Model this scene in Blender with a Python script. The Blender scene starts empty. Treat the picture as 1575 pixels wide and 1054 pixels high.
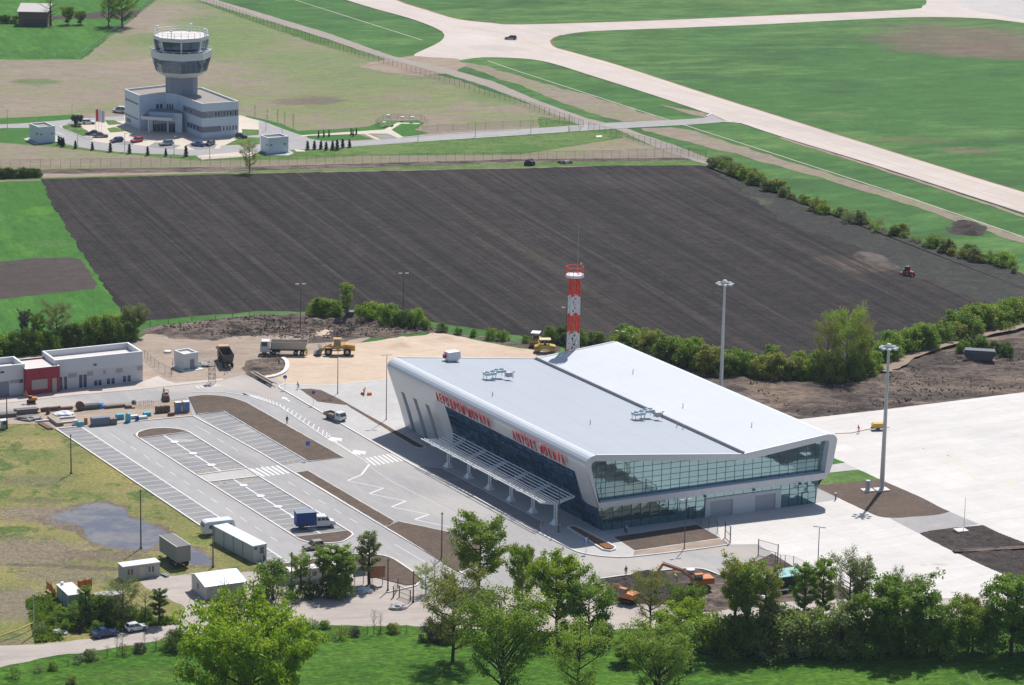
import bpy, bmesh, math, random
import numpy as np
from mathutils import Matrix, Vector

random.seed(7); np.random.seed(7)
SC = bpy.context.scene
COL = SC.collection
R = math.radians

# ------------------------------------------------------------------ camera, sky, sun, exposure
FPX, PITCH, ROLL, CX, CY, CAMH = 4896.0, R(14.294), R(1.1713), 787.5, 527.0, 175.05
_fw = Vector((0, math.cos(PITCH), -math.sin(PITCH)))
_up0 = Vector((1, 0, 0)).cross(_fw)
_rt = math.cos(ROLL) * Vector((1, 0, 0)) + math.sin(ROLL) * _up0
_up = -math.sin(ROLL) * Vector((1, 0, 0)) + math.cos(ROLL) * _up0
cam_data = bpy.data.cameras.new('camera')
cam_data.sensor_fit = 'HORIZONTAL'; cam_data.sensor_width = 36.0
cam_data.lens = 36.0 * FPX / 1575.0
cam_data.clip_start = 1.0; cam_data.clip_end = 9000.0
cam = bpy.data.objects.new('camera', cam_data); COL.objects.link(cam)
m = Matrix((_rt, _up, -_fw)).transposed().to_4x4(); m.translation = Vector((0, 0, CAMH))
cam.matrix_world = m
SC.camera = cam

SUN_AZ, SUN_EL = R(72.0), R(57.5)          # azimuth from +X, towards the sun
world = bpy.data.worlds.new('World'); SC.world = world; world.use_nodes = True
wn = world.node_tree; wn.nodes.clear()
sky = wn.nodes.new('ShaderNodeTexSky'); sky.sky_type = 'NISHITA'; sky.sun_disc = False
sky.sun_elevation = SUN_EL; sky.sun_rotation = math.pi / 2 - SUN_AZ
sky.air_density = 1.0; sky.dust_density = 1.2; sky.ozone_density = 3.0
bg = wn.nodes.new('ShaderNodeBackground'); bg.inputs['Strength'].default_value = 0.095
wo = wn.nodes.new('ShaderNodeOutputWorld')
wn.links.new(sky.outputs[0], bg.inputs[0]); wn.links.new(bg.outputs[0], wo.inputs[0])
sd = bpy.data.lights.new('sun', 'SUN'); sd.energy = 4.95; sd.angle = R(0.5); sd.color = (1.0, 0.975, 0.935)
sun = bpy.data.objects.new('sun', sd); COL.objects.link(sun)
sun.rotation_euler = Vector((math.cos(SUN_AZ) * math.cos(SUN_EL), math.sin(SUN_AZ) * math.cos(SUN_EL), math.sin(SUN_EL))).to_track_quat('Z', 'Y').to_euler()
sun.location = (0, 500, 300)
vs = SC.view_settings
vs.view_transform = 'Standard'; vs.look = 'None'; vs.exposure = 0.15; vs.gamma = 1.0; vs.use_curve_mapping = False
SC.cycles.max_bounces = 6; SC.cycles.diffuse_bounces = 3; SC.cycles.glossy_bounces = 3
SC.cycles.transmission_bounces = 4; SC.cycles.transparent_max_bounces = 12; SC.cycles.volume_bounces = 0
SC.cycles.sample_clamp_indirect = 6.0

# ------------------------------------------------------------------ survey: photo pixel -> place on the ground
def ray(x, y):
    return _fw + _rt * ((x - CX) / FPX) - _up * ((y - CY) / FPX)
def G(x, y, z=0.0):
    d = ray(x, y); t = (z - CAMH) / d.z
    return Vector((d.x * t, d.y * t, z))
def G2(x, y, z=0.0):
    p = G(x, y, z); return (p.x, p.y)
def GH(x, y, gx, gy):
    """height of what shows at (x,y) above the ground point under (gx,gy)"""
    P = G(gx, gy); n = Vector((P.x, P.y, 0)).normalized(); d = ray(x, y); o = Vector((0, 0, CAMH))
    t = (P - o).dot(n) / d.dot(n); return (o + d * t).z
def ang(a, b):
    p, q = G(*a), G(*b); return math.atan2(q.y - p.y, q.x - p.x)
def dist(a, b): return (G(*a) - G(*b)).length

# ------------------------------------------------------------------ object helpers
def tag(o, label=None, cat=None, group=None, kind=None):
    if label: o['label'] = label
    if cat: o['category'] = cat
    if group: o['group'] = group
    if kind: o['kind'] = kind
    return o
def thing(name, label, cat, loc=(0, 0, 0), rz=0.0, group=None):
    o = bpy.data.objects.new(name, None); COL.objects.link(o)
    o.empty_display_size = 0.5
    o.location = loc; o.rotation_euler = (0, 0, rz)
    return tag(o, label, cat, group)
def kids(o): return [c for c in KIDS.get(o.name, [])]
KIDS = {}
def setpar(o, parent):
    o.parent = parent
    KIDS.setdefault(parent.name, []).append(o)
def dup(o, loc=None, rz=None, label=None, group=None, scale=None, parent=None):
    c = o.copy(); COL.objects.link(c)
    if parent is not None: setpar(c, parent)
    for ch in kids(o): dup(ch, parent=c)
    if loc is not None: c.location = loc
    if rz is not None: c.rotation_euler = (0, 0, rz)
    if scale is not None: c.scale = (scale,) * 3 if isinstance(scale, (int, float)) else scale
    if label: c['label'] = label
    if group: c['group'] = group
    return c
def link(name, me, parent=None, mats=None):
    o = bpy.data.objects.new(name, me); COL.objects.link(o)
    if parent is not None: setpar(o, parent)
    if mats:
        for mt in mats: me.materials.append(mt)
    return o

class MB:
    """collects faces of one mesh"""
    def __init__(s, tf=None): s.v = []; s.f = []; s.mi = []; s.tf = tf
    def add(s, pts, faces, mi=0):
        n = len(s.v)
        if s.tf: pts = [s.tf(*p) for p in pts]
        s.v += [tuple(p) for p in pts]
        for f in faces: s.f.append(tuple(i + n for i in f)); s.mi.append(mi)
        return s
    def quad(s, a, b, c, d, mi=0): return s.add([a, b, c, d], [(0, 1, 2, 3)], mi)
    def poly(s, pts, mi=0): return s.add(pts, [tuple(range(len(pts)))], mi)
    def hexa(s, p, mi=0, top=None):
        s.add(p, [(0, 3, 2, 1), (0, 1, 5, 4), (1, 2, 6, 5), (2, 3, 7, 6), (3, 0, 4, 7)], mi)
        n = len(s.v) - 8; s.f.append((n + 4, n + 5, n + 6, n + 7)); s.mi.append(mi if top is None else top); return s
    def box(s, c, sz, rz=0.0, mi=0, top=None, taper=1.0, ty=None):
        hx, hy, hz = sz[0] / 2, sz[1] / 2, sz[2] / 2; ca, sa = math.cos(rz), math.sin(rz)
        ty = taper if ty is None else ty
        p = []
        for z, k, k2 in ((-hz, 1, 1), (hz, taper, ty)):
            for x, y in ((-hx, -hy), (hx, -hy), (hx, hy), (-hx, hy)):
                x, y = x * k, y * k2
                p.append((c[0] + x * ca - y * sa, c[1] + x * sa + y * ca, c[2] + z))
        return s.hexa(p, mi, top)
    def beam(s, a, b, w, h, mi=0):
        a, b = Vector(a), Vector(b); d = (b - a).normalized()
        x = d.cross(Vector((0, 0, 1)));
        if x.length < 1e-4: x = Vector((1, 0, 0))
        x.normalize(); y = x.cross(d)
        p = []
        for q in (a, b):
            for i, j in ((-1, -1), (1, -1), (1, 1), (-1, 1)): p.append(q + x * (i * w / 2) + y * (j * h / 2))
        return s.hexa(p, mi)
    def tube(s, a, b, r0, r1=None, n=8, mi=0, cap=True):
        r1 = r0 if r1 is None else r1
        a, b = Vector(a), Vector(b); d = (b - a).normalized()
        x = d.cross(Vector((0, 0, 1)))
        if x.length < 1e-4: x = Vector((1, 0, 0))
        x.normalize(); y = d.cross(x)
        p = [q + x * (math.cos(6.28318 * i / n) * r) + y * (math.sin(6.28318 * i / n) * r) for q, r in ((a, r0), (b, r1)) for i in range(n)]
        f = [(i, (i + 1) % n, n + (i + 1) % n, n + i) for i in range(n)]
        if cap: f += [tuple(range(n))[::-1], tuple(range(n, 2 * n))]
        return s.add(p, f, mi)
    def lathe(s, prof, c=(0, 0, 0), n=12, mi=0, axis='z', rot=0.0):
        p = []
        for r, h in prof:
            for i in range(n):
                a = rot + 2 * math.pi * i / n
                q = (r * math.cos(a), r * math.sin(a), h) if axis == 'z' else ((r * math.cos(a), h, r * math.sin(a)) if axis == 'y' else (h, r * math.cos(a), r * math.sin(a)))
                p.append((c[0] + q[0], c[1] + q[1], c[2] + q[2]))
        m_ = len(prof)
        f = [(j * n + i, j * n + (i + 1) % n, (j + 1) * n + (i + 1) % n, (j + 1) * n + i) for j in range(m_ - 1) for i in range(n)]
        f += [tuple(range(n))[::-1], tuple(range((m_ - 1) * n, m_ * n))]
        return s.add(p, f, mi)
    def prism(s, poly, z0, z1, mi=0, top=None):
        n = len(poly); p = [(q[0], q[1], z0) for q in poly] + [(q[0], q[1], z1) for q in poly]
        f = [(i, (i + 1) % n, n + (i + 1) % n, n + i) for i in range(n)] + [tuple(range(n))[::-1]]
        s.add(p, f, mi); k = len(s.v) - 2 * n
        s.f.append(tuple(range(k + n, k + 2 * n))); s.mi.append(mi if top is None else top); return s
    def side(s, poly, y0, y1, mi=0):
        """polygon drawn in x,z and given a width along y"""
        n = len(poly); p = [(q[0], y0, q[1]) for q in poly] + [(q[0], y1, q[1]) for q in poly]
        return s.add(p, [(i, (i + 1) % n, n + (i + 1) % n, n + i) for i in range(n)] + [tuple(range(n))[::-1], tuple(range(n, 2 * n))], mi)
    def mesh(s, name, mats, smooth=False):
        me = bpy.data.meshes.new(name); me.from_pydata(s.v, [], s.f)
        for mt in mats: me.materials.append(mt)
        if len(mats) > 1: me.polygons.foreach_set('material_index', s.mi)
        bm = bmesh.new(); bm.from_mesh(me); bmesh.ops.recalc_face_normals(bm, faces=bm.faces)
        bm.to_mesh(me); bm.free()
        if smooth: me.polygons.foreach_set('use_smooth', [True] * len(me.polygons))
        me.update(); return me
    def build(s, name, mats, parent=None, smooth=False):
        if not isinstance(mats, (list, tuple)): mats = [mats]
        return link(name, s.mesh(name, mats, smooth), parent)

# ------------------------------------------------------------------ value noise (numpy)
def _hash(ix, iy, seed):
    h = (ix * 374761393 + iy * 668265263 + seed * 974634777) & 0xffffffff
    h = ((h ^ (h >> 13)) * 1274126177) & 0xffffffff
    return ((h ^ (h >> 16)) & 0xffff) / 65535.0
def vnoise(x, y, seed=0):
    x = np.asarray(x, float); y = np.asarray(y, float)
    ix = np.floor(x).astype(np.int64); iy = np.floor(y).astype(np.int64); fx = x - ix; fy = y - iy
    fx = fx * fx * (3 - 2 * fx); fy = fy * fy * (3 - 2 * fy)
    a = _hash(ix, iy, seed); b = _hash(ix + 1, iy, seed); c = _hash(ix, iy + 1, seed); d = _hash(ix + 1, iy + 1, seed)
    return (a * (1 - fx) + b * fx) * (1 - fy) + (c * (1 - fx) + d * fx) * fy
def fbm(x, y, seed=0, oct=4):
    s = 0; a = 0.5
    for i in range(oct): s = s + a * (vnoise(x, y, seed + i) - 0.5); x = x * 2.03; y = y * 2.03; a *= 0.5
    return s * 2

# ------------------------------------------------------------------ materials
class NT:
    def __init__(s, name):
        s.m = bpy.data.materials.new(name); s.m.use_nodes = True; s.t = s.m.node_tree; s.t.nodes.clear()
        s.out = s.t.nodes.new('ShaderNodeOutputMaterial')
    def n(s, typ, ins=None, **props):
        nd = s.t.nodes.new('ShaderNode' + typ)
        for k, v in props.items(): setattr(nd, k, v)
        for k, v in (ins or {}).items():
            if isinstance(v, bpy.types.NodeSocket): s.t.links.new(v, nd.inputs[k])
            else: nd.inputs[k].default_value = v
        return nd
    def math(s, op, a, b=0.0, c=0.0, clamp=False):
        nd = s.n('Math', operation=op, use_clamp=clamp)
        for i, v in enumerate((a, b, c)):
            if isinstance(v, bpy.types.NodeSocket): s.t.links.new(v, nd.inputs[i])
            else: nd.inputs[i].default_value = v
        return nd.outputs[0]
    def mix(s, fac, a, b, mode='MIX'):
        nd = s.n('Mix', data_type='RGBA', blend_type=mode)
        for i, v in ((0, fac), (6, a), (7, b)):
            if isinstance(v, bpy.types.NodeSocket): s.t.links.new(v, nd.inputs[i])
            else: nd.inputs[i].default_value = (tuple(v) + (1.0,))[:4] if i else v
        return nd.outputs[2]
    def ramp(s, v, lo, hi):
        nd = s.n('MapRange', interpolation_type='SMOOTHSTEP')
        s.t.links.new(v, nd.inputs[0]); nd.inputs[1].default_value = lo; nd.inputs[2].default_value = hi
        return nd.outputs[0]
    def noise(s, vec, scale, detail=4.0, rough=0.6, dist_=0.0):
        nd = s.n('TexNoise', {'Scale': scale, 'Detail': detail, 'Roughness': rough, 'Distortion': dist_})
        if vec is not None: s.t.links.new(vec, nd.inputs['Vector'])
        return nd.outputs[0]
    def pbr(s, color, rough=0.9, metal=0.0, spec=0.5, normal=None, **kw):
        ins = {'Base Color': color if isinstance(color, bpy.types.NodeSocket) else tuple(color) + (1.0,), 'Roughness': rough, 'Metallic': metal, 'Specular IOR Level': spec}
        if normal is not None: ins['Normal'] = normal
        ins.update(kw)
        nd = s.n('BsdfPrincipled', ins)
        s.t.links.new(nd.outputs[0], s.out.inputs[0]); return nd
    def bump(s, h, strength=0.5, distance=0.1):
        return s.n('Bump', {'Height': h, 'Strength': strength, 'Distance': distance}).outputs[0]

MATS = {}
def flat(name, col, rough=0.6, metal=0.0, spec=0.5, wear=0.12, scale=1.3, coord='obj', bump=0.0):
    """painted or plain surface with mild uneven wear"""
    if name in MATS: return MATS[name]
    t = NT(name)
    v = t.n('TexCoord').outputs['Object'] if coord == 'obj' else t.n('NewGeometry').outputs['Position']
    a = t.noise(v, scale, 5, 0.65); b = t.noise(v, scale * 9, 3, 0.6)
    k = t.math('ADD', t.math('MULTIPLY', t.math('SUBTRACT', a, 0.5), wear * 2.2), t.math('MULTIPLY', t.math('SUBTRACT', b, 0.5), wear * 1.2))
    k = t.math('ADD', k, 1.0)
    c = t.n('VectorMath', {0: col, 1: (1, 1, 1)}, operation='MULTIPLY')
    cm = t.n('CombineXYZ', {0: k, 1: k, 2: k}); t.t.links.new(cm.outputs[0], c.inputs[1])
    nrm = t.bump(b, bump, 0.02) if bump else None
    t.pbr(c.outputs[0], rough, metal, spec, nrm)
    MATS[name] = t.m; return t.m

def ground(name, c1, c2, c3=None, s=(0.03, 0.35, 3.0), k3=(0.55, 0.72), cmid=(0.4, 0.62), fine=0.35, blobs=(), stretch=None, rough=0.95, bump=0.0, bd=0.15,
           spec=0.15, lines=None, c3s=None, joints=None):
    t = NT(name); pos = t.n('NewGeometry').outputs['Position']; v = pos
    if stretch:
        mp = t.n('Mapping', {'Vector': pos, 'Rotation': (0, 0, -stretch[0]), 'Scale': (1, 1, 1)})
        v = t.n('VectorMath', {0: mp.outputs[0], 1: (stretch[1], 1, 1)}, operation='MULTIPLY').outputs[0]
    nA = t.noise(v, s[0], 5, 0.6, 0.3); nB = t.noise(v, s[1], 6, 0.68, 0.2); nC = t.noise(v, s[2], 4, 0.7)
    nE = t.noise(v, s[1] * 3.1, 5, 0.75)
    nAB = t.math('ADD', t.math('MULTIPLY', nA, 0.42), t.math('ADD', t.math('MULTIPLY', nB, 0.36), t.math('MULTIPLY', nE, 0.22)))
    c = t.mix(t.ramp(nAB, *cmid), c1, c2)
    if c3 is not None:
        nD = t.noise(v, c3s or s[1] * 0.45, 7, 0.7, 0.6)
        c = t.mix(t.ramp(nD, *k3), c, c3)
    for (px, py, dx, dy, col, st) in blobs:
        g = G(px, py); rx = abs(G(px + dx, py).x - g.x); ry = abs(G(px, py - dy).y - g.y)
        d = t.n('VectorMath', {0: pos, 1: tuple(g)}, operation='SUBTRACT').outputs[0]
        d = t.n('VectorMath', {0: d, 1: (1 / rx, 1 / ry, 0)}, operation='MULTIPLY').outputs[0]
        ln = t.n('VectorMath', {0: d}, operation='LENGTH').outputs['Value']
        ln = t.math('ADD', ln, t.math('MULTIPLY', t.math('SUBTRACT', nB, 0.5), 1.6))
        mk = t.math('SUBTRACT', 1.0, t.ramp(ln, 0.55, 1.15))
        c = t.mix(t.math('MULTIPLY', mk, st), c, col)
    if lines:                                     # (angle, spacing scale, strength, colour): long streaks worked into the ground
        for (a_, sc_, st_, col_) in lines:
            mp = t.n('Mapping', {'Vector': pos, 'Rotation': (0, 0, -a_)})
            q = t.n('VectorMath', {0: mp.outputs[0], 1: (0.012, 1, 0)}, operation='MULTIPLY').outputs[0]
            nn = t.noise(q, sc_, 3, 0.6)
            c = t.mix(t.math('MULTIPLY', t.ramp(nn, 0.45, 0.68), st_), c, col_)
    k = t.math('ADD', 1.0, t.math('MULTIPLY', t.math('SUBTRACT', nC, 0.5), fine * 2))
    k = t.math('MULTIPLY', k, t.math('ADD', 1.0, t.math('MULTIPLY', t.math('SUBTRACT', nB, 0.5), fine)))
    k = t.math('MULTIPLY', k, t.math('ADD', 1.0, t.math('MULTIPLY', t.math('SUBTRACT', nE, 0.5), fine * 2.2)))
    if joints:
        a_, w_, st_ = joints
        mp = t.n('Mapping', {'Vector': pos, 'Rotation': (0, 0, -a_)}); sx = t.n('SeparateXYZ', {0: mp.outputs[0]})
        for ax in (0, 1):
            fr = t.math('FRACT', t.math('DIVIDE', sx.outputs[ax], w_)); jl = t.math('LESS_THAN', fr, .18 / w_)
            k = t.math('SUBTRACT', k, t.math('MULTIPLY', jl, st_))
        ci = [t.math('FLOOR', t.math('DIVIDE', sx.outputs[ax], w_)) for ax in (0, 1)]; cc = t.n('CombineXYZ', {0: ci[0], 1: ci[1]})
        wn_ = t.n('TexWhiteNoise', {'Vector': cc.outputs[0]}).outputs['Value']; k = t.math('MULTIPLY', k, t.math('ADD', 1 - st_ * .3, t.math('MULTIPLY', wn_, st_ * .6)))
    cm = t.n('CombineXYZ', {0: k, 1: k, 2: k})
    c = t.n('VectorMath', {0: c, 1: cm.outputs[0]}, operation='MULTIPLY').outputs[0]
    nrm = None
    if bump:
        h = t.math('ADD', nC, t.math('MULTIPLY', nB, 2.0)); nrm = t.bump(h, bump, bd)
    t.pbr(c, rough, 0.0, spec, nrm)
    MATS[name] = t.m; return t.m

# ------------------------------------------------------------------ ground sheets
def rough_edge(P, amp, step=1.6, seed=0):
    if amp <= 0: return P
    out = []; n = len(P)
    for i in range(n):
        a, b = Vector(P[i]), Vector(P[(i + 1) % n]); L = (b - a).length; k = max(1, min(400, int(L / step)))
        nm = Vector((-(b - a).y, (b - a).x)); nm = nm.normalized() if nm.length > 1e-6 else nm
        for j in range(k):
            q = a + (b - a) * (j / k)
            d = float(fbm(q.x * 0.18 / max(amp, .4) + 50, q.y * 0.18 / max(amp, .4) + 9, seed, 4)) * amp * 2.0 + float(vnoise(q.x * 1.1, q.y * 1.1, seed + 9) - 0.5) * amp * 0.7
            if j == 0: d = 0
            q = q + nm * d; out.append((q.x, q.y))
    return out
_zl = [0.0]
def sheet(name, px, mat, amp=0.0, z=None, step=1.6, seed=None, thick=0.0, kind='structure', mats=None):
    if z is None: _zl[0] += 0.006; z = _zl[0]
    P = [G2(*q) for q in px]
    P = rough_edge(P, amp, step, seed if seed is not None else len(bpy.data.objects))
    mb = MB()
    if thick: mb.prism(P, z - thick, z)
    else: mb.poly([(x, y, z) for x, y in P])
    me = bpy.data.meshes.new(name); me.from_pydata(mb.v, [], mb.f); me.materials.append(mat)
    bm = bmesh.new(); bm.from_mesh(me); bmesh.ops.recalc_face_normals(bm, faces=bm.faces)
    if not thick:
        for f in bm.faces:
            if f.normal.z < 0: f.normal_flip()
    bmesh.ops.triangulate(bm, faces=[f for f in bm.faces if len(f.verts) > 4], ngon_method='EAR_CLIP')
    bm.to_mesh(me); bm.free()
    o = link(name, me); tag(o, kind=kind); return o
def line_mesh(mb, P, w, z, mi=0, h=0.0):
    """flat or raised strip along points (world xy)"""
    n = len(P); L = []; Rr = []
    for i in range(n):
        a = Vector(P[max(i - 1, 0)]); b = Vector(P[min(i + 1, n - 1)]); d = (b - a).normalized(); q = Vector(P[i]); nm = Vector((-d.y, d.x)) * (w / 2)
        L.append(q + nm); Rr.append(q - nm)
    for i in range(n - 1):
        if h:
            mb.hexa([(Rr[i].x, Rr[i].y, z), (Rr[i + 1].x, Rr[i + 1].y, z), (L[i + 1].x, L[i + 1].y, z), (L[i].x, L[i].y, z),
                     (Rr[i].x, Rr[i].y, z + h), (Rr[i + 1].x, Rr[i + 1].y, z + h), (L[i + 1].x, L[i + 1].y, z + h), (L[i].x, L[i].y, z + h)], mi)
        else: mb.quad((Rr[i].x, Rr[i].y, z), (Rr[i + 1].x, Rr[i + 1].y, z), (L[i + 1].x, L[i + 1].y, z), (L[i].x, L[i].y, z), mi)
def strip(name, px, w, mat, z, h=0.0, kind='structure', parent=None, step=None, amp=0.0):
    P = [G2(*q) for q in px]
    if step:
        Q = []
        for a, b in zip(P, P[1:]):
            k = max(1, int(math.hypot(b[0] - a[0], b[1] - a[1]) / step))
            for j in range(k):
                t_ = j / k; q = (a[0] + (b[0] - a[0]) * t_, a[1] + (b[1] - a[1]) * t_)
                Q.append((q[0] + float(fbm(q[0] * .3, q[1] * .3, 3)) * amp, q[1] + float(fbm(q[0] * .3, q[1] * .3, 8)) * amp))
        P = Q + [P[-1]]
    mb = MB(); line_mesh(mb, P, w, z, 0, h)
    o = mb.build(name, [mat], parent); 
    if parent is None: tag(o, kind=kind)
    return o
def smooth_px(P, n=6):
    """Catmull-Rom through pixel points"""
    out = []
    for i in range(len(P) - 1):
        p0 = P[max(i - 1, 0)]; p1 = P[i]; p2 = P[i + 1]; p3 = P[min(i + 2, len(P) - 1)]
        for j in range(n):
            t = j / n
            out.append(tuple(0.5 * ((2 * p1[k]) + (-p0[k] + p2[k]) * t + (2 * p0[k] - 5 * p1[k] + 4 * p2[k] - p3[k]) * t * t + (-p0[k] + 3 * p1[k] - 3 * p2[k] + p3[k]) * t ** 3) for k in (0, 1)))
    out.append(P[-1]); return out

def relief(name, px, res, hfun, mat, z0=0.02, edge=3.0, kind='structure', pxy=None, jit=3.0):
    """ground with real mounds and ruts, falling to z0 at its rim"""
    P = np.array(pxy if pxy is not None else [G2(*q) for q in px])
    x0, y0 = P.min(0); x1, y1 = P.max(0)
    nx = int((x1 - x0) / res) + 2; ny = int((y1 - y0) / res) + 2
    X, Y = np.meshgrid(x0 + np.arange(nx) * res, y0 + np.arange(ny) * res)
    Xj = X + fbm(X * 0.15, Y * 0.15, 31, 3) * jit; Yj = Y + fbm(X * 0.15, Y * 0.15, 37, 3) * jit
    ins = np.zeros(X.shape, bool); dm = np.full(X.shape, 1e9); n = len(P)
    for i in range(n):
        ax, ay = P[i]; bx, by = P[(i + 1) % n]
        with np.errstate(divide='ignore', invalid='ignore'):
            c = ((ay > Yj) != (by > Yj)) & (Xj < (bx - ax) * (Yj - ay) / (by - ay + 1e-12) + ax)
        ins ^= c
        t = np.clip(((Xj - ax) * (bx - ax) + (Yj - ay) * (by - ay)) / ((bx - ax) ** 2 + (by - ay) ** 2 + 1e-9), 0, 1)
        dm = np.minimum(dm, np.hypot(Xj - ax - t * (bx - ax), Yj - ay - t * (by - ay)))
    tp = np.clip(dm / edge, 0, 1); tp = tp * tp * (3 - 2 * tp)
    Z = z0 + (hfun(X, Y)) * tp
    Z = np.where(ins, np.maximum(Z, z0 - 0.0), z0 - 0.06)
    cell = ins[:-1, :-1] | ins[1:, :-1] | ins[:-1, 1:] | ins[1:, 1:]
    jj, ii = np.nonzero(cell)
    a = jj * nx + ii; F = np.stack([a, a + 1, a + nx + 1, a + nx], 1)
    used, inv = np.unique(F, return_inverse=True); V = np.stack([X.ravel(), Y.ravel(), Z.ravel()], 1)[used]
    me = bpy.data.meshes.new(name); me.from_pydata(V.tolist(), [], inv.reshape(F.shape).tolist()); me.materials.append(mat)
    me.polygons.foreach_set('use_smooth', [True] * len(me.polygons))
    o = link(name, me); tag(o, kind=kind); return o
# ------------------------------------------------------------------ ground materials
def Lz(k): return 0.008 * k
FUR = R(110.0)
g_air = ground('airfield_grass', (.050, .124, .030), (.084, .158, .044), (.038, .092, .027), s=(.008, .06, 1.2), cmid=(.46, .57), fine=.5, stretch=(R(15), .45), k3=(.5, .68),
    blobs=[(1480, 60, 150, 26, (.155, .105, .085), .75), (1530, 78, 90, 14, (.155, .105, .085), .7), (1400, 215, 70, 5, (.13, .12, .06), .5), (1490, 232, 50, 5, (.15, .10, .08), .6),
           (1280, 178, 60, 5, (.12, .13, .06), .4), (1430, 25, 60, 4, (.12, .14, .05), .4), (1130, 4, 60, 3, (.12, .16, .05), .5)])
g_dry = ground('dry_field_soil', (.235, .19, .145), (.165, .185, .078), (.27, .225, .175), s=(.014, .09, 1.0), cmid=(.46, .56), fine=.45, stretch=(R(8), .5), k3=(.58, .74),
    blobs=[(60, 126, 40, 5, (.085, .15, .04), .8), (330, 55, 110, 40, (.125, .185, .06), .75), (560, 120, 130, 18, (.13, .18, .062), .7), (480, 155, 60, 8, (.125, .095, .078), .85), (230, 100, 120, 8, (.27, .20, .16), .6),
           (770, 150, 60, 14, (.10, .17, .045), .7), (480, 95, 110, 20, (.14, .185, .07), .7), (150, 195, 200, 22, (.25, .195, .15), .6), (400, 5, 130, 16, (.10, .17, .05), .7), (245, 45, 25, 14, (.26, .21, .16), .7),
           (60, 250, 130, 8, (.255, .20, .155), .8), (640, 190, 80, 16, (.24, .185, .145), .8), (900, 218, 120, 8, (.20, .185, .09), .6), (230, 60, 40, 12, (.10, .17, .05), .5), (700, 232, 200, 6, (.20, .19, .10), .6), (60, 165, 80, 12, (.25, .20, .155), .7)],
    lines=[(R(20), 1.2, .25, (.27, .22, .17))])
g_verge = ground('verge_grass', (.070, .135, .030), (.115, .165, .050), (.165, .155, .080), s=(.03, .25, 1.6), cmid=(.45, .57), fine=.5, k3=(.58, .75))
g_lawn = ground('lawn', (.040, .12, .022), (.055, .145, .028), (.09, .15, .04), s=(.05, .3, 2.0), fine=.3, k3=(.62, .8))
g_left = ground('left_meadow_grass', (.042, .126, .018), (.058, .152, .024), (.085, .160, .030), s=(.015, .13, 1.5), cmid=(.45, .58), fine=.5, stretch=(R(110), .35), k3=(.6, .75), blobs=[(60, 325, 30, 8, (.08, .19, .02), .6), (80, 375, 40, 6, (.09, .15, .05), .4)])
g_front = ground('front_meadow_grass', (.044, .112, .009), (.068, .150, .014), (.028, .084, .008), s=(.04, .4, 1.8), cmid=(.45, .57), fine=1.0, stretch=(R(10), .6), k3=(.52, .7), bump=.6, bd=.4,
    blobs=[(250, 1040, 120, 12, (.075, .13, .02), .6), (560, 1010, 70, 12, (.07, .14, .02), .5), (1300, 1045, 160, 12, (.07, .15, .012), .45)])
g_plow = ground('ploughed_soil', (.026, .0215, .0205), (.038, .031, .029), (.052, .042, .036), s=(.012, .12, 1.7), fine=.75, k3=(.52, .78), bump=.9, bd=.4,
    lines=[(FUR, .05, .5, (.048, .038, .031)), (FUR, .22, .8, (.068, .053, .043)), (FUR, .5, .85, (.019, .016, .016)), (FUR, 1.1, .8, (.016, .0135, .0135))],
    blobs=[(1330, 408, 62, 13, (.125, .09, .07), .8), (1290, 400, 50, 8, (.10, .075, .06), .5), (1440, 435, 40, 10, (.085, .068, .06), .4), (1000, 280, 200, 12, (.062, .052, .048), .6), (600, 330, 160, 14, (.03, .027, .028), .4)])
g_plot = ground('small_plot_soil', (.062, .048, .043), (.078, .060, .052), s=(.02, .3, 2.0), fine=.4, lines=[(R(12), .7, .5, (.048, .038, .036))], bump=.5)
g_unpl = ground('stubble_soil', (.038, .0355, .033), (.052, .050, .042), (.062, .072, .040), s=(.015, .25, 2.2), fine=.6, k3=(.52, .72), c3s=.3, bump=.7, bd=.3,
    blobs=[(1110, 285, 20, 5, (.15, .145, .11), .7), (1150, 310, 40, 8, (.10, .115, .065), .6)])
g_conc = ground('taxiway_concrete', (.46, .395, .35), (.50, .43, .385), (.42, .37, .34), s=(.01, .06, 1.0), fine=.10, k3=(.5, .7), rough=.85, stretch=(R(-52), .25), joints=(R(-44), 6.0, .08),
    blobs=[(720, 62, 50, 10, (.54, .47, .42), .5), (760, 75, 60, 5, (.40, .36, .33), .4)])
g_runw = ground('runway_concrete', (.42, .385, .37), (.46, .42, .40), s=(.02, .1, 1.0), fine=.06)
g_apron = ground('apron_concrete', (.535, .50, .468), (.585, .55, .518), (.475, .448, .425), s=(.015, .07, 1.0), fine=.09, k3=(.5, .7), stretch=(R(28), .35), rough=.8, joints=(R(28.5), 5.0, .09),
    blobs=[(1480, 660, 60, 7, (.50, .475, .455), .6), (1530, 670, 40, 6, (.49, .465, .45), .6), (1350, 760, 0.1, .1, (.5, .5, .5), 0), (1445, 869, 12, 2, (.42, .34, .29), .6), (1420, 870, 6, 1.5, (.42, .34, .29), .6)])
g_asph = ground('asphalt_light', (.305, .292, .284), (.352, .336, .322), (.27, .26, .257), s=(.03, .2, 2.5), fine=.09, k3=(.5, .72), stretch=(R(120), .25), rough=.88,
    blobs=[(300, 590, 130, 14, (.43, .375, .33), .75), (60, 622, 90, 12, (.42, .37, .33), .8), (600, 700, 120, 25, (.40, .375, .35), .5), (700, 780, 90, 20, (.42, .39, .365), .5), (640, 880, 60, 20, (.39, .36, .335), .6),
           (940, 868, 160, 16, (.40, .365, .33), .8), (1130, 850, 50, 10, (.40, .345, .30), .7), (420, 600, 50, 16, (.38, .33, .29), .6), (400, 700, 20, 4, (.42, .36, .31), .4)])
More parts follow.
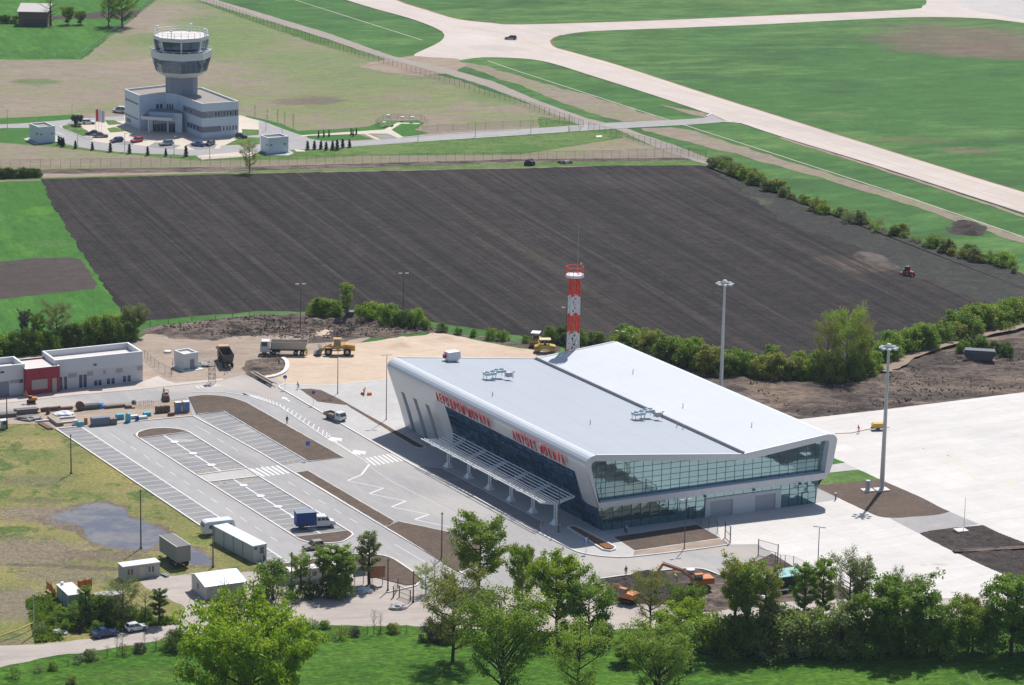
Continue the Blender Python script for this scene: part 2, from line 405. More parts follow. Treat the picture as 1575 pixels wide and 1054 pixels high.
g_bay = ground('asphalt_bays', (.225, .220, .221), (.262, .255, .253), (.32, .30, .287), s=(.05, .25, 2.5), fine=.12, k3=(.56, .75), stretch=(R(23), .3),
    blobs=[(280, 678, 22, 3, (.46, .40, .35), .6), (272, 700, 25, 4, (.37, .33, .30), .5), (300, 705, 18, 3, (.37, .33, .30), .5), (400, 660, 40, 8, (.40, .36, .33), .5)])
g_road2 = ground('tower_road_asphalt', (.30, .285, .28), (.34, .325, .315), s=(.03, .2, 2.5), fine=.08)
g_pave = ground('paving_slabs', (.40, .385, .37), (.44, .42, .40), (.47, .44, .41), s=(.04, .3, 3.0), fine=.10)
g_pave2 = ground('beige_paving', (.50, .43, .355), (.55, .475, .395), s=(.05, .4, 3.0), fine=.08)
g_sand = ground('sand_fill', (.47, .36, .265), (.53, .415, .315), (.40, .305, .225), s=(.03, .15, 2.0), fine=.14, k3=(.52, .72), stretch=(R(5), .5), bump=.4, bd=.15)
g_yard = ground('compact_earth', (.30, .235, .185), (.36, .285, .225), (.21, .165, .135), s=(.04, .2, 2.2), fine=.25, k3=(.5, .68), stretch=(R(8), .4), bump=.5, bd=.15)
g_soil = ground('turned_soil', (.115, .088, .073), (.19, .145, .115), (.055, .044, .040), s=(.05, .35, 2.0), cmid=(.45, .57), fine=.8, k3=(.47, .62), c3s=.22, stretch=(R(5), .45), bump=.9, bd=.35)
g_soild = ground('dark_topsoil', (.050, .040, .036), (.072, .057, .050), (.105, .082, .068), s=(.06, .4, 2.2), fine=.6, k3=(.58, .75), c3s=.3, bump=.9, bd=.3)
g_soilr = ground('dug_soil_field', (.068, .053, .046), (.125, .095, .077), (.20, .15, .115), s=(.03, .25, 2.0), cmid=(.45, .57), fine=.8, k3=(.52, .64), c3s=.12, stretch=(R(5), .4), bump=.9, bd=.35,
    blobs=[(1190, 610, 70, 18, (.20, .145, .105), .75), (1160, 595, 50, 10, (.19, .14, .10), .6), (1480, 600, 120, 6, (.17, .13, .10), .6), (1400, 555, 90, 14, (.062, .050, .044), .7), (1250, 590, 60, 8, (.072, .056, .048), .6)])
g_bed = ground('planting_bed_earth', (.098, .072, .056), (.125, .092, .071), (.088, .085, .045), s=(.1, .6, 4.0), fine=.35, k3=(.6, .8), bump=.6, bd=.1)
g_mulch = ground('bark_mulch', (.20, .085, .035), (.26, .115, .045), s=(.3, 1.0, 5.0), fine=.4)
g_grav = ground('gravel_road', (.36, .31, .275), (.41, .36, .32), (.29, .245, .215), s=(.04, .2, 3.0), fine=.16, k3=(.55, .75), stretch=(R(12), .35), bump=.3, bd=.1)
g_lmead = ground('yard_meadow_grass', (.245, .205, .085), (.165, .165, .055), (.090, .125, .034), s=(.05, .35, 2.0), cmid=(.46, .55), fine=.85, k3=(.52, .60), c3s=.16, bump=.6, bd=.2,
    blobs=[(45, 700, 50, 12, (.085, .13, .03), .7), (50, 740, 60, 9, (.14, .13, .075), .7), (60, 790, 90, 14, (.20, .155, .115), .85), (40, 850, 110, 26, (.19, .15, .11), .85), (150, 855, 90, 10, (.15, .12, .085), .85), (100, 885, 90, 16, (.175, .145, .10), .7),
           (20, 930, 60, 30, (.18, .145, .11), .8), (15, 990, 40, 12, (.14, .12, .08), .6), (150, 875, 60, 4, (.11, .085, .065), .8), (60, 870, 70, 3, (.11, .085, .065), .7), (245, 860, 25, 6, (.09, .14, .03), .5), (60, 770, 60, 5, (.12, .11, .06), .7), (130, 762, 60, 6, (.10, .14, .035), .6),
           (300, 830, 60, 20, (.17, .19, .045), .5), (180, 720, 60, 26, (.25, .215, .07), .6), (100, 940, 40, 14, (.07, .13, .02), .7)])
g_track = ground('perimeter_track_gravel', (.27, .235, .20), (.31, .265, .225), s=(.04, .3, 2.0), fine=.12)
g_rtrack = ground('sandy_track', (.25, .19, .145), (.30, .23, .175), (.19, .145, .11), s=(.06, .3, 2.0), fine=.25, stretch=(R(35), .3), bump=.4)
g_rust = ground('rusty_verge_earth', (.20, .105, .05), (.24, .14, .07), s=(.1, .5, 2.0), fine=.2)
m_kerb = ground('kerb_concrete', (.62, .575, .53), (.68, .64, .60), s=(.2, 1.0, 5.0), fine=.08, rough=.8)
m_paint = ground('road_paint', (.66, .65, .63), (.58, .57, .555), (.44, .43, .42), s=(.1, .8, 5.0), fine=.06, k3=(.56, .74), rough=.7)
m_paint_w = ground('worn_road_paint', (.58, .565, .55), (.52, .51, .50), (.40, .39, .385), s=(.1, .8, 5.0), fine=.08, k3=(.55, .72), rough=.7)
m_paint_y = ground('yellow_road_paint', (.52, .40, .16), (.46, .36, .20), s=(.1, .8, 5.0), fine=.1, rough=.7)

# ------------------------------------------------------------------ base ground and fields
mb = MB(); S_ = 4200
mb.poly([(-S_, -S_, 0), (S_, -S_, 0), (S_, S_, 0), (-S_, S_, 0)])
tag(mb.build('ground', [g_air]), kind='structure')
sheet('site_earth', [(880, 560), (1085, 562), (1180, 574), (1335, 576), (1400, 548), (1575, 500), (1800, 470), (1900, 700), (1900, 930), (1100, 940), (900, 900), (1000, 840), (900, 600)], g_soil, .5, Lz(2))

sheet('front_meadow', [(-700, 985), (0, 985), (600, 955), (1700, 940), (2300, 940), (2600, 1500), (-900, 1500)], g_front, 0, Lz(1))
sheet('left_field', [(-700, -300), (250, -300), (262, -40), (240, 0), (126, 91), (-700, 92)], g_left, 0, Lz(1))
sheet('far_ploughed_strip', [(70, 27), (165, 17), (215, 16), (205, 28), (90, 30)], g_plot, .8, Lz(2))
sheet('dry_field', [(-700, 92), (126, 92), (250, -10), (262, -60), (285, -60), (318, -3), (400, 30), (500, 63), (600, 96), (660, 112), (700, 122), (800, 156), (905, 190), (945, 206), (1085, 246), (1085, 257), (65, 278), (-700, 300)], g_dry, .8, Lz(2), step=3)
sheet('left_meadow', [(-700, 300), (-60, 284), (64, 279), (160, 272), (300, 500), (225, 515), (190, 530), (60, 548), (-700, 640)], g_left, .5, Lz(3))
sheet('small_ploughed_plot', [(-300, 432), (-60, 408), (0, 402.6), (51, 397.5), (101.7, 395.5), (124.6, 398.8), (150, 438), (145, 444.5), (76, 452), (0, 460.6), (-60, 468), (-300, 500)], g_plot, .35, Lz(4))
sheet('ploughed_field', [(63, 276), (203, 271.6), (400, 267), (600, 263), (800, 259.3), (952, 254.6), (1080, 254.6), (1105, 261.4), (1200, 297), (1378, 359), (1467, 385), (1575, 423), (1700, 462), (1620, 500), (1480, 520), (1380, 540), (1330, 575), (1180, 580), (1000, 555), (900, 545), (800, 516), (641, 492), (560, 482), (400, 478), (221, 494), (188, 482), (142, 413), (86, 326)], g_plow, .5, Lz(5), step=2)
sheet('stubble_strip', [(1080, 254.6), (1105, 261.4), (1200, 297), (1378, 359), (1467, 385), (1575, 423), (1700, 462), (1640, 500), (1533, 471), (1404, 425.5), (1317, 377), (1200, 341), (1110, 268)], g_unpl, 1.4, Lz(6), step=2)
sheet('field_margin', [(-200, 272), (0, 264), (400, 259), (800, 247), (1060, 244.5), (1085, 248), (1085, 254), (900, 255.5), (800, 258), (400, 266.5), (64, 276), (-200, 284)], g_verge, .35, Lz(6), step=3)
sheet('dirt_strip', [(-200, 268), (0, 261.5), (400, 256.5), (800, 245), (1050, 243), (1070, 247), (800, 250.5), (560, 259), (400, 262.5), (340, 266), (62, 272), (-200, 280)], g_soil, .3, Lz(7), step=3)
sheet('pale_track', [(62, 268.5), (200, 266.5), (350, 264.5), (350, 266), (200, 270), (64, 274)], g_rtrack, .3, Lz(8), step=3)
# airside strips
sheet('taxiway', smooth_px([(590, -20), (608, 0), (667, 19), (705, 30), (756, 35.6), (800, 38), (978, 33), (1175, 24.7), (1393, 15.3), (1419, 9), (1425, 3.8), (1422, -20)], 3)
      + [(1570, -20)] + [(1575, 2), (1720, 25), (2300, 110), (2300, 160), (1720, 60), (1575, 35.6)]
      + smooth_px([(1531, 30), (1480, 27.2), (1404, 26.7), (1302, 31), (1175, 37.6), (1054, 42.7), (952, 46.5), (901, 49), (863, 54.7), (851, 59.8), (848, 64.8), (854.7, 72.5), (876, 78.8), (952.6, 100.4), (1054, 133.5), (1175, 171.6), (1484, 268), (1575, 295.8)], 3)
      + [(2000, 420), (2000, 460), (1575, 328)]
      + smooth_px([(1332.7, 250), (1200, 209.8), (1138, 189.4), (1118, 187), (1092, 175.5), (1079.7, 171.6), (1003, 146), (901.7, 114), (863, 101.7), (833, 94), (800, 90), (743, 88.5), (705, 93), (690, 92), (634, 88), (667, 70), (679.7, 62), (683.5, 54.7), (680, 50), (667, 42), (629, 28), (578, 14), (532, 0), (470, -20)], 3), g_conc, 0, Lz(6))
sheet('runway', [(1440, -20), (1570, -20), (1575, 2), (1720, 25), (2300, 110), (2300, 150), (1720, 50), (1575, 31), (1490, 15)], g_runw, 0, Lz(7))
sheet('junction_sand', [(552, 103), (575, 95), (634, 86), (705, 91), (718, 102), (700, 111), (650, 119), (600, 114), (720, 128), (640, 119)][:7] + [(600, 113)], g_rtrack, .8, Lz(7))
sheet('perimeter_track', [(285, -25), (318, -4), (400, 20), (500, 50), (605, 87), (690, 106), (760, 126), (830, 156), (905, 183), (935, 190), (922, 192), (890, 192), (820, 162), (750, 134), (690, 115), (600, 94), (500, 59), (400, 29), (300, -1), (262, -20)], g_track, .25, Lz(8), step=3)
sheet('perimeter_track', [(945, 198), (962, 197), (985, 206), (1040, 224), (1095, 246), (1100, 256), (1075, 250), (1020, 232)], g_track, .25, Lz(8), step=3)
sheet('earth_strip', [(1030, 196), (1060, 200), (1200, 245), (1400, 305), (1600, 374), (1600, 384), (1400, 316), (1200, 256), (1080, 224), (990, 202), (985, 197)], g_dry, .9, Lz(7), step=3)
sheet('earth_strip', [(700, 96), (730, 98), (800, 117), (880, 140), (1000, 176), (1030, 188), (960, 188), (900, 172), (820, 140), (760, 118)], g_dry, 1.0, Lz(5), step=3)
sheet('earth_strip', [(1010, 160), (1040, 166), (1080, 173), (1093, 178), (1086, 181), (1060, 176)], g_dry, .4, Lz(7))
sheet('airfield_verge', [(240, -30), (318, -4), (400, 29), (600, 94), (560, 86), (480, 66), (400, 37), (330, 12)], g_verge, .6, Lz(6), step=3)
sheet('rough_verge', [(830, 200), (945, 206), (1085, 250), (1090, 240), (1035, 224), (965, 202), (830, 180)], g_verge, .7, Lz(5), step=3)
m_drain = ground('drain_concrete', (.36, .34, .27), (.42, .39, .32), s=(.1, .6, 3.0), fine=.15)
strip('drain_channel', [(440, -4), (650, 62.3)], .6, m_drain, Lz(8), step=4, amp=.1)
strip('drain_channel', [(750, 94), (800, 111), (1041, 189), (1200, 240), (1400, 305), (1600, 374)], .6, m_drain, Lz(9), step=4, amp=.1)
strip('rusty_edge', smooth_px([(608, -.5), (667, 18.5), (705, 29.5), (756, 35), (800, 37.5), (978, 32.5), (1175, 24.2), (1393, 14.8)], 3), 1.0, g_rust, Lz(7), step=4, amp=.3)
strip('rusty_edge', smooth_px([(863, 54.2), (851, 59.6), (847.5, 64.8), (854.2, 72.7), (876, 79.2), (952.6, 100.6), (1054, 133.7), (1175, 171.8), (1484, 268.2), (1600, 303)], 3), .7, g_rust, Lz(7), step=4, amp=.3)
strip('taxiway_edge', [(528, 0), (578, 14.5), (629, 28.5), (667, 42.5), (681, 50)], .5, g_soild, Lz(7), step=4, amp=.2)
strip('taxiway_edge', [(833, 94.3), (863, 102), (901, 114.4), (1003, 146.4), (1080, 172)], .5, g_soild, Lz(7), step=4, amp=.2)
strip('taxiway_edge', [(1138, 190), (1200, 210.4), (1332, 250.6), (1600, 337)], .5, g_soild, Lz(7), step=4, amp=.2)
strip('sandy_edge', [(1200, 212), (1332, 253), (1460, 295), (1600, 341)], 1.6, g_rtrack, Lz(6), step=4, amp=1.2)
for pl in ([(1090, 172), (1200, 203), (1400, 265), (1600, 330)], [(800, 60), (830, 75), (950, 108), (1060, 146), (1200, 190), (1450, 268), (1600, 315)]):
    strip('centre_line', [(x, y - 3) for x, y in pl], .35, m_paint_y, Lz(8))

# ------------------------------------------------------------------ control tower grounds
sheet('tower_lawn', [(-200, 194), (0, 194), (42, 196), (86, 205), (101, 222), (140, 229), (203, 235), (302, 239), (400, 230), (500, 226), (552, 224), (680, 214), (800, 206), (905, 200), (942, 203), (960, 212), (800, 238), (560, 240), (450, 246), (300, 247), (229, 240.5), (150, 234), (76, 226), (0, 220), (-200, 214)], g_verge, .3, Lz(4), step=3)
sheet('tower_lawn', [(-200, 190), (30, 181), (111, 176.5), (121.4, 176.5), (126.5, 181.6), (106, 184.5), (30, 190), (-200, 198)], g_lawn, .2, Lz(4))
sheet('tower_lawn', [(380, 178), (400, 182.5), (430, 190), (457.8, 201.5), (520, 198.5), (565, 195.3), (590, 185.6), (615, 186), (644, 185.2), (652.6, 190.5), (637.7, 200), (660, 205), (618, 212), (601, 202), (591, 200), (462, 209), (430, 198), (367, 185)], g_lawn, .2, Lz(5))
sheet('kiosk_lawn', [(-200, 197), (0, 196), (50, 196), (86, 212), (88, 222), (60, 223), (0, 219), (-200, 214)], g_lawn, .2, Lz(5))
sheet('tower_access_road', smooth_px([(-200, 198), (0, 192), (63.6, 188), (122, 183), (190.7, 179), (300, 178), (367.5, 181), (400, 185.6), (428, 195.8), (463.6, 208.5), (489, 216), (542, 217.4), (578, 215), (618.7, 211.6), (700, 205), (800, 199.3), (891.5, 192.5), (932, 189.5), (1067, 183), (1087, 179), (1092, 175)], 3) + [(1122, 188.5)]
      + smooth_px([(1115, 187.9), (1049, 192.8), (952.6, 197.8), (901.7, 201), (800, 208), (680, 216), (552.6, 225), (500, 229), (445, 231), (400, 234), (302, 239.5), (280, 238.5), (203, 235.6), (140, 229.5), (101.7, 222), (88, 214), (84, 204), (70, 198), (0, 197.5), (-200, 203)], 3), g_road2, 0, Lz(6))
P_ = sheet('tower_forecourt', [(122, 190), (157, 188), (191, 186), (191, 178), (370, 178), (398, 186), (398, 200), (380, 205), (374, 222), (340, 224), (338, 229), (300, 231), (262, 229), (228, 225.4), (207.8, 223.5), (205, 221.5), (167, 221), (139, 217), (143, 214), (138, 209)], g_pave2, 0, Lz(7))
sheet('tower_forecourt', [(302, 240), (369, 234), (400, 234.5), (385, 241), (310, 246)], g_pave2, 0, Lz(7))
for b in ([(178, 222), (192, 217), (206, 219), (203, 224)], [(226, 226.5), (239, 219), (262, 222), (278, 224), (266, 230)], [(286, 224), (296, 219), (334, 222), (330, 229), (300, 231)]):
    sheet('parking_bay', b, g_bay, 0, Lz(8))
for b in ([(96, 194), (111, 190), (124, 192), (126.5, 198), (135.4, 202), (138, 207), (126.5, 210.5), (112.5, 205), (97, 198)], [(164.6, 198), (176, 196), (197.6, 202), (169.7, 204.4)], [(160.8, 184.8), (176, 185.4), (188.7, 191), (167, 193)], [(372, 199), (398, 200), (398, 208), (372, 210)], [(372, 211), (400, 212), (400, 222), (345, 224)]):
    sheet('lawn_island', b, g_verge, .1, Lz(9), step=1)
strip('kerb', smooth_px([(124, 192), (97, 194), (95, 198), (112, 205), (126.5, 210.8), (142.4, 215.5)], 4), .25, m_kerb, Lz(8), .12)
sheet('garden_path', [(462, 208.5), (591, 199.6), (611, 188.8), (645, 189.7), (645, 191.3), (617, 190.5), (602, 200), (621, 211.5), (612, 212.5), (596, 206), (565, 206), (586, 214.5), (578, 215), (560, 206.5), (463, 210.3)], g_pave2, 0, Lz(7))
sheet('lawn_island', [(472.6, 209.5), (548.6, 206.4), (573, 214.5), (499, 217), (474, 213)], g_lawn, .1, Lz(7))
sheet('lawn_island', [(586, 188), (608, 187.5), (604, 195.5), (584, 196)], g_verge, .1, Lz(7))
sheet('parking_bay', [(575, 208.5), (596, 207.5), (611, 212), (588, 214)], g_bay, 0, Lz(8))
sheet('tower_forecourt', [(468, 231.5), (452, 230), (456, 233.5), (470, 233.5)], g_pave2, 0, Lz(8))
sheet('kiosk_slab', [(36, 214), (80, 203), (92, 214), (86, 219.5), (54, 223)], g_pave, 0, Lz(8))
sheet('kiosk_slab', [(406, 235), (440, 229), (452, 236), (444, 239.5), (410, 239)], g_pave, 0, Lz(8))
sheet('concrete_pad', [(917, 209), (926, 208.7), (926, 211), (917, 211.3)], m_kerb, 0, Lz(8))
strip('road_marking', [(86, 203), (100, 209)], .25, m_paint, Lz(8)); strip('road_marking', [(560, 221), (680, 212.5), (800, 203.5)], .2, m_paint, Lz(8))
strip('kerb', [(618, 212), (700, 205.6), (800, 199.8)], .3, m_kerb, Lz(7), .12)
strip('kerb', [(1049, 193), (952, 198), (902, 201.4), (800, 208.4), (680, 216.4)], .3, m_kerb, Lz(7), .12)
strip('kerb', [(1087, 179.2), (1095, 175.2)], .5, m_kerb, Lz(8), .12); strip('kerb', [(1110, 187.8), (1140, 190)], .5, m_kerb, Lz(8), .12)

# ------------------------------------------------------------------ construction yard, beds, car park
sheet('compact_yard', [(-300, 640), (-300, 575), (0, 553), (60, 546), (190, 529), (225, 514), (300, 500), (400, 500), (520, 503), (600, 512), (545, 529), (480, 546), (445, 556), (440, 592), (380, 605), (343, 590), (200, 640), (-300, 660)], g_yard, .8, Lz(5))
sheet('storage_strip', [(-60, 642), (0, 633), (114, 624), (265, 615.5), (290, 612), (302, 640), (86, 661), (60, 652), (0, 653), (-60, 660)], g_yard, .15, Lz(6))
sheet('yard_meadow', [(-500, 655), (60, 645), (90, 655), (110, 648), (304, 800), (430, 868), (400, 890), (340, 975), (260, 985), (0, 1000), (-500, 1040)], g_lmead, .4, Lz(3))
sheet('gravel_road', [(-500, 1010), (0, 993.5), (60, 992), (140, 983), (226, 966), (274, 954), (285, 935), (225, 905), (215, 895), (240, 886), (300, 885), (395, 880), (415, 868), (445, 866), (535, 852), (600, 856), (655, 890), (700, 920), (760, 915), (860, 900), (925, 890), (960, 900), (1000, 920), (1100, 930), (1330, 922), (1575, 915), (1900, 905), (1900, 940), (1575, 948), (1300, 962), (960, 968), (880, 972), (640, 964), (455, 961), (300, 975), (268, 975), (238, 987), (179, 996), (89, 1008), (0, 1027), (-500, 1080)], g_grav, .45, Lz(4))
sheet('sand_fill', [(400, 575), (440, 550), (480, 545), (545, 529), (609, 520), (680, 513), (780, 533), (850, 544), (920, 565), (760, 640), (600, 600), (596, 587), (505, 594), (470, 597), (436, 592)], g_sand, .5, Lz(7))
roadway = [(-300, 655), (-60, 630), (0, 621), (102, 609), (219, 598), (343, 585), (372, 577), (395, 583), (420, 582), (436, 588), (430, 597), (489, 632), (568, 678), (634, 716), (731, 766), (813, 813.5), (888, 850), (917, 856), (949, 858.4), (974, 857.7), (1060, 847.6), (1120, 838), (1165, 838), (1188, 852), (1112, 888), (1083, 877), (1052, 875.7), (999, 881), (920, 891.7), (860, 900), (760, 915), (700, 925), (660, 925), (640, 905), (648, 895), (642, 886), (612, 865), (582, 854.7), (535, 854.7), (440, 868), (400, 870), (304, 807), (86, 660.4), (297, 640.6), (286, 613), (265, 616), (114, 624.6), (0, 633.6), (-300, 668)]
sheet('roadway', roadway, g_asph, 0, Lz(9))
sheet('parking_bays', [(86, 660.4), (124.5, 656.9), (331.9, 792.8), (440, 863.6), (434, 868), (400, 870), (304, 806.8)], g_bay, 0, Lz(10))
sheet('parking_bays', [(305, 639.6), (344.6, 633.5), (400, 666.6), (474, 710.6), (436, 716.9), (380, 685.1)], g_bay, 0, Lz(10))
ISL1 = [(214.6, 675), (289, 665.6), (380, 721), (301.7, 731.5)]; ISL2 = [(319.5, 742.4), (398.3, 733.5), (534.8, 817.6), (454.7, 827)]
sheet('parking_bays', ISL1, g_bay, 0, Lz(10)); sheet('parking_bays', ISL2, g_bay, 0, Lz(10))
sheet('island_path', [(301.7, 731.5), (380, 721), (398.3, 733.5), (319.5, 742.4)], g_pave, 0, Lz(10))
BEDS = [smooth_px([(290, 612), (304, 610), (318, 609), (335, 610), (351, 612), (366, 616), (380, 621)], 3) + [(527.5, 704.7), (474, 710.6), (344.6, 633.5), (302.6, 638.5)],
        [(455, 728.3), (474, 726), (606, 803), (592, 811)],
        [(594, 812), (613.4, 803.6), (680, 817.6), (713, 826.5), (742, 843), (735, 868), (705, 881)],
        [(461, 600), (478, 599.5), (494, 601.7), (520, 614.4), (652, 688), (647, 690), (637, 688), (532.6, 624.6), (489, 619.5)],
        smooth_px([(211.4, 671.8), (213, 667), (217.8, 664.8), (226, 662.3), (235.6, 661), (256, 660.3), (276, 662), (289, 665.4)], 3) + [(214.6, 675)],
        [(454.7, 827), (534.8, 817.6)] + smooth_px([(540.5, 821.4), (540, 825), (527, 833), (508, 835.4), (490, 835.7), (476, 834.7), (461, 830.3)], 3),
        [(943.8, 827.9), (1071.9, 809), (1107.6, 829.4), (976.6, 848.7)],
        [(440, 868), (487, 861), (535, 854.7), (560, 853.5), (582, 855), (600, 859), (616, 868), (642, 887), (647, 893), (641, 899), (625, 901), (590, 892), (540, 880), (480, 885), (450, 880)]]
for i, b in enumerate(BEDS): sheet('planting_bed', b, g_bed, .05, Lz(12) + (.13 if i != 7 else .05), step=1)
sheet('planting_bed', [(876.5, 813), (885, 814), (944, 845), (941, 847), (931, 846.5)], g_mulch, 0, .42)
strip('kerb', [(874, 812.5), (878, 811.5), (887, 812.5), (946, 844), (946, 847.5), (939, 850), (928, 848.5), (874, 815), (874, 812.5)], .35, m_kerb, Lz(14), .36)
K = [[(86, 660.4), (303.9, 806.8), (400, 870)], [(86, 660.4), (297, 640.6)],
     [(302.6, 638.5), (344.6, 633.5), (400, 666.6), (474, 710.6)], [(297, 640.6), (400, 697.2), (580, 805.2), (690, 870), (720, 888)],
     smooth_px([(290, 612), (304, 610), (318, 609), (335, 610), (351, 612), (366, 616), (380, 621)], 3) + [(527.5, 704.7), (474, 710.6)],
     [(455, 728.3), (474, 726), (606, 803), (592, 811), (455, 728.3)], [(613.4, 803.6), (680, 817.6), (713, 826.5), (742, 843), (750, 850)],
     smooth_px([(301.7, 731.5), (214.6, 675), (210.5, 671.5), (212, 667), (217.8, 664), (226, 661.6), (235.6, 660.2), (256, 659.4), (276, 661.2), (289, 664.6), (293, 667)], 3) + [(380, 721)],
     [(214.6, 675), (289, 665.4)], [(301.7, 731.5), (380, 721)], [(319.5, 742.4), (398.3, 733.5)], [(454.7, 827), (534.8, 817.6)],
     [(301.7, 731.5), (319.5, 742.4), (454.7, 827)] + smooth_px([(461, 831), (476, 835.6), (490, 836.7), (508, 836.4), (527, 834), (541, 825.5), (541.5, 821.2), (535, 817)], 3) + [(398.3, 733.5), (380, 721)],
     smooth_px([(440, 867.5), (487, 860.5), (535, 854.2), (560, 853), (582, 854.6), (600, 858.5), (616, 867.5), (643, 886.5), (648.5, 893), (642, 899.5), (636, 903), (596, 912)], 2),
     [(943.8, 827.9), (976.6, 848.9), (1107.6, 829.6)], smooth_px([(489, 619.5), (505, 620.3), (532.6, 624.6), (580, 653), (637, 688), (647, 690.6), (652.5, 688), (600, 659)], 3)]
for k in K: strip('kerb', k, .32, m_kerb, Lz(11), .13)
for k in [smooth_px([(296, 604), (330, 603.6), (356, 605.6), (380, 610), (400, 615.5), (431, 626.5)], 3) + [(507, 678), (568, 714)],
          [(690, 871), (592, 811)]]: strip('kerb', k, .22, m_kerb, Lz(10), .06)
strip('kerb', smooth_px([(920, 891.7), (999, 881), (1052, 875.7), (1083, 877), (1112, 888)], 3), .3, m_kerb, Lz(11), .13)

# pavement in front of the terminal, a real step above the road
pv = [(429.6, 597), (434, 593), (445, 591.5), (470, 593.5), (505, 594), (596, 584), (700, 600), (1000, 760), (1100, 760), (1107, 829.4), (976.6, 848.7), (974, 857), (949, 857.8), (917, 855.4), (888, 849.5), (813, 813), (731, 766), (634, 716), (568, 678), (489, 632)]
sheet('pavement', pv, g_pave, 0, .20, thick=.2)
strip('kerb', smooth_px([(596, 584.8), (505, 594), (470, 593.6), (445, 591.6), (433, 593), (429.6, 597), (440, 603.5)], 3) + [(489, 632), (568, 678), (634, 716), (731, 766), (813, 813.3)] + smooth_px([(870, 841), (888, 849.8), (917, 855.8), (949, 858.2), (974, 857.4), (1060, 847.6), (1107, 841), (1122, 838.4)], 3), .32, m_kerb, .02, .22)
sheet('setdown_bay', smooth_px([(640, 716), (655, 717.5), (678, 719), (681, 720)], 2) + [(835, 803)] + smooth_px([(837, 807), (833, 812), (834, 819)], 3) + [(813, 813.3), (731, 766.2)], g_bay, 0, .212)
strip('kerb', [(640, 716.5), (656, 719), (679, 721), (834, 804), (831, 812), (834, 819)], .2, m_kerb, .212, .06)
sheet('building_earth', [(976.6, 849.5), (1107, 830.5), (1121, 838), (1060, 847), (975, 857)], g_yard, .1, .225)
# apron
ap = [(1180, 640), (1231, 645.5), (1358, 631), (1575, 604), (1900, 566), (2300, 700), (2300, 905), (1800, 905), (1529, 920.5), (1434, 922), (1330, 921), (1300, 905), (1230, 878), (1165, 838), (1120, 838.6), (1107, 829.4), (1095, 760), (1000, 750)]
sheet('apron', ap, g_apron, 0, Lz(11))
slab = ground('slab_joint', (.44, .40, .37), (.40, .37, .34), s=(.1, .6, 3.0), fine=.1)
sheet('building_side_strip', [(1270, 700), (1283, 705.5), (1299.6, 712), (1274, 727.6), (1255, 752), (1240, 740)], g_lawn, .15, Lz(12))
sheet('side_path', [(1270, 717), (1299.6, 712.5), (1320, 723), (1274, 728)], g_pave, 0, Lz(13))
sheet('mast_lawn', [(1260, 731), (1274, 727.6), (1320, 723), (1353, 738), (1300, 744), (1258, 747)], g_verge, .12, Lz(12))
sheet('mast_bed', [(1255, 747), (1300, 743.5), (1353, 738), (1419, 767), (1452, 784)] + smooth_px([(1461, 787.7), (1440, 793), (1400, 796), (1380, 797.5), (1359.7, 796.6), (1345, 793), (1330, 786)], 3) + [(1258, 752)], g_bed, .1, Lz(13))
sheet('side_path', [(1368.6, 798), (1400, 796.5), (1440, 793.5), (1461, 788), (1505.6, 807), (1470, 812), (1428, 817.4), (1413, 821)], g_road2, 0, Lz(13))
sheet('side_path', [(1250, 775), (1258, 752), (1289, 766), (1287, 769.5)], g_road2, 0, Lz(12))
def soilh(amp, sc, ridge=.5):
    def f(X, Y):
        a = fbm(X * sc, Y * sc * 1.8, 3, 5); b = np.abs(fbm(X * sc * 2.2 + 9, Y * sc * 4.0, 12, 4))
        return np.clip(.25 + a * 1.3, 0, 3) * amp + (b * ridge) * amp
    return f
relief('topsoil_heap', [(1413, 821), (1428, 817.4), (1470, 812), (1511.6, 808), (1575, 835), (1760, 915), (1760, 990), (1640, 930), (1547, 886), (1461, 847.5), (1416, 823.5)], .24, soilh(.45, .25), g_soild, .1, 1.5, jit=.4)
strip('soil_track', [(1465, 850), (1500, 849), (1580, 844), (1700, 839)], 1.6, g_soil, .42, step=2, amp=.5)
relief('turned_soil', [(200, 513), (235, 501), (330, 491), (400, 484), (470, 481), (520, 485), (560, 489), (620, 496), (700, 512), (800, 527), (860, 534), (850, 541), (780, 531), (680, 511), (640, 514), (609, 517), (545, 526), (470, 528), (440, 515), (400, 517), (330, 524), (250, 519)], .6, soilh(1.5, .11, .9), g_soil, .05, 5)
relief('sand_heap', [(585, 532), (600, 520), (618, 518), (640, 524), (640, 536), (600, 540)], .5, lambda X, Y: 1.6 + fbm(X * .3, Y * .3, 5) * .4, g_sand, .06, 7)
relief('sand_heap', [(645, 527), (665, 513), (685, 511), (715, 519), (715, 530), (670, 534)], .5, lambda X, Y: 2.0 + fbm(X * .3, Y * .3, 5) * .5, g_sand, .06, 8)
relief('sand_heap', [(485, 520), (494, 509), (512, 512), (515, 522)], .5, lambda X, Y: 1.8 + fbm(X * .3, Y * .3, 5) * .4, g_sand, .5, 5)
relief('roundabout_soil', [(372, 566), (380, 553), (400, 548), (425, 550), (438, 560), (437, 570), (420, 577), (400, 579), (380, 575)], .4, soilh(.8, .22, .9), g_soil, .1, 2)
strip('kerb', smooth_px([(402, 583), (420, 580.5), (436, 574), (441.5, 566), (441, 558), (435, 552)], 4), .9, m_kerb, Lz(11), .3)
relief('dug_field', [(1085, 566), (1175, 577), (1333, 579), (1400, 549), (1480, 530), (1575, 512), (1800, 480), (1900, 560), (1575, 603), (1358, 630), (1231, 645), (1150, 600)], .7, soilh(.75, .13, 1.1), g_soilr, .06, 3)
sheet('sandy_track', [(1335, 574), (1383, 551), (1440, 533), (1475, 523), (1505, 515), (1575, 498), (1800, 455), (1800, 464), (1575, 508), (1500, 524), (1440, 542), (1400, 560), (1372, 577)], g_rtrack, .5, .75)
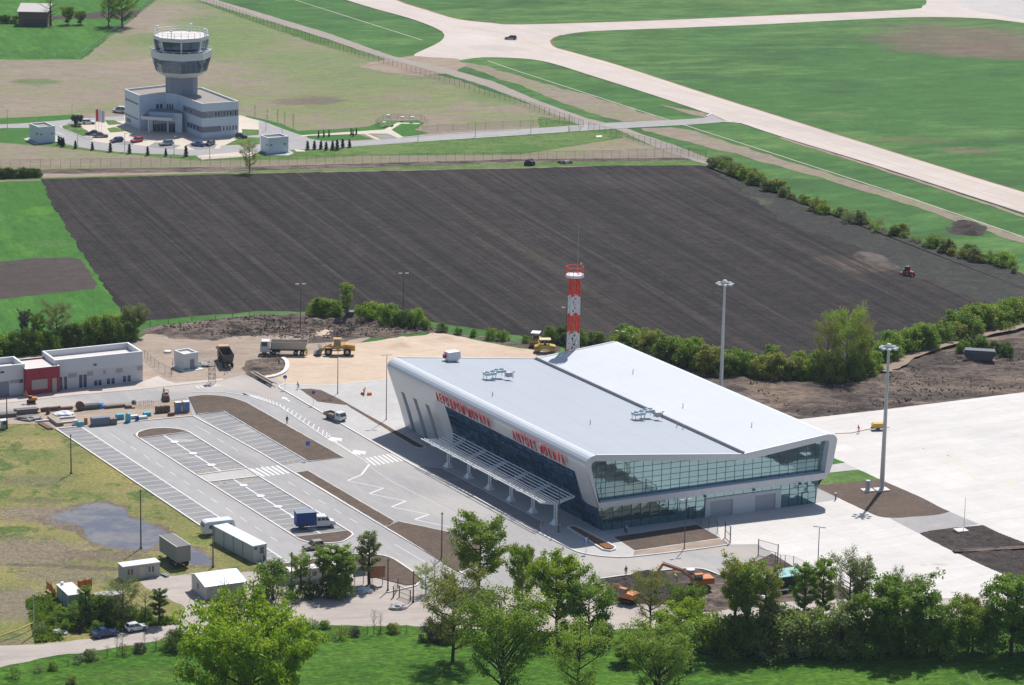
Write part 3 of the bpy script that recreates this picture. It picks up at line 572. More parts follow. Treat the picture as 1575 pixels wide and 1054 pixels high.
relief('dug_trench', [(922, 895), (960, 886), (999, 882), (1015, 883), (1040, 895), (1072, 905), (1075, 925), (1000, 935), (935, 925)], .4, soilh(1.0, .22, 1.0), g_soild, .05, 2)
relief('dug_trench', [(1070, 915), (1120, 905), (1180, 915), (1190, 935), (1100, 942), (1060, 935)], .4, soilh(.9, .25, 1.0), g_soil, .05, 2)
relief('earth_mound', [(1455, 352), (1470, 338), (1490, 339), (1515, 350), (1500, 362), (1470, 362)], .5, lambda X, Y: 2.4 + fbm(X * .3, Y * .3, 5) * 1.3, g_soild, .06, 7)
# puddles
g_mud = ground('wet_mud', (.13, .10, .078), (.19, .155, .12), (.075, .085, .04), s=(.08, .5, 3.0), fine=.5, k3=(.55, .68), c3s=.5, bump=.6, bd=.1)
sheet('mud', [(60, 796), (95, 782), (128, 773), (160, 769), (196, 778), (222, 797), (250, 807), (270, 822), (262, 846), (226, 851), (188, 850), (140, 842), (120, 818), (80, 808)], g_mud, 1.6, Lz(5), step=.8)
sheet('mud', [(284, 838), (308, 842), (332, 858), (334, 874), (286, 870), (272, 854)], g_mud, .8, Lz(5), step=.8)
t = NT('puddle_water'); pz = t.n('NewGeometry').outputs['Position']; t.pbr(t.mix(t.ramp(t.noise(pz, .16, 5, .65), .4, .66), (.10, .095, .10), (.20, .17, .135)), .05, 0.0, 1.0, t.bump(t.noise(pz, 2.2, 3), .05, .05)); m_water = t.m
sheet('puddle', [(77, 793.6), (100, 786), (128, 778.7), (158, 774), (190.6, 781.7), (214.4, 799.6), (238, 810), (256, 819), (238, 838), (226.4, 845.7), (190.6, 844), (143, 835), (128, 811.5), (89, 802.5)], m_water, .9, Lz(6), step=.8)
sheet('puddle', [(293, 843), (307, 849), (326, 862), (326, 871), (292, 866.6), (280, 853)], m_water, .5, Lz(6), step=.8)

# ------------------------------------------------------------------ painted markings
mk = MB(); mw = MB(); my = MB(); ZM = Lz(11)
def dash(a, b, w=.14, mb_=None, z=ZM): line_mesh(mk if mb_ is None else mb_, [G2(*a), G2(*b)], w, z)
def lerp(a, b, t): return (a[0] + (b[0] - a[0]) * t, a[1] + (b[1] - a[1]) * t)
def bays(a0, a1, b0, b1, pitch=2.7, skip=1, end=1, mb_=None):
    n = int(round(dist(a0, a1) / pitch))
    A0, A1, B0, B1 = G(*a0), G(*a1), G(*b0), G(*b1)
    for i in range(skip, n + end):
        p = A0.lerp(A1, i / n); q = B0.lerp(B1, i / n)
        line_mesh(mw if mb_ is None else mb_, [(p.x, p.y), (q.x, q.y)], .17, ZM)
bays((86, 660.4), (400, 870), (124.5, 656.9), (440, 863.6))
line_mesh(mk, [G2(124.5, 656.9), G2(331.9, 792.8), G2(440, 863.6)], .3, ZM + .004)
bays((305.5, 640), (436, 716.9), (344.6, 633.5), (474, 710.6))
def midl(a, b): return lerp(a, b, .5)
for I in (ISL1, ISL2):
    tl, tr, br, bl = I; mt, mbm = midl(tl, tr), midl(bl, br)
    bays(tl, bl, mt, mbm, end=0); bays(mt, mbm, tr, br, end=0)
    line_mesh(mk, [G2(*mt), G2(*mbm)], .35, ZM + .004)
    n = 3 if I is ISL1 else 5
    for k in range(n):
        c = G(*lerp(mt, mbm, (k + .6) / (n + .15))); mk.prism([(c.x + .9 * math.cos(a), c.y + .9 * math.sin(a)) for a in [i * 1.0472 for i in range(6)]], ZM, ZM + .1)
for c in ((316, 725.6), (356, 721), (344, 743), (383, 738), (447, 711)):
    for i in range(10):
        a = i * .628; p = G(*c); line_mesh(my, [(p.x + .7 * math.cos(a), p.y + .7 * math.sin(a)), (p.x + .7 * math.cos(a + .63), p.y + .7 * math.sin(a + .63))], .15, ZM)
for a, b in (((296, 729), (340, 723)), ((336, 722.5), (376, 717)), ((327, 747), (364, 742)), ((366, 743), (404, 737))): dash(a, b, .14, my)
def dashes(a, b, L=3.0, gap=3.4, w=.15, mb_=None):
    D = dist(a, b); n = int(D / (L + gap)); A_, B_ = G(*a), G(*b)
    for i in range(n):
        p = A_.lerp(B_, i * (L + gap) / D); q = A_.lerp(B_, (i * (L + gap) + L) / D); line_mesh(mk if mb_ is None else mb_, [(p.x, p.y), (q.x, q.y)], w, ZM)
dash((170, 668), (192, 682)); dashes((201, 687.5), (440, 842)); dash((300, 655), (324, 668)); dashes((334, 675.5), (392, 709)); dash((400, 716), (413, 724)); dashes((443, 742), (585, 826)); dash((607, 838), (655, 866))
# zebra crossings
def zebra(a, b, c, d, n, fill=.52, mb_=None):
    A_, B_, C_, D_ = G(*a), G(*b), G(*c), G(*d)
    for i in range(n):
        t0, t1 = i / n, (i + fill) / n
        (mk if mb_ is None else mb_).add([(q.x, q.y, ZM) for q in (A_.lerp(B_, t0), A_.lerp(B_, t1), D_.lerp(C_, t1), D_.lerp(C_, t0))], [(0, 1, 2, 3)])
zebra((384, 722), (431, 716), (450, 728.5), (405, 734), 6)
zebra((561, 705.5), (606, 697.5), (624, 709), (576, 717), 7)
zebra((889, 853), (912, 858), (927, 862), (902, 856), 3)
mz = MB(); zebra((300, 594), (332, 591), (345, 594), (306, 598), 6, .4, mz)
# striped pedestrian lane along the road
zb = smooth_px([(372, 605.5), (380, 606.5), (400, 611), (431, 622), (470, 644), (507, 668.5)], 6)
zo = smooth_px([(378, 609.5), (386, 611), (404, 616), (431, 626.5), (466, 650), (506, 676)], 6)
for (a, b) in zip(zb, zo): line_mesh(mw, [G2(*a), G2(*b)], .28, ZM)
def arrow(c, d):
    C_ = G(*c); v = (G(*d) - C_).normalized(); n_ = Vector((-v.y, v.x, 0))
    P = [C_ - v * 2.5 + n_ * .2, C_ + n_ * .2, C_ + n_ * .75, C_ + v * 1.8, C_ - n_ * .75, C_ - n_ * .2, C_ - v * 2.5 - n_ * .2]
    mk.poly([(p.x, p.y, ZM + .003) for p in P])
def fatarrow(c):
    C_ = G(*c); e = Vector((math.cos(R(119.9)), math.sin(R(119.9)), 0)); n_ = Vector((-e.y, e.x, 0))
    for s in (1, -1): mk.poly([(p.x, p.y, ZM + .002 * (2 + s)) for p in (C_ + e * 2.2, C_ + e * .2 + n_ * 1.6 * s, C_ - e * 1.8 + n_ * .5 * s, C_ - e * .4)])
arrow((439, 614), (431, 609)); fatarrow((516, 677)); fatarrow((552, 697))
# taxi bays in zigzag, and the line along the road
for P in ([(504, 676), (568, 714), (556, 731), (534.5, 740), (590, 752), (568, 760)], ):
    pass
mzz = MB()
line_mesh(mzz, [G2(504, 672), G2(568, 715)], .22, ZM); line_mesh(mzz, [G2(568, 715), G2(556, 731), G2(534.5, 740)], .4, ZM)
zz = [(534.5, 740), (590, 751.5), (568, 760), (624.5, 771.5), (602, 780.5), (660, 792), (638, 800), (705, 814)]
for i in range(0, len(zz) - 1): line_mesh(mzz, [G2(*zz[i]), G2(*zz[i + 1])], .22 if i % 2 == 0 else .42, ZM)
line_mesh(mw, [G2(568, 718), G2(600, 740), G2(700, 790)], .15, ZM); line_mesh(my, [G2(930, 886), G2(1000, 878)], .15, ZM)
for nm_, mb_, mat_ in (('white_markings', mk, m_paint), ('bay_markings', mw, m_paint_w), ('yellow_markings', my, m_paint_y), ('taxi_bay_markings', mzz, m_paint), ('zebra_markings', mz, m_paint)):
    tag(mb_.build(nm_, [mat_]), kind='structure')
# apron joints and markings
mj = MB(); bd_ = R(28.5)
o_ = G(1340, 700)
for k in range(-14, 30):
    pass
ya = MB()
for a, b in (((1419, 690), (1470, 705)), ((1470, 705), (1500, 738)), ((1500, 738), (1560, 742)), ((1420, 688), (1421, 702)), ((1458, 700), (1464, 716)), ((1549, 739), (1560, 742))): line_mesh(ya, [G2(*a), G2(*b)], .3, Lz(12))
line_mesh(ya, [G2(1550, 741), G2(1560, 742.5)], 1.6, Lz(12) + .003)
tag(ya.build('apron_markings', [ground('faded_apron_paint', (.60, .53, .38), (.56, .51, .42), s=(.1, .8, 5.0), fine=.1)]), kind='structure')
strip('tyre_track', [(1448, 988), (1470, 1010), (1500, 1060)], .22, g_verge, Lz(2), step=2, amp=.1); strip('tyre_track', [(1462, 986), (1486, 1010), (1520, 1060)], .22, g_verge, Lz(2), step=2, amp=.1)
strip('cable', [(1284, 668), (1310, 667), (1342, 660)], .12, g_soild, Lz(13), .06)
# ------------------------------------------------------------------ building materials
def metal_panel(name, col, seam=(0, 0.45), rough=.38, metal=.35, depth=.04, wear=.06, seam_w=.12, cross=None):
    """sheet metal with standing seams across one local axis"""
    t = NT(name); oc = t.n('TexCoord').outputs['Object']; sx = t.n('SeparateXYZ', {0: oc})
    f = t.math('FRACT', t.math('DIVIDE', sx.outputs[seam[0]], seam[1]))
    g = t.math('LESS_THAN', t.math('ABSOLUTE', t.math('SUBTRACT', f, .5)), seam_w / 2)
    h = g
    if cross: 
        f2 = t.math('FRACT', t.math('DIVIDE', sx.outputs[cross[0]], cross[1]))
        h = t.math('ADD', g, t.math('LESS_THAN', f2, .03))
    n1 = t.noise(oc, .12, 4, .6); n2 = t.noise(oc, 1.6, 4, .6)
    k = t.math('ADD', t.math('ADD', 1 - wear, t.math('MULTIPLY', n1, wear * 1.4)), t.math('MULTIPLY', n2, wear * .6))
    k = t.math('SUBTRACT', k, t.math('MULTIPLY', h, .10))
    cm = t.n('CombineXYZ', {0: k, 1: k, 2: k}); c = t.n('VectorMath', {0: col, 1: cm.outputs[0]}, operation='MULTIPLY').outputs[0]
    t.pbr(c, rough, metal, .5, t.bump(h, .7, depth)); MATS[name] = t.m; return t.m
m_roofg = metal_panel('grey_roof_sheet', (.315, .335, .37), (1, 3.1), .5, .1, .02, .06, .02, (0, 7.0))
m_roofw = metal_panel('white_roof_membrane', (.49, .505, .53), (1, 1.1), .55, .0, .02, .10, .05, (0, 2.2))
m_clad = metal_panel('silver_cladding', (.66, .675, .69), (1, .6), .36, .25, .08, .05, .28)
m_fascia = metal_panel('fascia_panel', (.66, .665, .68), (0, 1.93), .45, .1, .02, .06, .02)
m_gutter = flat('gutter_metal', (.34, .34, .36), .6)
m_white = flat('white_paint', (.66, .67, .68), .5, wear=.08)
m_wsteel = flat('white_steel', (.78, .79, .80), .4, wear=.08)
m_steel = flat('galvanised_steel', (.42, .44, .46), .45, .5)
m_dark = flat('dark_metal', (.045, .05, .055), .5)
m_mull = flat('mullion_metal', (.07, .12, .14), .45)
m_red = flat('sign_red', (.50, .006, .018), .6, wear=.05)
m_wall = flat('facade_white', (.60, .61, .625), .7, wear=.06, scale=.4)
def glassy(name, tint, refl=.4, body=(.02, .035, .045), rough=.04, wob=.03, sc=.45):
    t = NT(name); oc = t.n('TexCoord').outputs['Object']
    b = t.bump(t.noise(oc, sc, 2, .4), wob, .4)
    fr = t.n('Fresnel', {'IOR': 1.5, 'Normal': b}).outputs[0]
    gl = t.n('BsdfGlossy', {'Color': tint + (1,), 'Roughness': rough, 'Normal': b})
    n2 = t.noise(oc, .35, 3, .6)
    df = t.n('BsdfDiffuse', {'Color': t.mix(t.ramp(n2, .35, .7), body, tuple(x * 1.9 for x in body))})
    mx = t.n('MixShader', {0: t.math('ADD', t.math('MULTIPLY', fr, .8), refl, clamp=True), 1: df.outputs[0], 2: gl.outputs[0]})
    t.t.links.new(mx.outputs[0], t.out.inputs[0]); MATS[name] = t.m; return t.m
m_glS = glassy('green_facade_glass', (.50, .76, .82), .42, (.030, .070, .080))
m_glW = glassy('dark_blue_glass', (.26, .42, .58), .22, (.014, .038, .075))
m_glT = glassy('tower_glass', (.32, .42, .58), .16, (.02, .032, .055))
m_win = glassy('window_glass', (.45, .52, .65), .16, (.03, .045, .08))

# ------------------------------------------------------------------ terminal
S0 = G(926.8, 818.4); BA = R(26.7983); AA = R(119.9) - BA; cA, sA = math.cos(AA), math.sin(AA)
def L(u, w, z): return (u + w * cA, w * sA, z)
term = thing('airport_terminal', 'long silver airport terminal with folded metal roof, glazed front and red lettering', 'terminal building', tuple(S0), BA)
WL = 76.5
def arc(c, r, a0, a1, n=8): return [(c[0] + r * math.cos(R(a0 + (a1 - a0) * i / n)), c[1] + r * math.sin(R(a0 + (a1 - a0) * i / n))) for i in range(n + 1)]
# section: (u, z)
WTOP = [(-4.12, 12.75)] + [(-4.2, 13.35), (-4.05, 13.85), (-3.7, 14.3), (-3.2, 14.62), (-2.6, 14.8), (-2.12, 14.81)]
RL = [(-2.12, 14.81), (28.3, 11.58)]; RR = [(28.9, 11.55), (47.04, 13.33)]
ETOP = [(47.04, 13.33), (47.9, 13.28), (48.5, 12.85), (48.85, 12.3), (48.83, 11.8)]
EBOT = [(48.83, 11.8), (48.22, 7.98), (47.44, 5.66), (47.0, 5.1), (46.3, 4.82), (45.35, 4.66)]
F0 = -0.65           # front plane of the projecting frame
def extr(mb, prof, w0, w1, mi=0, nseg=1):
    for (a, b) in zip(prof, prof[1:]):
        for k in range(nseg):
            q0, q1 = w0 + (w1 - w0) * k / nseg, w0 + (w1 - w0) * (k + 1) / nseg
            mb.quad(L(a[0], q0, a[1]), L(b[0], q0, b[1]), L(b[0], q1, b[1]), L(a[0], q1, a[1]), mi)
mb = MB(); extr(mb, RL, F0, WL); mb.build('roof', [m_roofg], term)
mb = MB(); extr(mb, RR, F0, WL); mb.build('roof', [m_roofw], term)
mb = MB(); extr(mb, [(28.3, 11.58), (28.32, 11.3), (28.88, 11.3), (28.9, 11.95), (29.15, 11.98), (29.15, 11.6)], F0 + .5, WL - .3); mb.build('gutter', [m_gutter], term)
for pr in (RL, RR):      # low upstands along the roof rims
    for w in (F0, WL - .35):
        mb = MB(); a, b = pr; mb.hexa([L(a[0], w, a[1]), L(b[0], w, b[1]), L(b[0], w + .35, b[1]), L(a[0], w + .35, a[1]), L(a[0], w, a[1] + .12), L(b[0], w, b[1] + .12), L(b[0], w + .35, b[1] + .12), L(a[0], w + .35, a[1] + .12)]); mb.build('roof_edge', [m_white], term)
# curved western edge and cladding around the opening
OW0, OW1, OZ = 4.35, 56.0, 10.65      # opening: from, to, top
def wu(z): return -1.41 - (z - 4.86) * 0.347 if z > 4.86 else -0.290 * z
mb = MB(); extr(mb, [(wu(OZ), OZ), (wu(11.8), 11.8)] + WTOP, F0, WL)
o = mb.build('curved_edge_cladding', [m_clad], term, smooth=False)
mb = MB()
# near upright strip, its foot swept forward
P = [(F0, 4.86), (2.9, 4.6), (3.9, 4.75), (4.6, 5.3), (4.75, 6.3), (OW0 + .05, OZ), (F0, OZ)]
mb.poly([L(wu(z), w, z) for w, z in P])
mb.build('corner_cladding', [m_clad], term)
mb = MB()
mb.quad(L(wu(OZ), OW1 + 2.2, OZ), L(wu(OZ), 60.2, OZ), L(wu(4.86), 60.2, 4.86), L(wu(4.86), OW1 + 2.2, 4.86))
slots = [(61.6, 63.2, 8.6), (66.8, 68.4, 8.6), (71.9, 73.5, 8.6)]
ed = [OW1 + 2.2] + [x for s in slots for x in s[:2]] + [WL]
mb = MB()
for i in range(0, len(ed), 2):
    a, b = ed[i], ed[i + 1]
    mb.quad(L(wu(OZ), a, OZ), L(wu(OZ), b, OZ), L(wu(4.86), b, 4.86), L(wu(4.86), a, 4.86)); mb.quad(L(wu(4.86), a, 4.86), L(wu(4.86), b, 4.86), L(0, b, 0), L(0, a, 0))
for a, b, zt in slots: mb.quad(L(wu(OZ), a, OZ), L(wu(OZ), b, OZ), L(wu(zt), b, zt), L(wu(zt), a, zt))
mb.build('end_wall_cladding', [m_clad], term)
for a, b, zt in slots:
    mb = MB(); d = .9
    mb.quad(L(wu(zt) + d, a, zt), L(wu(zt) + d, b, zt), L(.3 + d, b, 0), L(.3 + d, a, 0), 0)
    for w in (a, b): mb.poly([L(wu(zt), w, zt), L(wu(zt) + d, w, zt), L(.3 + d, w, 0), L(0, w, 0), L(wu(4.86), w, 4.86)], 1)
    mb.quad(L(wu(zt), a, zt), L(wu(zt), b, zt), L(wu(zt) + d, b, zt), L(wu(zt) + d, a, zt), 1)
    mb.build('recess_slot', [flat('slot_shade_blue', (.16, .20, .26), .5), m_fascia], term)  # recess in the wall, its bluish shade painted into the back panel colour
# reveal of the opening, dark glazing set back inside it
DEP = 1.0
mb = MB()
mb.quad(L(wu(OZ), OW0, OZ), L(wu(OZ), OW1 + 2.2, OZ), L(wu(OZ) + DEP, OW1 + 2.2, OZ), L(wu(OZ) + DEP, OW0, OZ))
mb.poly([L(wu(OZ), OW1 + 2.2, OZ), L(wu(4.86), OW1 + 2.2, 4.86), L(0, OW1 + 2.2, 0), L(DEP, OW1, 0), L(wu(4.86) + DEP, OW1, 4.86), L(wu(OZ) + DEP, OW1, OZ)])
mb.quad(L(wu(OZ), OW0, OZ), L(wu(5), 4.75, 5), L(wu(5) + DEP, 4.75, 5), L(wu(OZ) + DEP, OW0, OZ))
mb.build('opening_reveal', [m_fascia], term)
mb = MB()
def wp(w, z, off=0.0): return L(wu(z) + DEP * min(1, max(0, (z - 0) / 4.86)) + off, w, z)
rows = [0, 1.35, 2.7, 4.05, 4.86, 6.0, 7.15, 8.3, 9.45, 10.65]
ncol = 30; rnd = random.Random(3)
for i in range(ncol):
    a = 0.02 + (OW1 - .02) * i / ncol; b = 0.02 + (OW1 - .02) * (i + 1) / ncol
    for r0, r1 in zip(rows, rows[1:]):
        j = rnd.uniform(-.03, .03); k = rnd.uniform(-.03, .03)
        g_ = .03
        mb.quad(wp(a + g_, r0 + g_, j), wp(b - g_, r0 + g_, k), wp(b - g_, r1 - g_, -j), wp(a + g_, r1 - g_, -k), 0)
for i in range(ncol + 1):
    w = 0.02 + (OW1 - .02) * i / ncol
    for z0_, z1_ in ((0, 4.86), (4.86, 10.65)): mb.hexa([wp(w - .03, z0_, .12), wp(w + .03, z0_, .12), wp(w + .03, z1_, .12), wp(w - .03, z1_, .12), wp(w - .03, z0_, -.05), wp(w + .03, z0_, -.05), wp(w + .03, z1_, -.05), wp(w - .03, z1_, -.05)], 1)
for r in rows: mb.hexa([wp(0, r - .03, .12), wp(OW1, r - .03, .12), wp(OW1, r + .03, .12), wp(0, r + .03, .12), wp(0, r - .03, -.04), wp(OW1, r - .03, -.04), wp(OW1, r + .03, -.04), wp(0, r + .03, -.04)], 1)
tag(mb.build('west_glazing', [m_glW, m_mull], term), kind='stuff')
# front frame (a bent ring), inner opening
OUT = [(-1.24, 4.86), (-4.12, 12.75)] + WTOP[1:] + [RL[1]] + [(28.9, 11.55), (30.2, 11.7), (47.04, 13.33)] + ETOP[1:] + EBOT[1:] + [(27.0, 4.69), (6.6, 4.75)]
INN = [(-1.35, 5.82), (-2.95, 12.2), (-3.05, 12.9), (-2.95, 13.4), (-2.5, 13.7), (-2.0, 13.72), (28.4, 10.52), (30.0, 10.42), (46.4, 12.28), (46.9, 12.2), (47.15, 11.8), (46.45, 5.95), (27.0, 5.95), (6.6, 5.85)]
def ring(mb, O, I, w, mi=0):
    bm = bmesh.new(); vo = [bm.verts.new(L(u, w, z)) for u, z in O]; vi = [bm.verts.new(L(u, w, z)) for u, z in I]
    ee = [bm.edges.new((l[i], l[(i + 1) % len(l)])) for l in (vo, vi) for i in range(len(l))]
    bmesh.ops.triangle_fill(bm, edges=ee, use_beauty=True)
    bm.verts.ensure_lookup_table(); bm.verts.index_update()
    mb2 = [tuple(v.co) for v in bm.verts]; fs = [tuple(v.index for v in f.verts) for f in bm.faces]; bm.free()
    mb.add(mb2, fs, mi)
mb = MB(); ring(mb, OUT, INN, F0); GU = .75
for a, b in zip(INN, INN[1:] + INN[:1]): mb.quad(L(a[0], F0, a[1]), L(b[0], F0, b[1]), L(b[0], GU + .02, b[1]), L(a[0], GU + .02, a[1]))
mb.build('front_frame', [m_fascia], term)
for i in range(24):      # separate sheets of the bottom band and the top band
    a, b = -.9 + i * 1.93 + .015, -.9 + (i + 1) * 1.93 - .015; mb = MB(); mb.hexa([L(a, F0 - .02, 4.80), L(b, F0 - .02, 4.80), L(b, F0, 4.80), L(a, F0, 4.80), L(a, F0 - .02, 5.76), L(b, F0 - .02, 5.76), L(b, F0, 5.76), L(a, F0, 5.76)]); mb.build('fascia_sheet', [m_fascia], term)
    def zo(u): return 14.74 - (u + 2.12) * .1062 if u < 28.9 else 11.50 + (u - 28.9) * .0975
    def zi(u): return 13.78 - (u + 2.0) * .10526 if u < 28.4 else (10.56 if u < 30 else 10.49 + (u - 30) * .1134)
    a, b = a - .6, b - .6; mb = MB(); mb.hexa([L(a, F0 - .02, zi(a)), L(b, F0 - .02, zi(b)), L(b, F0, zi(b)), L(a, F0, zi(a)), L(a, F0 - .02, zo(a)), L(b, F0 - .02, zo(b)), L(b, F0, zo(b)), L(a, F0, zo(a))]); mb.build('fascia_sheet', [m_fascia], term)
mb = MB(); extr(mb, ETOP + EBOT[1:], F0, WL); mb.build('east_cladding', [m_clad], term)
mb = MB(); extr(mb, [(-1.24, 4.86), (6.6, 4.75), (27, 4.69), (45.35, 4.66)], F0, .3); mb.build('frame_soffit', [m_fascia], term)
# glass behind the frame, pane by pane
def inside(u, z, P=INN):
    c = False; n = len(P)
    for i in range(n):
        a, b = P[i], P[(i + 1) % n]
        if (a[1] > z) != (b[1] > z) and u < (b[0] - a[0]) * (z - a[1]) / (b[1] - a[1]) + a[0]: c = not c
    return c
def ceil_z(u):   # top of opening
    pts = INN[4:11]
    if u < -2.5: return 13.3
    for a, b in zip(pts, pts[1:]):
        if a[0] <= u <= b[0]: return a[1] + (b[1] - a[1]) * (u - a[0]) / (b[0] - a[0])
    return 12.0
def clip(poly, f):
    out = []
    for i in range(len(poly)):
        a, b = poly[i], poly[(i + 1) % len(poly)]; fa, fb = f(a), f(b)
        if fa >= 0: out.append(a)
        if fa * fb < 0: t_ = fa / (fa - fb); out.append((a[0] + (b[0] - a[0]) * t_, a[1] + (b[1] - a[1]) * t_))
    return out
def clipzone(poly):
    poly = clip(poly, lambda p: p[0] - (-1.35 - (p[1] - 5.82) * .251))       # left jamb
    poly = clip(poly, lambda p: (47.15 - (11.8 - p[1]) * .12) - p[0]) if poly else poly
    poly = clip(poly, lambda p: (13.72 - (p[0] + 2.0) * .10526) - p[1]) if poly and max(q[0] for q in poly) <= 28.5 else poly
    if poly and max(q[0] for q in poly) > 28.5: poly = clip(poly, lambda p: (10.42 + (p[0] - 30.0) * .1134 + .03) - p[1])
    return poly
pitch = 1.93; NP = 26; rowh = 1.07; z00 = 5.9; mm = MB(); shared = {}
npane = 0
for i in range(NP):
    a = -3.1 + i * pitch; b = a + pitch
    mm_top = max(ceil_z(a), ceil_z(a) + .0)
    if inside(a, 6.2) or a > 0 and a < 46.5:
        top = ceil_z(a); mm.hexa([L(a - .025, GU - .06, 5.8), L(a + .025, GU - .06, 5.8), L(a + .025, GU + .05, 5.8), L(a - .025, GU + .05, 5.8), L(a - .025, GU - .06, top), L(a + .025, GU - .06, top), L(a + .025, GU + .05, top), L(a - .025, GU + .05, top)])
    for j in range(8):
        z0_ = z00 + j * rowh; z1_ = z0_ + rowh
        pg = clipzone([(a + .04, z0_ + .035), (b - .04, z0_ + .035), (b - .04, z1_ - .035), (a + .04, z1_ - .035)])
        if len(pg) < 3: continue
        ar = abs(sum(p[0] * q[1] - q[0] * p[1] for p, q in zip(pg, pg[1:] + pg[:1]))) / 2
        if ar < .08: continue
        t1, t2 = rnd.gauss(0, .004), rnd.gauss(0, .004)
        cu, cz = sum(p[0] for p in pg) / len(pg), sum(p[1] for p in pg) / len(pg)
        mbp = MB(); n_ = len(pg)
        fr_ = [L(u, GU + (u - cu) * t1 + (z - cz) * t2, z) for u, z in pg]; bk = [L(u, GU + .03, z) for u, z in pg]
        mbp.add(fr_ + bk, [tuple(range(n_))] + [(k, (k + 1) % n_, n_ + (k + 1) % n_, n_ + k) for k in range(n_)])
        mbp.build('pane', [m_glS], term); npane += 1
for j in range(1, 8):
    z = z00 + j * rowh
    us = [u for u in [x * .5 - 3 for x in range(101)] if inside(u, z)]
    if us:   # split where the roofline dips below
        runs = []; st = us[0]; pv_ = us[0]
        for u in us[1:]:
            if u - pv_ > .6: runs.append((st, pv_)); st = u
            pv_ = u
        runs.append((st, pv_))
        for a, b in runs: mm.hexa([L(a, GU - .06, z - .03), L(b, GU - .06, z - .03), L(b, GU + .05, z - .03), L(a, GU + .05, z - .03), L(a, GU - .06, z + .03), L(b, GU - .06, z + .03), L(b, GU + .05, z + .03), L(a, GU + .05, z + .03)])
mm.build('mullions', [m_mull], term)
mb = MB(); mb.quad(L(-3, GU + .25, 5), L(47.5, GU + .25, 5), L(47.5, GU + .25, 14), L(-3, GU + .25, 14)); 
# inner dark backing stays under the roof line
mb = MB(); mb.poly([L(u, GU + .22, z) for u, z in INN]); mb.build('interior_backing', [m_dark], term)
# lower storey: glass, white bays with two shutters, glass again
LW = [(0.1, 21.2), (37.4, 45.1)]
def lowx(u, z): return u
for seg in LW:
    n_ = max(1, int(round((seg[1] - seg[0]) / 1.93))); pw = (seg[1] - seg[0]) / n_
    for i in range(n_):
        for j in range(4):
            z0_, z1_ = j * 1.165, (j + 1) * 1.165
            a, b = seg[0] + i * pw + .04, seg[0] + (i + 1) * pw - .04
            if seg[0] < 1 and i == 0: sh0, sh1 = -.255 * z0_, -.255 * z1_
            else: sh0 = sh1 = 0
            if seg[0] > 30 and i == n_ - 1: e0, e1 = .13 * z0_, .13 * z1_
            else: e0 = e1 = 0
            t1 = rnd.gauss(0, .01)
            mbp = MB(); fr_ = [L(a + sh0, t1, z0_ + .035), L(b + e0, -t1, z0_ + .035), L(b + e1, t1 * .5, z1_ - .035), L(a + sh1, -t1, z1_ - .035)]
            mbp.hexa([L(a + sh0, .06, z0_ + .035), L(b + e0, .06, z0_ + .035), L(b + e1, .06, z1_ - .035), L(a + sh1, .06, z1_ - .035)] + fr_)
            mbp.build('pane', [m_glS], term)
    mb = MB()
    for i in range(n_ + 1):
        u = seg[0] + i * pw
        if seg[0] < 1 and i == 0: continue
        mb.hexa([L(u - .03, -.1, 0), L(u + .03, -.1, 0), L(u + .03, .08, 0), L(u - .03, .08, 0), L(u - .03, -.1, 4.68), L(u + .03, -.1, 4.68), L(u + .03, .08, 4.68), L(u - .03, .08, 4.68)])
    for j in range(5):
        z = j * 1.165; mb.hexa([L(seg[0], -.06, z - .03), L(seg[1], -.06, z - .03), L(seg[1], .08, z - .03), L(seg[0], .08, z - .03), L(seg[0], -.06, z + .03), L(seg[1], -.06, z + .03), L(seg[1], .08, z + .03), L(seg[0], .08, z + .03)])
    mb.build('mullions', [m_mull], term)
mb = MB(); mb.hexa([L(.1, .12, 0), L(45.2, .12, 0), L(45.2, .3, 0), L(.1, .3, 0), L(-.9, .12, 4.7), L(45.8, .12, 4.7), L(45.8, .3, 4.7), L(-.9, .3, 4.7)]); mb.build('interior_backing', [m_dark], term)
mb = MB(); BZ = 3.75; bf = -.25
doors = [(22.2, 27.0), (31.8, 36.2)]
xs = [21.2, 22.2, 27.0, 31.8, 36.2, 37.4]
for a, b in ((21.2, 22.2), (27.0, 31.8), (36.2, 37.4)): mb.hexa([L(a, bf, 0), L(b, bf, 0), L(b, .1, 0), L(a, .1, 0), L(a, bf, BZ), L(b, bf, BZ), L(b, .1, BZ), L(a, .1, BZ)])
for a, b in doors: mb.hexa([L(a, bf, 3.15), L(b, bf, 3.15), L(b, .1, 3.15), L(a, .1, 3.15), L(a, bf, BZ), L(b, bf, BZ), L(b, .1, BZ), L(a, .1, BZ)])
mb.build('bay_wall', [m_wall], term)
for a, b in doors:
    mb = MB()
    for k in range(9): z = k * .35; mb.hexa([L(a, -.04, z), L(b, -.04, z), L(b, .1, z), L(a, .1, z), L(a, -.02, z + .33), L(b, -.02, z + .33), L(b, .1, z + .33), L(a, .1, z + .33)])
    mb.build('roller_shutter', [flat('shutter_grey', (.40, .42, .45), .5)], term)
for a, b in ((21.2, 37.4),):
    n_ = 8; pw = (b - a) / n_
    for i in range(n_):
        mbp = MB(); u0, u1 = a + i * pw + .04, a + (i + 1) * pw - .04
        mbp.hexa([L(u0, -.02, BZ + .06), L(u1, -.02, BZ + .06), L(u1, .08, BZ + .06), L(u0, .08, BZ + .06), L(u0, -.02, 4.66), L(u1, -.02, 4.66), L(u1, .08, 4.66), L(u0, .08, 4.66)]); mbp.build('pane', [m_glS], term)
mb = MB(); mb.hexa([L(42.0, -.12, 0), L(43.4, -.12, 0), L(43.4, -.04, 0), L(42.0, -.04, 0), L(42.0, -.12, 2.5), L(43.4, -.12, 2.5), L(43.4, -.04, 2.5), L(42.0, -.04, 2.5)], 0)
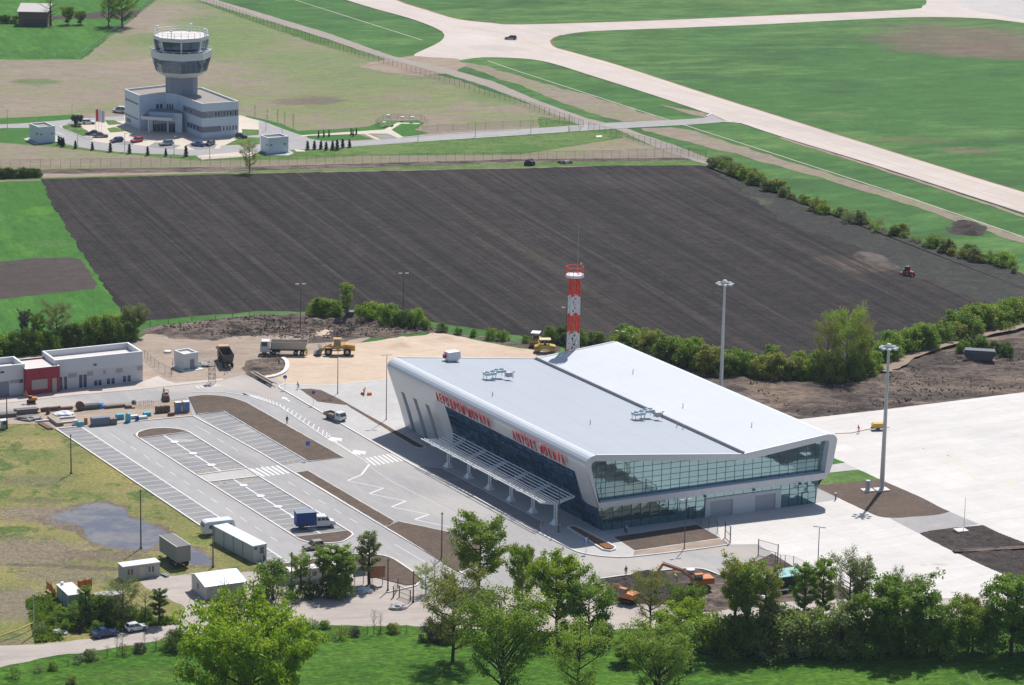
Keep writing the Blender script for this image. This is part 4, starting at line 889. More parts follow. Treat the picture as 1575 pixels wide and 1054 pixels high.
mb.hexa([L(42.15, -.15, .1), L(43.25, -.15, .1), L(43.25, -.12, .1), L(42.15, -.12, .1), L(42.15, -.15, 2.35), L(43.25, -.15, 2.35), L(43.25, -.12, 2.35), L(42.15, -.12, 2.35)], 1); mb.build('door', [m_dark, m_glS], term)
# rear and east walls, floor body
mb = MB(); mb.poly([L(u, WL, z) for u, z in OUT[:1] + [(0, 0)][:0] + OUT]); mb.build('rear_wall', [m_wall], term)
mb = MB(); mb.quad(L(45.1, 0, 0), L(45.1, WL, 0), L(45.7, WL, 4.68), L(45.7, 0, 4.68)); mb.quad(L(0, WL, 0), L(45.1, WL, 0), L(45.35, WL, 4.7), L(-1.24, WL, 4.86)); mb.build('lower_wall', [m_wall], term)
mb = MB()
for u in (2.3, 18.0, 30.5): mb.tube(L(u, -1.2 + .9, 0), L(u, -.3, .1), .0001, .0001)
# small spot lamps on the frame
for u in (20.6, 31.0, 41.0):
    mb = MB(); mb.box(L(u, F0 - .25, 4.55), (.5, .35, .3), 0); mb.build('spot_lamp', [m_dark], term)
# roof plant
def ac(name, u, w, z, s=1.0):
    r_ = thing(name, None, None, L(u, w, z), 0); setpar(r_, term); return r_
zr = lambda u: 14.81 - (u + 2.12) * .1062
mb = MB(); u, w = 8.6, 73.6; z = zr(u)
mb.box(L(u, w, z + 1.3), (2.9, 2.0, 1.5), R(8), taper=.93); mb.box(L(u, w, z + .35), (2.4, 1.4, .5), R(8)); mb.tube(L(u - 1.9, w + .2, z + 1.2), L(u - 1.4, w + .1, z + 1.2), .45, n=10, mi=1); mb.build('air_handling_unit', [m_white, m_red], term)
for (u, w, lab) in ((8.4, 57.8, 0), (22.3, 25.5, 0)):
    z = zr(u)
    for du, dw in ((0, 0), (2.6, 1.1)):
        mb = MB(tf=lambda x, y, q: L(u + du + x, w + dw + y, z + q)); mb.box((0, 0, 1.25), (2.3, 1.5, .5)); 
        for x in (-.55, .55): mb.lathe([(.48, 0), (.48, .1), (.3, .1)], (x, 0, 1.5), 12, 1)
        for x, y in ((-1, -.6), (1, -.6), (1, .6), (-1, .6)): mb.tube((x, y, 0), (x, y, 1.0), .06, n=5, mi=2)
        mb.build('condenser_unit', [flat('condenser_blue_white', (.50, .62, .68), .5), m_dark, m_steel], term)
    mb = MB(tf=lambda x, y, q: L(u + 4.0 + x, w - .3 + y, z + q)); mb.box((0, 0, .7), (1.0, .9, .9)); mb.tube((.6, -.6, 0), (.6, -.6, 1.3), .09, n=6, mi=1); mb.tube((.6, -.6, 1.3), (1.0, -.6, 1.3), .09, n=6, mi=1); mb.build('pipe_box', [m_steel, flat('rust_orange', (.45, .13, .06), .6)], term)
for (u, w, r_) in ((9.9, 22, 0), (1.5, 44, 0), (27, 19.5, 0), (27.4, 18, 0), (38.8, 55, 1), (34.8, 30, 1), (38.5, 12, 1)):
    z = zr(u) if not r_ else 11.55 + (u - 28.9) * .098; mb = MB(); mb.tube(L(u, w, z), L(u, w, z + .9), .09, n=6); mb.build('vent_pipe', [m_steel], term)
# red lettering standing off the fascia
def letters(text, w_from, w_to, zb, h):
    cu = bpy.data.curves.new('txt', 'FONT'); cu.body = text; cu.size = 1.0; cu.extrude = .03; cu.offset = .034; cu.resolution_u = 3
    ob = bpy.data.objects.new('txt', cu); COL.objects.link(ob); bpy.context.view_layer.update()
    deps = bpy.context.evaluated_depsgraph_get()
    # widths of each glyph measured one by one
    glyphs = []; x = 0.0
    for ch in text:
        if ch == ' ': x += .55; continue
        cu.body = ch; deps.update(); ob.data.update_tag(); bpy.context.view_layer.update()
        me = bpy.data.meshes.new_from_object(ob.evaluated_get(bpy.context.evaluated_depsgraph_get()))
        co = np.array([v.co[:] for v in me.vertices]); x0, x1 = co[:, 0].min(), co[:, 0].max()
        glyphs.append((me, x - x0, ch, co)); x += (x1 - x0) + .36
    tot = x - .36; sc_ = (w_from - w_to) / tot
    hh = max(g[3][:, 1].max() for g in glyphs if g[2] in 'АAPОMР')
    for me, off, ch, co in glyphs:
        bm = bmesh.new(); bm.from_mesh(me)
        for v in bm.verts:
            s_ = (v.co.x + off) * sc_; zz_ = zb + v.co.y / hh * h; w = w_from - s_
            # plane of the cladding, offset outwards
            nx_, nz_ = -1.0, -.35
            u = wu(min(zz_, 12.75)) - .55 - v.co.z * 1.6
            if zz_ > 12.75: u = wu(12.75) - .55 - v.co.z * 1.6 - (zz_ - 12.75) * .12
            v.co = Vector(L(u, w, zz_))
        bmesh.ops.recalc_face_normals(bm, faces=bm.faces); bm.to_mesh(me); bm.free()
        me.materials.clear(); me.materials.append(m_red); me.name = 'sign_letter'; link('sign_letter', me, term)
    bpy.data.objects.remove(ob)
letters('АЕРОДРОМ МОРАВА', 55.4, 34.0, 11.35, 2.0)
letters('AIRPORT MORAVA', 25.4, 6.3, 11.35, 2.0)
# ------------------------------------------------------------------ entrance canopy
can = thing('entrance_canopy', 'long white slatted steel canopy on six posts along the terminal entrance', 'canopy', tuple(G(689.7, 718.5, .2)), R(119.9))
cvec = G(853.2, 807.1) - G(689.7, 718.5); CL = cvec.length; step_ = CL / 5
# local x runs away from the first post towards the far end, -x towards the near end; local -y is the building side
for k in range(6):
    x = -k * step_
    mb = MB()
    for s in (-.38, .38): mb.tube((x + s, 0, .9), (x + s, 0, 4.2), .16, n=10)
    mb.build('post', [m_wsteel], can)
    mb = MB(); mb.box((x, 0, .1), (1.7, 1.5, .2)); mb.box((x, 0, .55), (1.5, 1.2, .75), taper=.5); mb.build('footing', [m_wsteel], can)
    mb = MB(); 
    for s in (-.38, .38):
        pr = [(3.6, 4.75), (0, 4.25), (-3.3, 5.0), (-3.3, 4.8), (0, 3.85), (3.6, 4.6)]
        mb.add([(x + s + d, -1 * -y, z) for d in (-.08, .08) for y, z in [(q[0], q[1]) for q in pr]], [tuple(range(6)), tuple(range(6, 12))[::-1]] + [(i, (i + 1) % 6, 6 + (i + 1) % 6, 6 + i) for i in range(6)])
    mb.build('cross_beam', [m_wsteel], can)
for i in range(10):
    t_ = i / 9; y = 3.6 - 6.9 * t_; z = (4.75 - (3.6 - y) * .139 if y > 0 else 4.25 + (-y) * .227) + .12
    mb = MB(); mb.hexa([(-CL - .9, y - .07, z), (4.6, y - .07, z), (4.6, y + .07, z), (-CL - .9, y + .07, z), (-CL - .9, y - .07, z + .17), (4.6, y - .07, z + .17), (4.6, y + .07, z + .17), (-CL - .9, y + .07, z + .17)])
    mb.build('slat', [m_wsteel], can)
mb = MB(); mb.hexa([(-CL - 1.0, -3.4, 4.98), (-CL - .8, -3.4, 4.98), (-CL - .8, 0, 4.2), (-CL - 1.0, 0, 4.2), (-CL - 1.0, -3.4, 5.3), (-CL - .8, -3.4, 5.3), (-CL - .8, 0, 4.6), (-CL - 1.0, 0, 4.6)]); mb.build('end_beam', [m_wsteel], can)
# ------------------------------------------------------------------ block buildings measured from their corners
def GHp(x, y, P):
    n = Vector((P.x, P.y, 0)).normalized(); d = ray(x, y); o = Vector((0, 0, CAMH)); t = (P - o).dot(n) / d.dot(n); return (o + d * t).z
def corners(a, b, c, h):
    """roof-height pixel corners: front-left, front-right, back-left -> local frame"""
    A, B, C = G(*a, h), G(*b, h), G(*c, h)
    ux = B - A; ux.z = 0; W = ux.length; rz = math.atan2(ux.y, ux.x)
    n = Vector((-math.sin(rz), math.cos(rz), 0)); D = max(1.0, (C - A).dot(n))
    return Vector((A.x, A.y, 0)), rz, W, D
def parapet_box(mb, x0, y0, x1, y1, z0, z1, wall=0, cap=1, roof=2, t_=.3, dep=.7):
    mb.hexa([(x0, y0, z0), (x1, y0, z0), (x1, y1, z0), (x0, y1, z0), (x0, y0, z1 - dep), (x1, y0, z1 - dep), (x1, y1, z1 - dep), (x0, y1, z1 - dep)], wall, roof)
    for (a, b, c, d) in ((x0, y0, x1, y0 + t_), (x0, y1 - t_, x1, y1), (x0, y0 + t_, x0 + t_, y1 - t_), (x1 - t_, y0 + t_, x1, y1 - t_)):
        mb.hexa([(a, b, z1 - dep), (c, b, z1 - dep), (c, d, z1 - dep), (a, d, z1 - dep), (a, b, z1), (c, b, z1), (c, d, z1), (a, d, z1)], wall, cap)
m_tw = metal_panel('tower_cladding', (.58, .65, .74), (2, 1.15), .55, .15, .02, .06, .05)
m_twd = flat('tower_dark_panel', (.21, .21, .26), .6)
m_stem = flat('tower_stem_grey', (.24, .27, .35), .6, wear=.05)
m_groof = flat('gravel_roof', (.27, .24, .215), .95, wear=.2, scale=1.0)
m_wroof = flat('pale_roof', (.56, .51, .475), .9, wear=.10)
m_cap = flat('parapet_cap', (.68, .69, .70), .5, wear=.05)

# control tower ----------------------------------------------------
HB = 10.4
pa = G(214.2, 146.7, HB); T0 = Vector((pa.x, pa.y, 0))
ct = thing('control_tower', 'grey white control tower with glazed octagonal cabin rising from an L-shaped office block', 'control tower', tuple(T0))
def rel(x, y, z): p = G(x, y, z); return (p.x - T0.x, p.y - T0.y)
fp = [rel(191.8, 137.2, HB), rel(214.2, 146.7, HB), rel(255, 143.4, HB), rel(272, 145.0, HB), rel(310.9, 159.6, HB), rel(366.9, 155.6, HB), rel(311, 134.5, HB), rel(254, 130.5, HB)]
mb = MB(); n = len(fp); bz = HB - .6
mb.prism(fp, 0, bz, 0, 2)
def inset(P, t_):
    out = []
    c = Vector((sum(p[0] for p in P) / len(P), sum(p[1] for p in P) / len(P)))
    for i in range(len(P)):
        a, b, d = Vector(P[i - 1]), Vector(P[i]), Vector(P[(i + 1) % len(P)])
        e1 = (b - a).normalized(); e2 = (d - b).normalized(); n1 = Vector((-e1.y, e1.x)); n2 = Vector((-e2.y, e2.x)); k = (n1 + n2); k = k / max(.4, k.dot(n1)); out.append(tuple(b + k * t_))
    return out
sg = 1 if sum(fp[i][0] * fp[(i + 1) % n][1] - fp[(i + 1) % n][0] * fp[i][1] for i in range(n)) > 0 else -1
fi = inset(fp, .35 * sg)
for i in range(n):
    a, b, c, d = fp[i], fp[(i + 1) % n], fi[(i + 1) % n], fi[i]
    mb.hexa([(*a, bz), (*b, bz), (*c, bz), (*d, bz), (*a, HB), (*b, HB), (*c, HB), (*d, HB)], 0, 1)
mb.build('office_block', [m_tw, m_cap, m_groof], ct)
def wall_strip(mbx, i, t0, t1, z0, z1, out=.06, mi=0, dep=None):
    a, b = Vector(fp[i]), Vector(fp[(i + 1) % n]); e = (b - a); L_ = e.length; e = e / L_; nn = Vector((e.y, -e.x)) * sg
    p, q = a + e * t0, a + e * t1; o_ = nn * out; b_ = nn * -.05
    mbx.hexa([(*(p + o_), z0), (*(q + o_), z0), (*(q + b_), z0), (*(p + b_), z0), (*(p + o_), z1), (*(q + o_), z1), (*(q + b_), z1), (*(p + b_), z1)], mi); return L_
def wl(i): return (Vector(fp[(i + 1) % n]) - Vector(fp[i])).length
mb = MB(); wall_strip(mb, 4, .0, wl(4) * .995, 6.0, 7.9, .05); wall_strip(mb, 4, .0, wl(4) * .52, 1.7, 3.4, .05); wall_strip(mb, 3, wl(3) * .25, wl(3), 6.0, 7.9, .05); wall_strip(mb, 3, wl(3) * .4, wl(3), 1.7, 3.4, .05)
mb.build('dark_band', [m_twd], ct)
def cwin(i, t0, w, z0, h):
    mb = MB(); wall_strip(mb, i, t0, t0 + w, z0, z0 + h, .09, 0); o = mb.build('window', [m_cap], ct)
    mb = MB(); wall_strip(mb, i, t0 + .08, t0 + w - .08, z0 + .08, z0 + h - .08, .12, 0); mb.build('pane', [m_win], o)
W4 = wl(4)
for t_ in (.12, .26, .34, .42, .57, .66, .75, .88): cwin(4, W4 * t_, W4 * .06, 6.25, 1.5)
for t_ in (.56, .65, .73, .82, .90): cwin(4, W4 * t_, W4 * .055, 1.8, 1.5)
W3 = wl(3)
for t_ in (.30, .38, .56): cwin(3, W3 * t_, W3 * .05, 6.3, 1.3)
for t_ in (.45, .56, .68, .82): cwin(3, W3 * t_, W3 * .07, 1.9, 1.5)
W1 = wl(1)
for t_ in (.62, .76): cwin(1, W1 * t_, W1 * .11, 5.8, 1.6)
W2 = wl(2)
for t_ in (.08, .30, .52): cwin(2, W2 * t_, W2 * .18, 5.4, 1.9)
for z in (7.2, 2.6):
    for k in range(6): cwin(0, wl(0) * (.06 + .15 * k), wl(0) * .12, z, .7)
mb = MB(); wall_strip(mb, 0, wl(0) * .12, wl(0) * .4, .9, 2.0, .08); mb.build('vent_grille', [m_twd], ct)
# entrance block and its canopy
ea, eb = rel(229, 170.5, 6.1), rel(280, 173.5, 6.1)
mb = MB(); ec = rel(281, 168.5, 6.1); ed_ = rel(229, 166.5, 6.1)
mb.prism([ea, eb, rel(284, 164, 6.1), rel(231, 160, 6.1)], 0, 5.8, 0, 1); mb.build('entrance_block', [m_tw, m_twd], ct)
mb = MB(); mb.prism([rel(217, 181.0, 4.6), rel(264.5, 183.5, 4.6), rel(270, 176.5, 4.6), rel(224, 175.0, 4.6)], 4.05, 4.6, 0, 1)
for a, b in ((0, 1), (1, 2), (2, 3), (3, 0)):
    Pq = [rel(217, 181.0, 4.6), rel(264.5, 183.5, 4.6), rel(270, 176.5, 4.6), rel(224, 175.0, 4.6)]
    mb.beam((*Pq[a], 4.75), (*Pq[b], 4.75), .25, .5)
mb.build('entrance_canopy', [m_cap, m_twd], ct)
for x in (229, 258): p = rel(x, 182.0, 4.2); mb = MB(); mb.tube((*p, 0), (*p, 4.1), .32, n=12); mb.build('column', [m_cap], ct)
for k in range(6):
    t_ = k / 6; a = Vector((*ea, 0)).lerp(Vector((*eb, 0)), .12 + t_ * .68); b = Vector((*ea, 0)).lerp(Vector((*eb, 0)), .12 + (t_ + .15) * .68); e = (b - a).normalized(); nn = Vector((e.y, -e.x, 0)) * .08
    mb = MB(); mb.hexa([a + nn, b + nn, b, a, a + nn + Vector((0, 0, 3.2)), b + nn + Vector((0, 0, 3.2)), b + Vector((0, 0, 3.2)), a + Vector((0, 0, 3.2))]); mb.build('entrance_pane', [m_glT], ct)
# stem and drum (octagon with a corner towards the viewer)
ax_ = G(279.3, 141.0, HB); AX = Vector((ax_.x - T0.x, ax_.y - T0.y, 0)); AXW = Vector((ax_.x, ax_.y, 0))
vdir = math.atan2(-AXW.y, -AXW.x); rot8 = vdir
zt = lambda y: GHp(279.3, y, AXW)
pxm = (G(300, 90) - G(290, 90)).length / 10 * 0 + 1.0 / (FPX / ((AXW - Vector((0, 0, CAMH - 25))).length))
rm = lambda px: px * pxm
def octo(mb, prof, mi=0, n_=8): mb.lathe(prof, (AX.x, AX.y, 0), n_, mi, rot=rot8)
z_roof, z_slab0, z_cab0, z_par1, z_par0, z_gl0, z_bot = zt(54), zt(60), zt(77), zt(76.5), zt(87), zt(108), zt(113.5)
mb = MB(); octo(mb, [(rm(24.3), 8), (rm(24.3), z_bot + .3)], 0); mb.build('stem', [m_stem], ct)
mb = MB(); octo(mb, [(rm(30), z_bot - .4), (rm(38.6), z_gl0 - .3), (rm(39.5), z_gl0)], 0); mb.build('drum_base', [m_cap], ct)
def drum_glass(r0, z0, r1, z1, nc, nr, name, mat, tilt=0, faces=range(8), skip=()):
    for f in faces:
        a0, a1 = rot8 + f * math.pi / 4, rot8 + (f + 1) * math.pi / 4
        for i in range(nc):
            for j in range(nr):
                if (f, i, j) in skip: continue
                def P(u, v):
                    r = r0 + (r1 - r0) * v; z = z0 + (z1 - z0) * v
                    p, q = Vector((math.cos(a0) * r, math.sin(a0) * r, z)), Vector((math.cos(a1) * r, math.sin(a1) * r, z)); return tuple(AX + p.lerp(q, u))
                g_ = .03; u0, u1, v0, v1 = (i + g_) / nc, (i + 1 - g_) / nc, (j + g_) / nr, (j + 1 - g_) / nr
                mb = MB(); mb.quad(P(u0, v0), P(u1, v0), P(u1, v1), P(u0, v1)); mb.build(name, [mat], ct)
octM = MB(); octo(octM, [(rm(39.0), z_gl0), (rm(44.6), z_par0)], 0); octM.build('drum_frame', [m_steel], ct)
front = [0, 7, 1, 6]
drum_glass(rm(39.4), z_gl0 + .1, rm(45.0), z_par0 - .1, 4, 3, 'pane', m_glT, faces=front)
m_bronze = flat('bronze_panel', (.16, .125, .105), .4)
mb = MB(); octo(mb, [(rm(45.5), z_par0 - .1), (rm(46.4), z_par0 + .1), (rm(46.4), z_par1), (rm(45.2), z_par1), (rm(45.2), z_par1 - 1.0), (rm(1), z_par1 - 1.0)], 0); mb.build('gallery', [m_cap], ct)
mb = MB(); octo(mb, [(rm(36.2), z_par1 - 1.0), (rm(41.2), z_slab0)], 0); mb.build('cabin_interior', [m_dark], ct)
drum_glass(rm(36.6), z_par1 - .6, rm(41.5), z_slab0 - .05, 2, 1, 'cabin_pane', m_glT, faces=range(8))
for f in range(8):
    a = rot8 + f * math.pi / 4; mb = MB(); mb.beam(AX + Vector((math.cos(a) * rm(36.8), math.sin(a) * rm(36.8), z_par1 - 1)), AX + Vector((math.cos(a) * rm(41.8), math.sin(a) * rm(41.8), z_slab0)), .45, .45); mb.build('cabin_post', [m_cap], ct)
mb = MB(); octo(mb, [(rm(41.4), z_slab0), (rm(42.4), z_slab0 + .3), (rm(42.4), z_roof), (rm(40), z_roof + .05)], 0); octo(mb, [(rm(39.5), z_roof + .06), (rm(1), z_roof + .1)], 1); mb.build('cabin_roof', [m_cap, m_wroof], ct)
def railing(r, z, h, n_, name, rings=2):
    mb = MB()
    for f in range(n_):
        a0, a1 = rot8 + f * 2 * math.pi / n_, rot8 + (f + 1) * 2 * math.pi / n_
        p, q = AX + Vector((math.cos(a0) * r, math.sin(a0) * r, z)), AX + Vector((math.cos(a1) * r, math.sin(a1) * r, z))
        mb.tube(p, p + Vector((0, 0, h)), .07, n=4)
        for k in range(rings): dz = Vector((0, 0, h * (k + 1) / rings)); mb.tube(p + dz, q + dz, .05, n=4)
    return tag(mb.build(name, [m_wsteel], ct), kind='stuff')
railing(rm(40.3), z_roof, 1.5, 24, 'roof_railing', 2); railing(rm(47.2), z_par1 - .1, .7, 24, 'gallery_railing', 1)
for f in (1, 3, 5, 7):
    a = rot8 + f * math.pi / 4 + math.pi / 8; p = AX + Vector((math.cos(a) * rm(39), math.sin(a) * rm(39), z_roof)); mb = MB(); mb.tube(p, p + Vector((0, 0, 2.3)), .12, n=6); mb.box(p + Vector((0, 0, 2.2)), (.7, .7, .3)); mb.build('roof_mast', [m_wsteel], ct)
p = AX + Vector((0, 0, z_roof)); mb = MB(); mb.tube(p, p + Vector((0, 0, 5.5)), .06, .03, n=5); mb.build('aerial', [m_wsteel], ct)
mb = MB(); 
for k in range(9):
    p = rel(256 + k * 6, 131.5, HB); mb.tube((*p, HB), (*p, HB + 1.1), .04, n=4)
    if k: mb.tube((*o_, HB + 1.1), (*p, HB + 1.1), .04, n=4)
    o_ = p
tag(mb.build('roof_railing', [m_steel], ct), kind='stuff')

# parapet blocks ----------------------------------------------------
def block(name, label, cat, a, b, c, h, z0=0.0, mats=None, parts=None, t_=.3, dep=.5, group=None):
    P, rz, W, D = corners(a, b, c, h); o = thing(name, label, cat, (P.x, P.y, z0), rz, group)
    mb = MB(); parapet_box(mb, 0, 0, W, D, 0, h - z0, 0, 1, 2, t_, dep); mb.build('wall', mats or [m_wall, m_cap, m_wroof], o)
    if parts: parts(o, W, D, h - z0)
    return o
def front_part(o, name, mat, x0, x1, z0, z1, y=0.0, out=.05, rim=None):
    mb = MB(); mb.box(((x0 + x1) / 2, y - out / 2 + .02, (z0 + z1) / 2), (x1 - x0, out + .04, z1 - z0)); pn = mb.build(name, [mat], o)
    if rim:
        mb = MB(); r_ = .07
        for q in ((x0 - r_, x1 + r_, z1, z1 + r_), (x0 - r_, x1 + r_, z0 - r_, z0), (x0 - r_, x0, z0, z1), (x1, x1 + r_, z0, z1)): mb.box(((q[0] + q[1]) / 2, y - out / 2, (q[2] + q[3]) / 2), (q[1] - q[0], out + .08, q[3] - q[2]))
        mb.build('frame', [rim], pn)
    return pn
def side_part(o, name, mat, y0, y1, z0, z1, x=0.0, out=.05):
    mb = MB(); mb.box((x, (y0 + y1) / 2, (z0 + z1) / 2), (out * 2, y1 - y0, z1 - z0)); return mb.build(name, [mat], o)
def kp(o, W, D, H):
    for x in (W * .08, W * .75): front_part(o, 'louvre', m_twd, x, x + W * .12, H * .50, H * .60)
    side_part(o, 'louvre', m_twd, D * .1, D * .3, H * .5, H * .6)
    mb = MB(); mb.box((W / 2, D / 2, -.0 + .1), (W + .5, D + .5, .25)); mb.build('plinth', [m_stem], o)
hk = GH(59.8, 195.8, 59.8, 221.5)
block('utility_kiosk', 'small grey panel-clad utility kiosk left of the access loop by the tower', 'kiosk', (59.8, 195.8), (84.6, 193.7), (43.3, 189.8), hk, mats=[m_tw, m_cap, m_groof], parts=kp)
hk = GH(412.9, 212, 412.4, 237)
block('utility_kiosk', 'small grey utility kiosk at the row of pointed conifers right of the tower', 'kiosk', (412.9, 212.5), (443.7, 209.8), (410, 207.2), hk, mats=[m_tw, m_cap, m_groof], parts=kp)

# service building ----------------------------------------------------
HS = GH(219.3, 540.5, 218.7, 587)
P, rz, W, D = corners((-8, 563.9), (219.3, 540.5), (-33, 549.3), HS)
Pr = G(219.3, 540.5, HS); Pb = G(194.8, 526.8, HS)
nrm_ = Vector((-math.sin(rz), math.cos(rz), 0)); D = (Pb - Pr).dot(nrm_)
sb = thing('service_building', 'long low white service building with a dark red entrance block and roof parapets', 'building', (P.x, P.y, 0), rz)
def ux(x, y, z): q = G(x, y, z); return (q - P).dot(Vector((math.cos(rz), math.sin(rz), 0)))
xr0, xr1 = ux(36.4, 566.7, HS - 1.0), ux(91, 562.7, HS - 1.0); xm = ux(85.4, 554.7, HS)
mb = MB(); parapet_box(mb, -16, 0, xr0 + .3, D * .82, 0, HS - .1, 0, 1, 2, .45, 1.3); mb.build('left_wing', [m_wall, m_cap, m_wroof], sb)
mb = MB(); parapet_box(mb, xm, 0, W, D, 0, HS, 0, 1, 2, .45, 1.3); mb.build('right_wing', [m_wall, m_cap, m_wroof], sb)
m_redw = flat('dark_red_wall', (.30, .028, .045), .7, wear=.06)
HR = HS - .9
mb = MB(); parapet_box(mb, xr0, -1.3, xr1, D * .85, 0, HR, 0, 1, 2, .3, .35); mb.build('red_block', [m_redw, m_cap, m_wroof], sb)
m_shgl = flat('beige_shutter_glass', (.33, .31, .28), .4)
Wr = xr1 - xr0
front_part(sb, 'shop_window', m_shgl, xr0 + Wr * .17, xr0 + Wr * .63, 1.1, 3.2, -1.3, .06, flat('red_trim', (.40, .05, .07), .6)); front_part(sb, 'door', m_shgl, xr0 + Wr * .77, xr0 + Wr * .90, .05, 3.2, -1.3, .06, m_redw)
m_blu = flat('dark_blue_window', (.035, .06, .12), .15, wear=.05)
span = W - xr1
for t_, w_, z0_, z1_ in ((.015, .035, .15, 2.9), (.07, .035, .15, 2.9), (.245, .04, .15, 2.9), (.295, .04, .15, 2.9), (.42, .04, .2, 1.4), (.47, .04, .2, 1.4), (.57, .04, .2, 1.5), (.625, .04, .2, 1.5), (.76, .04, .35, 1.7), (.815, .04, .35, 1.7)):
    x_ = xr1 + span * t_; front_part(sb, 'window', m_blu, x_, x_ + span * w_, z0_, z1_, 0, .05, m_cap)
m_plast = flat('patchy_plaster', (.36, .33, .33), .9)
for t_, w_, z0_, z1_ in ((.12, .10, 2.5, 3.4), (.34, .07, 2.5, 3.4), (.53, .03, 2.5, 3.4), (.68, .08, 2.5, 3.4), (.93, .07, 2.5, 3.5)): front_part(sb, 'plaster_panel', m_plast, xr1 + span * t_, xr1 + span * (t_ + w_), z0_, z1_, 0, .04)
mb = MB(); mb.box(((xr1 + W) / 2, -.0, 1.95), (span, .04, 3.7)); mb.build('lower_wall_panel', [flat('raw_white_plaster', (.55, .55, .555), .85, wear=.1)], sb)
front_part(sb, 'gate', flat('grey_door', (.22, .24, .29), .5), xr0 - 5.5, xr0 - 3.2, 0, 3.2); front_part(sb, 'plaster_panel', m_plast, xr0 - 3.0, xr0 - 1.0, 2.6, 3.3); front_part(sb, 'window', m_blu, xr0 - 1.0, xr0 - .2, 2.5, 3.3); front_part(sb, 'wall_vent', m_blu, xr0 - 5, xr0 - 4.2, 5.0, 5.4)
front_part(sb, 'lamp', m_dark, xr1 + span * .42, xr1 + span * .45, 4.6, 4.9, 0, .3); front_part(sb, 'lamp', m_dark, xr0 + Wr * .4, xr0 + Wr * .43, 4.3, 4.6, -1.3, .3)
mb = MB(); mb.lathe([(.9, 0), (1.0, .3), (.5, .5), (.05, .55)], (xr0 - 4.5, D * .82 + 1.0, HS - .6), 12); mb.tube((xr0 - 4.5, D * .82, HS - 1), (xr0 - 4.5, D * .82 + 1, HS - .5), .08); mb.build('satellite_dish', [m_wsteel], sb)
sheet('building_footway', [(-200, 640), (0, 613), (36, 611), (130, 596), (219, 588), (243, 579), (256, 586), (270, 590), (343, 583), (343, 586), (219, 599.5), (102, 610), (0, 622), (-200, 645)], g_conc, 0, .13, thick=.12)

hw = GH(283, 545, 283.7, 570.6)
def wb(o, W, D, H):
    front_part(o, 'door', flat('grey_door2', (.20, .20, .23), .5), W * .42, W * .72, .1, H * .62)
    mb = MB(); mb.box((W / 2, D / 2 - .4, .06), (W + 1.4, D + 1.6, .14)); mb.build('plinth', [m_kerb], o)
    for x in (W * .15, W * .85): front_part(o, 'blue_sheeting', flat('turquoise_plastic', (.07, .38, .48), .5), x - .4, x + .4, .1, .55, 0, .35)
block('pump_house', 'small white cube-shaped building with grey door beside the earthworks', 'building', (283, 545), (304.8, 541.6), (271, 538.2), hw, parts=wb, dep=.4)

# cabins and containers ----------------------------------------------------
m_cabr = flat('white_cabin_roof', (.60, .57, .545), .7, wear=.10)
m_cabg = flat('grey_cabin_wall', (.40, .395, .385), .7, wear=.12)
m_cabgn = metal_panel('grey_green_container', (.30, .34, .335), (0, .35), .6, .1, .03, .1, .3)
m_cont = metal_panel('pale_container_wall', (.43, .47, .46), (0, 3.0), .6, .1, .02, .12, .04)
m_croof = metal_panel('light_blue_roof_sheet', (.60, .64, .69), (0, 1.25), .45, .2, .05, .08, .18)
m_cwall = flat('cream_wall', (.52, .50, .46), .7, wear=.1)
m_cdoor = flat('cream_door', (.52, .46, .37), .6)
m_brown = flat('brown_window', (.13, .10, .08), .4)
def flatbox(name, label, cat, a, b, c, h, z0, mats, parts=None, over=.12, roof_t=.14):
    P, rz, W, D = corners(a, b, c, h); o = thing(name, label, cat, (P.x, P.y, z0), rz); H = h - z0
    mb = MB(); mb.box((W / 2, D / 2, (H - roof_t) / 2), (W - .1, D - .1, H - roof_t)); mb.build('wall', [mats[0]], o)
    mb = MB(); mb.box((W / 2, D / 2, H - roof_t / 2), (W + over, D + over, roof_t)); mb.build('roof', [mats[1]], o)
    if parts: parts(o, W, D, H)
    return o
def pc(o, W, D, H):
    for x in (.12, .21, .68, .77): front_part(o, 'window', m_brown, W * x, W * (x + .065), H * .38, H * .78, 0.05, .05, m_cabr)
    front_part(o, 'door', m_cdoor, W * .44, W * .55, .1, H * .85, .05)
    for x in (.06, .33, .42, .57, .9): front_part(o, 'batten', m_cabr, W * x, W * x + .07, 0, H * .92, .05, .04)
flatbox('site_cabin', 'weathered grey site cabin with cream door and paired narrow windows', 'cabin', (189, 872), (246.3, 864.3), (180.8, 865.6), GH(189, 872, 189, 894.5), 0, [m_cabg, m_cabr], pc)
def gc(o, W, D, H):
    side_part(o, 'door', m_cabgn, D * .25, D * .75, .1, H * .9, 0, .06); mb = MB(); mb.beam((-.05, D * .45, .1), (-.05, D * .45, H * .92), .08, .12); mb.build('locking_bar', [m_dark], o)
    mb = MB(); mb.lathe([(.3, 0), (.3, .45), (.15, .5)], (W * .3, D * .9, H), 8); mb.build('roof_vent', [m_wsteel], o)
flatbox('storage_container', 'grey green storage container with pale roof beside orange safety netting', 'container', (105, 915.8), (129.3, 912.6), (85.4, 898.7), GH(105, 915.8, 106.4, 941), 0, [m_cabgn, m_cabr], gc)
flatbox('low_cabin', 'low flat-roofed brown cabin half hidden behind shrubs near the orange netting', 'cabin', (136.3, 921.5), (191, 912.6), (133.7, 914), GH(136.3, 921.5, 137.5, 941), 0, [flat('brown_wall', (.20, .17, .14), .8), flat('grey_felt_roof', (.36, .33, .32), .9)], lambda o, W, D, H: front_part(o, 'window', m_brown, W * .3, W * .45, .9, 1.6, .05))
